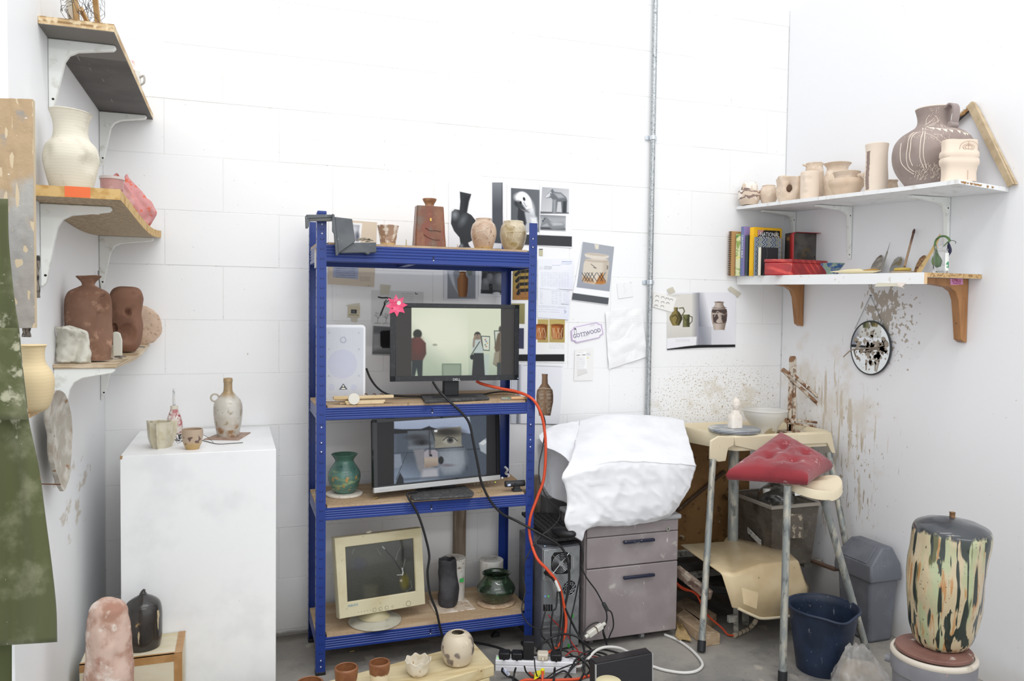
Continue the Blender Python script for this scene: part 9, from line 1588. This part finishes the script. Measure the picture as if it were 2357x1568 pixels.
r3=M_(A_,(403,308),(596,318),(594,434),(403,425));c.poly(r3,'a9abae',0.8);c.lg(A_(500,340),A_(500,312),'7d8084',r3,0.7);c.poly(M_(A_,(405,400),(470,402),(590,410),(590,422),(405,420)),'4c4f53',2);c.poly(M_(A_,(407,398),(420,350),(436,322),(456,330),(478,356),(512,366),(572,362),(587,388),(583,414),(498,418),(478,408),(455,372),(432,382)),'85898d',0.9);c.poly(M_(A_,(480,365),(570,368),(578,388),(500,392)),'b9bcc0',2.5);c.ell(*A_(436,340),1.2,1.4,'1c1d20');c.ell(*A_(424,355),1.4,1.6,'1c1d20')
c.line(M_(A_,(400,60),(399,460)),1.0,'c4c5c9');c.line(M_(A_,(150,62),(150,540)),1.2,'cfcfd2');c.poly(M_(A_,(140,450),(642,472),(641,549),(140,528)),'3b3d40',0.8)
c.wall('poster','black and white spread of a carved head and two animal figures','poster')
c=Cv(M_(L5,(1300,560),(1605,560),(1600,880),(1300,880)),'e2e3e8',1.1);ph=M_(L5,(1332,560),(1577,560),(1575,866),(1330,866));c.poly(ph,'90949b',0.8);c.lg(L5(1450,700),L5(1450,870),'81858c',ph,0.6);c.poly(M_(L5,(1330,560),(1420,560),(1380,640),(1400,760),(1420,815),(1375,740),(1330,620)),'c9ccd3',2);c.poly(M_(L5,(1430,560),(1530,560),(1545,610),(1500,640),(1435,636)),'dfe2e2',1.5);c.poly(M_(L5,(1500,580),(1550,610),(1545,660),(1515,665),(1495,625)),'6d746d',1.5)
c.pot(L5(1464,0)[0],[(8,L5(0,634)[1]),(6.5,L5(0,655)[1]),(8,L5(0,668)[1]),(12,L5(0,688)[1]),(12,L5(0,740)[1]),(11,L5(0,800)[1]),(8.5,L5(0,850)[1])],'a8764c','6b4326');c.ell(L5(1464,0)[0],L5(0,634)[1],8,1.6,'5a3a22',0.6)
c.wall('photo_print','photo print of a terracotta bottle vase seen under the rack top','photo')
c=Cv(M_(L5,(1606,585),(1850,594),(1848,846),(1604,834)),'eef0f2',1.1);ph=M_(L5,(1634,596),(1842,604),(1840,826),(1624,818));c.poly(ph,'232527',0.8);c.put(np.clip((c.sd(ph)+.5),0,1)*(c.rg.uniform(0,1,c.X.shape)>0.72),'7d8082',0.7);c.poly(M_(L5,(1632,600),(1835,606),(1835,640),(1632,650)),'4a4d50',4,a=0.5)
for x,y,w,h in((1700,645,30,90),(1662,682,32,110),(1780,640,54,190)):q=L5(x,y);c.poly([(q[0]-w*.263,q[1]+w*.263)]+[(q[0]-w*.263*math.cos(a),q[1]+w*.263-w*.263*math.sin(a))for a in np.linspace(0,PI,9)]+[(q[0]+w*.263,q[1]+h*.263),(q[0]-w*.263,q[1]+h*.263)],'6b6e71',1.0);c.ell(q[0]+2,q[1]+w*.28,w*.17,w*.2,'a1a4a7',4,a=0.7)
c.poly(M_(L5,(1625,790),(1840,800),(1840,826),(1624,818)),'303234',3,a=0.8);c.ell(*L5(1760,822),9,4,'dfe1e2',1)
c.wall('photo_print','black and white photo print of three rounded standing stones','photo')
c=Cv(M_(L5,(1905,560),(2070,560),(2066,876),(1902,876)),'a9853f',1.1);c.poly(M_(L5,(1905,790),(2070,770),(2070,880),(1900,880)),'9a6a3c',6);c.lg(L5(2040,700),L5(1910,620),'6d6a3f',a=0.6)
for i,y in enumerate((635,690,745,800)):c.line([L5(1930+6*i,y+22),L5(1960,y-6),L5(2010,y-8),L5(2075,y-14)],7.5,'221f1c')
for x in(1965,2010,2040):c.line(M_(L5,(x+14,575),(x-8,720),(x+4,830)),1.6,'5a584e',0.8)
c.tx(L5(1975,0)[0],L5(2055,0)[0],L5(0,858)[1],1,2,'4a3626',0.7)
c.wall('photo_print','colour close-up print of an ochre pot with black bands, behind the right post','photo')
c=Cv([(856,668),(975,672),(973,748),(856,745)],'dcdcdc',1.0);c.line([(880,667),(945,669)],1,'bdbdbd');c.line([(871,684),(880,686),(890,685.5),(899,687.5)],3.0,'17171a');c.line([(898,689),(884,700)],1.8,'2a2a2d');c.line([(889,691),(884,697)],2.2,'17171a');c.line([(886,700),(881,712),(875.5,726)],3.4,'17171a');c.line([(956,674),(957,677),(961,677)],1.6,'2f3a50')
for x in(869,888,903):c.line([(x,743),(x+1,733),(x-3,727)],0.8,'55565a');c.line([(x+1,733),(x+6,725)],0.8,'55565a');c.ell(x,726,6,5,'c4c4c4',3,a=0.6);c.tx(x-6,x+7,744,1,2,'4a4b50',0.8)
for i in range(26):x,y=c.rg.uniform(864,908),c.rg.uniform(717,733);c.line([(x,y),(x+c.rg.uniform(-3,3),y+c.rg.uniform(-3,3))],0.7,'55565a',0.7)
c.tx(924,952,676,4,5,'8a8d95',0.7,0.05)
c.wall('ink_drawing','sheet with thick ink strokes and small drawn trees, half behind the pink star','drawing')
c=Cv(M_(L6,(772,962),(1120,985),(1118,1378),(762,1366)),'b4b5b7',1.0);ph=M_(L6,(786,972),(1110,994),(1108,1362),(768,1356));c.poly(ph,'8f9194',0.8);c.lg(L6(880,1250),L6(880,1360),'55575a',ph,0.8);c.poly(M_(L6,(786,972),(1110,994),(1110,1080),(782,1078)),'6f7174',1.2,a=0.8);c.poly(M_(L6,(778,1078),(870,1080),(876,1270),(772,1300)),'b0b2b4',5,a=0.7);c.poly(M_(L6,(876,1055),(900,1035),(1130,1025),(1130,1275),(910,1275),(880,1245)),'17171a',1.2)
c.wall('photo_print','grey photo print of a black rounded square, between speaker and top monitor','photo')
c=Cv(M_(L6,(432,685),(596,698),(588,852),(424,842)),'cdc4ab',1.2);c.poly(M_(L6,(472,738),(551,742),(547,797),(470,792)),'3d4043',0.6);c.ell(*L6(505,768),3,2.5,'6d7073',1.5);c.tx(L6(446,0)[0],L6(582,0)[0],L6(0,812)[1],1,2,'3f3a34',0.9,0.06,1.2)
c.wall('slide_mount','small cream slide mount with a dark window taped above the speaker','slide',y=-0.006)
m_tp=M('yellowed_tape','ddd8c6',0.4,alpha=0.75)
def tape(px,lab,y=-0.004):P=[PY(u,v,y)for u,v in px];tag(G().prism([(p.x,p.z)for p in P],(0,y,0),(1,0,0),(0,0,1),(0,1,0),0.0006).obj('tape',m_tp,W=True,smooth=0),lab,'tape')
tape(M_(L6,(395,680),(440,668),(590,650),(592,700),(432,690)),'strip of yellowed tape across the top of the slide mount',-0.0075);tape(M_(L6,(470,845),(560,848),(556,912),(478,908)),'piece of yellowed tape hanging below the slide mount');tape(M_(L6,(878,390),(1022,402),(998,532),(880,532)),'yellowed tape patch left of the ink drawing top',-0.0055)
c=Cv(M_(A_,(130,950),(592,952),(586,1422),(130,1414)),'f1f1f0',1.0);c.poly(M_(A_,(130,975),(288,977),(286,1130),(130,1130)),'8a8258',0.7);c.lg(A_(200,1050),A_(280,980),'a39c6d',M_(A_,(130,975),(288,977),(286,1130),(130,1130)),0.6);c.poly(M_(A_,(130,1160),(281,1162),(280,1317),(130,1312)),'3d3f57',0.7)
for x0,x1,cx in((384,466,408),(471,589,533)):
 c.poly(M_(A_,(x0,1094),(x1,1096),(x1-1,1270),(x0,1268)),'bda868',0.7);c.lg(A_(cx,1200),A_(cx,1270),'a58f55',M_(A_,(x0,1094),(x1,1096),(x1-1,1270),(x0,1268)),0.6);X=A_(cx,0)[0];c.pot(X,[(14.5,A_(0,1138)[1]),(14,A_(0,1180)[1]),(13.5,A_(0,1220)[1]),(11,A_(0,1246)[1])],'b0652c','6f3714');c.ell(X,A_(0,1138)[1],14.5,2.4,'7d4218',0.7)
 for k_ in range(9):x=X-12+k_*2.8;c.line([(x,A_(0,1240)[1]),(x+c.rg.uniform(-3,4),A_(0,1205)[1]),(x+c.rg.uniform(-5,6),A_(0,1160)[1])],0.9,'e3cfae',0.85)
c.tx(A_(472,0)[0],A_(580,0)[0],A_(0,1280)[1],5,2.6,'9a9a9c',0.45,0,0.8);c.poly(M_(A_,(130,1360),(585,1358),(585,1412),(130,1410)),'1d1d1f',0.7)
c.wall('poster','book page print with two orange combed pots and a black strip, right of the rack','poster')
c=Cv([(1178,838),(1298,842),(1287,978),(1176,975)],'e9eaef',1.0);c.poly([(1178,838),(1200,839),(1196,975),(1176,975)],'d0d2da',4);c.lg((1200,900),(1192,900),'6d7078',[(1192,838),(1206,838),(1200,976),(1188,976)],0.8);c.line([(1205,841),(1296,845)],1,'9a9ca4');c.lg((1290,900),(1300,900),'ffffff',a=0.8)
vp=[(7,861),(6.3,868),(7,883),(11,889),(18,899),(19.5,912),(19,926),(16,941),(13,957)];c.pot(1254,vp,'8b6f56','4a3526',-0.25)
for cy,rx,ry in((905,12,7),(912,9,8),(922,13,9),(936,10,8),(946,7,7)):
 for s_ in(1.0,0.7,0.42):
  for cx in(1246,1263):c.line([(cx+rx*0.55*s_*math.cos(a),cy+ry*0.8*s_*math.sin(a))for a in np.linspace(0.3,2*PI-0.6,12)],0.8,'c3bcae',0.55)
c.line([(1236,896),(1250,893),(1272,896)],1.5,'d0c8ba',0.8);c.line([(1176,976),(1287,978)],2.4,'1c1c1e')
c.wall('poster','print of a brown incised bottle vase right of the rack, above the white sheet','poster')
c=Cv([(1238,596),(1321,595),(1318.5,667),(1238,663)],'eff0f5',1.0);c.lg((1285,630),(1318,665),'dfe2ee',a=0.8);c.tx(1294,1317,602.5,1,2,'5a6fb5',0.9,0,1.3);c.tx(1292,1317,606,2,2.5,'8f9ac4',0.7);c.tx(1271,1290,611,1,2,'6d7fb8',0.8);c.tx(1253,1270,614,3,2.6,'70747f',0.7);c.tx(1241,1250,614,3,2.6,'b0b4bd',0.6)
for k_ in range(10):c.tx(1246+k_*6.6,1250.5+k_*6.6,628,13,2.6,'9fa6c0',0.45,0,0.9)
c.wall('payslip','upper white payslip sheet with faint blue columns right of the rack','paper',y=-0.0052)
c=Cv([(1238,659),(1313.5,670),(1309,736),(1237,731)],'edeef4',1.0);c.lg((1270,700),(1309,735),'dfe3f0',a=0.7);c.tx(1243,1311,664.5,1,2,'8a8fa0',0.6,0.1)
for k_,x in enumerate((1243,1270,1278,1287,1297,1304)):c.tx(x,x+6,670+k_*0.7,8,4,'8f94a8',0.55,0.1,0.9)
c.tx(1292,1308,700,1,2,'50545f',0.9,0.08,1.2);c.tx(1240,1304,704,2,2.6,'9a9fb0',0.55,0.05);c.tx(1240,1287,712,2,5,'9a9fb0',0.55,0.05);c.line([(1298,716),(1301,713),(1300,719),(1304,717),(1299,722)],0.7,'7d86a8')
c.wall('payslip','lower white sheet with a small table overlapping the payslip above it','paper',y=-0.0065)
c=Cv([(1241,573),(1249.5,573),(1249.5,589),(1241,588)],'c4bfa3',1.2);c.poly([(1241,572),(1250,572),(1250,575),(1241,575)],'3d4250',0.5);c.wall('paper_corner','small khaki paper corner showing right of the rack post','paper')
c=Cv(M_(A_,(724,511),(960,549),(914,988),(638,951)),'f3f4f6',1.0);ph=M_(A_,(724,511),(960,549),(925,886),(677,854));c.poly(ph,'a5a9b1',0.7);c.lg(A_(800,700),A_(800,870),'9095a0',ph,0.5)
jc=lambda pts,col,s=0.8,a=1.0:c.poly(M_(A_,*pts),col,s,a=a)
jc([(745,640),(738,660),(730,675),(726,720),(718,800),(740,820),(810,832),(880,830),(905,815),(912,760),(920,690),(918,655),(905,640)],'d6ccbd');jc([(735,605),(745,625),(800,640),(880,642),(915,632),(922,618),(900,610),(830,598),(760,595)],'ddd4c8');jc([(738,604),(760,597),(830,600),(905,612),(920,618),(880,622),(800,615)],'c4b9aa');jc([(745,640),(800,650),(880,655),(912,650),(915,665),(880,668),(790,664),(735,652)],'b3a696',1.5,0.7);jc([(880,660),(918,660),(908,815),(870,830)],'a99c8c',4,0.5);jc([(718,790),(730,760),(745,775),(800,790),(815,825),(750,820),(722,805)],'b9895a',2,0.7);jc([(815,830),(845,770),(875,740),(880,790),(900,820),(870,832)],'b5763c',1.2,0.95)
for x in(725,745,768,795,840,862):c.line(M_(A_,(x-8,745),(x+34,810)),1.2,'33343a');c.line(M_(A_,(x+30,745),(x-6,808)),1.2,'33343a')
c.line(M_(A_,(785,680),(825,712),(805,705)),1.2,'4a4744');c.poly(M_(A_,(905,690),(915,690),(912,720),(903,720)),'55524e',0.6,a=0.7);jc([(810,528),(845,535),(842,568),(818,566)],'dcd6c6');c.poly(M_(A_,(648,896),(920,934),(914,984),(640,948)),'55585d',0.7)
c.wall('poster','tilted print of a lidded stoneware jar on grey, left of the conduit','poster')
c=Cv(M_(A_,(980,826),(1092,812),(1104,924),(990,940)),'f1f1f1',0.8);c.line(M_(A_,(1040,820),(1030,850),(1045,870),(1035,905)),0.8,'dcdcde');c.line(M_(A_,(1078,815),(1092,822)),2,'d5d8dc');c.wall('paper_scrap','small white paper scrap with a faint scribble just left of the conduit clip','paper')
c=Cv([(1323,806),(1366,801),(1365,876),(1321,877)],'efeeec',1.1);c.poly([(1328,811),(1350,809),(1351,850),(1328,856)],'f6f6f5',0.6);c.line([(1328,818),(1334,817.7)],1.4,'4d4d50');c.line([(1341,817.3),(1347,817)],1.4,'4d4d50');c.line([(1335,817.6),(1340,817.3)],1.0,'d6c9b0');c.tx(1331,1342,812,1,2,'a5a5ab',0.6);c.tx(1328,1346,822,12,2.7,'9a9aa2',0.5);c.tx(1350,1359,814,3,1.8,'9a9aa5',0.6);c.ell(1352.5,824,2,1,'d8c65a');c.poly([(1328,851),(1350,849),(1352,858),(1329,867)],'e0dedc',1.2);c.line([(1329,866),(1352,858)],0.9,'c6c4c2')
c.wall('receipt','pale receipt pinned to the wall below the shaped ticket','paper')
c=Cv(M_(A_,(890,1040),(1165,1008),(1202,1375),(915,1470)),'f2f2f2',0.6);c.tx(1400,1470,730,5,6,'e0e0e2',0.7,-0.03);c.wall('crumpled_sheet','large crumpled blank white sheet taped left of the conduit','paper',dis=lambda p:0.004+0.010*abs(mnoise.noise(p*9))+0.004*mnoise.noise(p*24))
T0=lambda x,y:(1300+.1148*x,720+.1148*y);tk=M_(T0,(120,362),(150,345),(175,318),(182,290),(645,190),(665,215),(700,235),(738,232),(775,422),(740,440),(712,465),(700,500),(225,608),(208,585),(180,565),(135,562))
def pp2(px,y):return[(PY(u,v,y).x,PY(u,v,y).z)for u,v in px]
t=E('ticket','shaped white festival ticket with a lilac border and purple lettering','ticket',PY(1352,790,-0.004));P=pp2(tk,-0.004);G().prism(P,(0,-0.0048,0),(1,0,0),(0,0,1),(0,1,0),0.0026).obj('border',M('lilac_card','c9b3d6',0.6),t,W=True,smooth=0)
cx,cz=sum(p[0]for p in P)/16,sum(p[1]for p in P)/16;G().prism([(cx+(x-cx)*0.93,cz+(z_-cz)*0.90)for x,z_ in P],(0,-0.0053,0),(1,0,0),(0,0,1),(0,1,0),0.001).obj('face',M('white_card','f0eff2',0.6),t,W=True,smooth=0)
a,b=PY(1324,774,-0.006),PY(1378,761,-0.006);ux=(b-a).normalized();uz=Vector((-ux.z,0,ux.x));text('GOTTWOOD',0.0265,M('purple_print','6f6485',0.6),t,(a+b)/2,ux=ux,uy=uz,sx=0.92);text('E TICKET',0.010,M('pale_print','c3c0c9',0.6),t,PY(1347,773,-0.006),ux=ux,uy=uz)
g=G();q=PY(1325,762,-0.006);g.tube([q+Vector((-0.005,0,-0.02)),q+Vector((-0.007,0,0)),q+Vector((-0.004,0,0.010)),q+Vector((0.001,0,0.011)),q+Vector((0.004,0,0.0)),q+Vector((0.005,0,-0.018))],0.0007,5,3);g.sph(q+Vector((-0.002,0,0.010)),(0.005,0.0008,0.004),10,6);g.obj('drawn_bottle',M('ink_outline','55555a',0.6),t,W=True,smooth=0);tx_=G()
for r_ in range(3):p0=PY(1357+r_*0.6,747+r_*2.2,-0.0055);tx_.tube([p0,p0+ux*(0.036-0.004*r_)],0.0006,4,1)
tx_.obj('small_print',M('pale_print','c3c0c9'),t,W=True,smooth=0,kind='stuff')
c=Cv(M_(A_,(1357,896),(1876,892),(1871,1306),(1357,1327)),'e9e9ee',1.0);lp=M_(A_,(1357,905),(1590,902),(1580,1225),(1357,1238));c.poly(lp,'dddad3',0.8);c.lg(A_(1450,1100),A_(1450,1240),'c4c1bb',lp,0.6);c.lg(A_(1540,1100),A_(1600,1100),'6b6d78',M_(A_,(1540,893),(1600,893),(1600,1290),(1540,1296)),0.75);c.lg(A_(1690,1100),A_(1600,1120),'70727c',M_(A_,(1597,893),(1700,893),(1690,1290),(1597,1290)),0.9);c.lg(A_(1860,1250),A_(1620,1300),'a5a7b0',M_(A_,(1597,1150),(1870,1150),(1870,1290),(1597,1290)),0.5);c.poly(M_(A_,(1357,1238),(1580,1226),(1575,1290),(1357,1315)),'ededf0',1.0);c.tx(A_(1425,0)[0],A_(1525,0)[0],A_(0,1250)[1],3,2.2,'a5a5ad',0.5,-0.04,0.8)
X=A_(1424,0)[0];c.line(M_(A_,(1448,1012),(1478,1008),(1488,1035),(1470,1065)),2.4,'5c5a34');c.pot(X,[(4.5,A_(0,1006)[1]),(4,A_(0,1030)[1]),(8,A_(0,1042)[1]),(14.5,A_(0,1075)[1]),(14.8,A_(0,1095)[1]),(10,A_(0,1128)[1]),(7.5,A_(0,1142)[1])],'8f7f4a','39351f');c.line(M_(A_,(1395,1075),(1420,1060),(1440,1085),(1425,1125)),2.0,'2a2818',0.8);c.line(M_(A_,(1440,1060),(1462,1090),(1450,1125)),1.6,'2a2818',0.8)
c.line(M_(A_,(1525,1070),(1546,1078),(1545,1110),(1522,1135)),2.0,'4f5032');c.pot(A_(1501,0)[0],[(8,A_(0,1060)[1]),(7.6,A_(0,1110)[1]),(8,A_(0,1154)[1])],'77774e','34351f');c.line(M_(A_,(1485,1080),(1500,1105),(1515,1090),(1505,1140)),1.4,'26271a',0.8)
X=A_(1749,0)[0];c.pot(X,[(10,A_(0,965)[1]),(9.5,A_(0,985)[1]),(13,A_(0,1003)[1]),(18,A_(0,1035)[1]),(18.5,A_(0,1065)[1]),(17.5,A_(0,1100)[1]),(14.5,A_(0,1140)[1]),(12,A_(0,1176)[1])],'c9bbb0','857568')
for pts in([(1695,1020),(1740,1022),(1805,1018),(1808,1040),(1790,1060),(1765,1045),(1730,1050),(1695,1045)],[(1700,1060),(1735,1055),(1745,1085),(1725,1110),(1735,1125),(1705,1115)],[(1755,1060),(1790,1065),(1808,1050),(1804,1110),(1780,1125),(1765,1090)]):c.poly(M_(A_,*pts),'4a3d39',0.8,a=0.95)
c.line(M_(A_,(1712,1075),(1735,1035),(1752,1045),(1765,1075),(1755,1118)),2.0,'bcaea3',0.9);c.line(M_(A_,(1697,1008),(1750,1012),(1803,1006)),1.0,'4a3d39');c.line(M_(A_,(1700,1122),(1750,1126),(1800,1121)),1.0,'4a3d39');c.ell(X,A_(0,966)[1],10,1.5,'6d5c50',0.6);c.poly(M_(A_,(1357,1318),(1500,1298),(1600,1288),(1870,1285),(1870,1304),(1600,1310),(1357,1326)),'19191b',0.8);c.tx(A_(1405,0)[0],A_(1450,0)[0],A_(0,917)[1],1,2,'9a9aa2',0.5)
c.wall('poster','open book print of a jug, a mug and a painted vase under the lower shelf','poster')
c=Cv(M_(A_,(1256,888),(1430,936),(1396,1042),(1248,1000)),'f1efea',1.0)
for x,y in((1270,920),(1312,928),(1345,938),(1375,945),(1268,955),(1312,965),(1350,972),(1262,990),(1308,995)):q=A_(x,y);c.line([(q[0],q[1]+2),(q[0]+2,q[1]-1.5),(q[0]+4,q[1]),(q[0]+6,q[1]-1),(q[0]+7.5,q[1]+2.5)],0.8,'4f5054')
c.wall('squiggle_note','small white note of bird-like squiggles overlapping the open book print','paper',y=-0.0058)
tape(M_(A_,(1836,845),(1915,900),(1890,930),(1812,868)),'strip of masking tape at the top right corner of the open book print',-0.0055);tape(M_(A_,(1355,870),(1400,850),(1420,890),(1375,905)),'faint tape scrap at the top left of the open book print',-0.0055)
for o in list(COL.objects):
 if o.parent or 'category' not in o:continue
 n=o.name.split('.')[0];gp_={'cable':'cables around the rack and computer','plug':'plugs in the extension strip','book':'books on the lower right shelf','tumbler':'tumblers on the timber plank','poster':'prints taped to the back wall','photo_print':'prints taped to the back wall','tape':'tape pieces on the back wall','nail':'brass nails on the second rack shelf','steel_rib':'metal ribs on the lower right shelf','timber_offcut':'timbers on the floor by the wheel','timber_batten':'battens behind the rack','payslip':'payslip sheets by the rack','plywood_shelf':'plywood shelves on the left wall','painted_shelf':'painted shelves on the right wall'}.get(n)
 if n=='bowl' and o.location.z>1.8:gp_='raw bowls on the upper right shelf'
 if gp_:o['group']=gp_
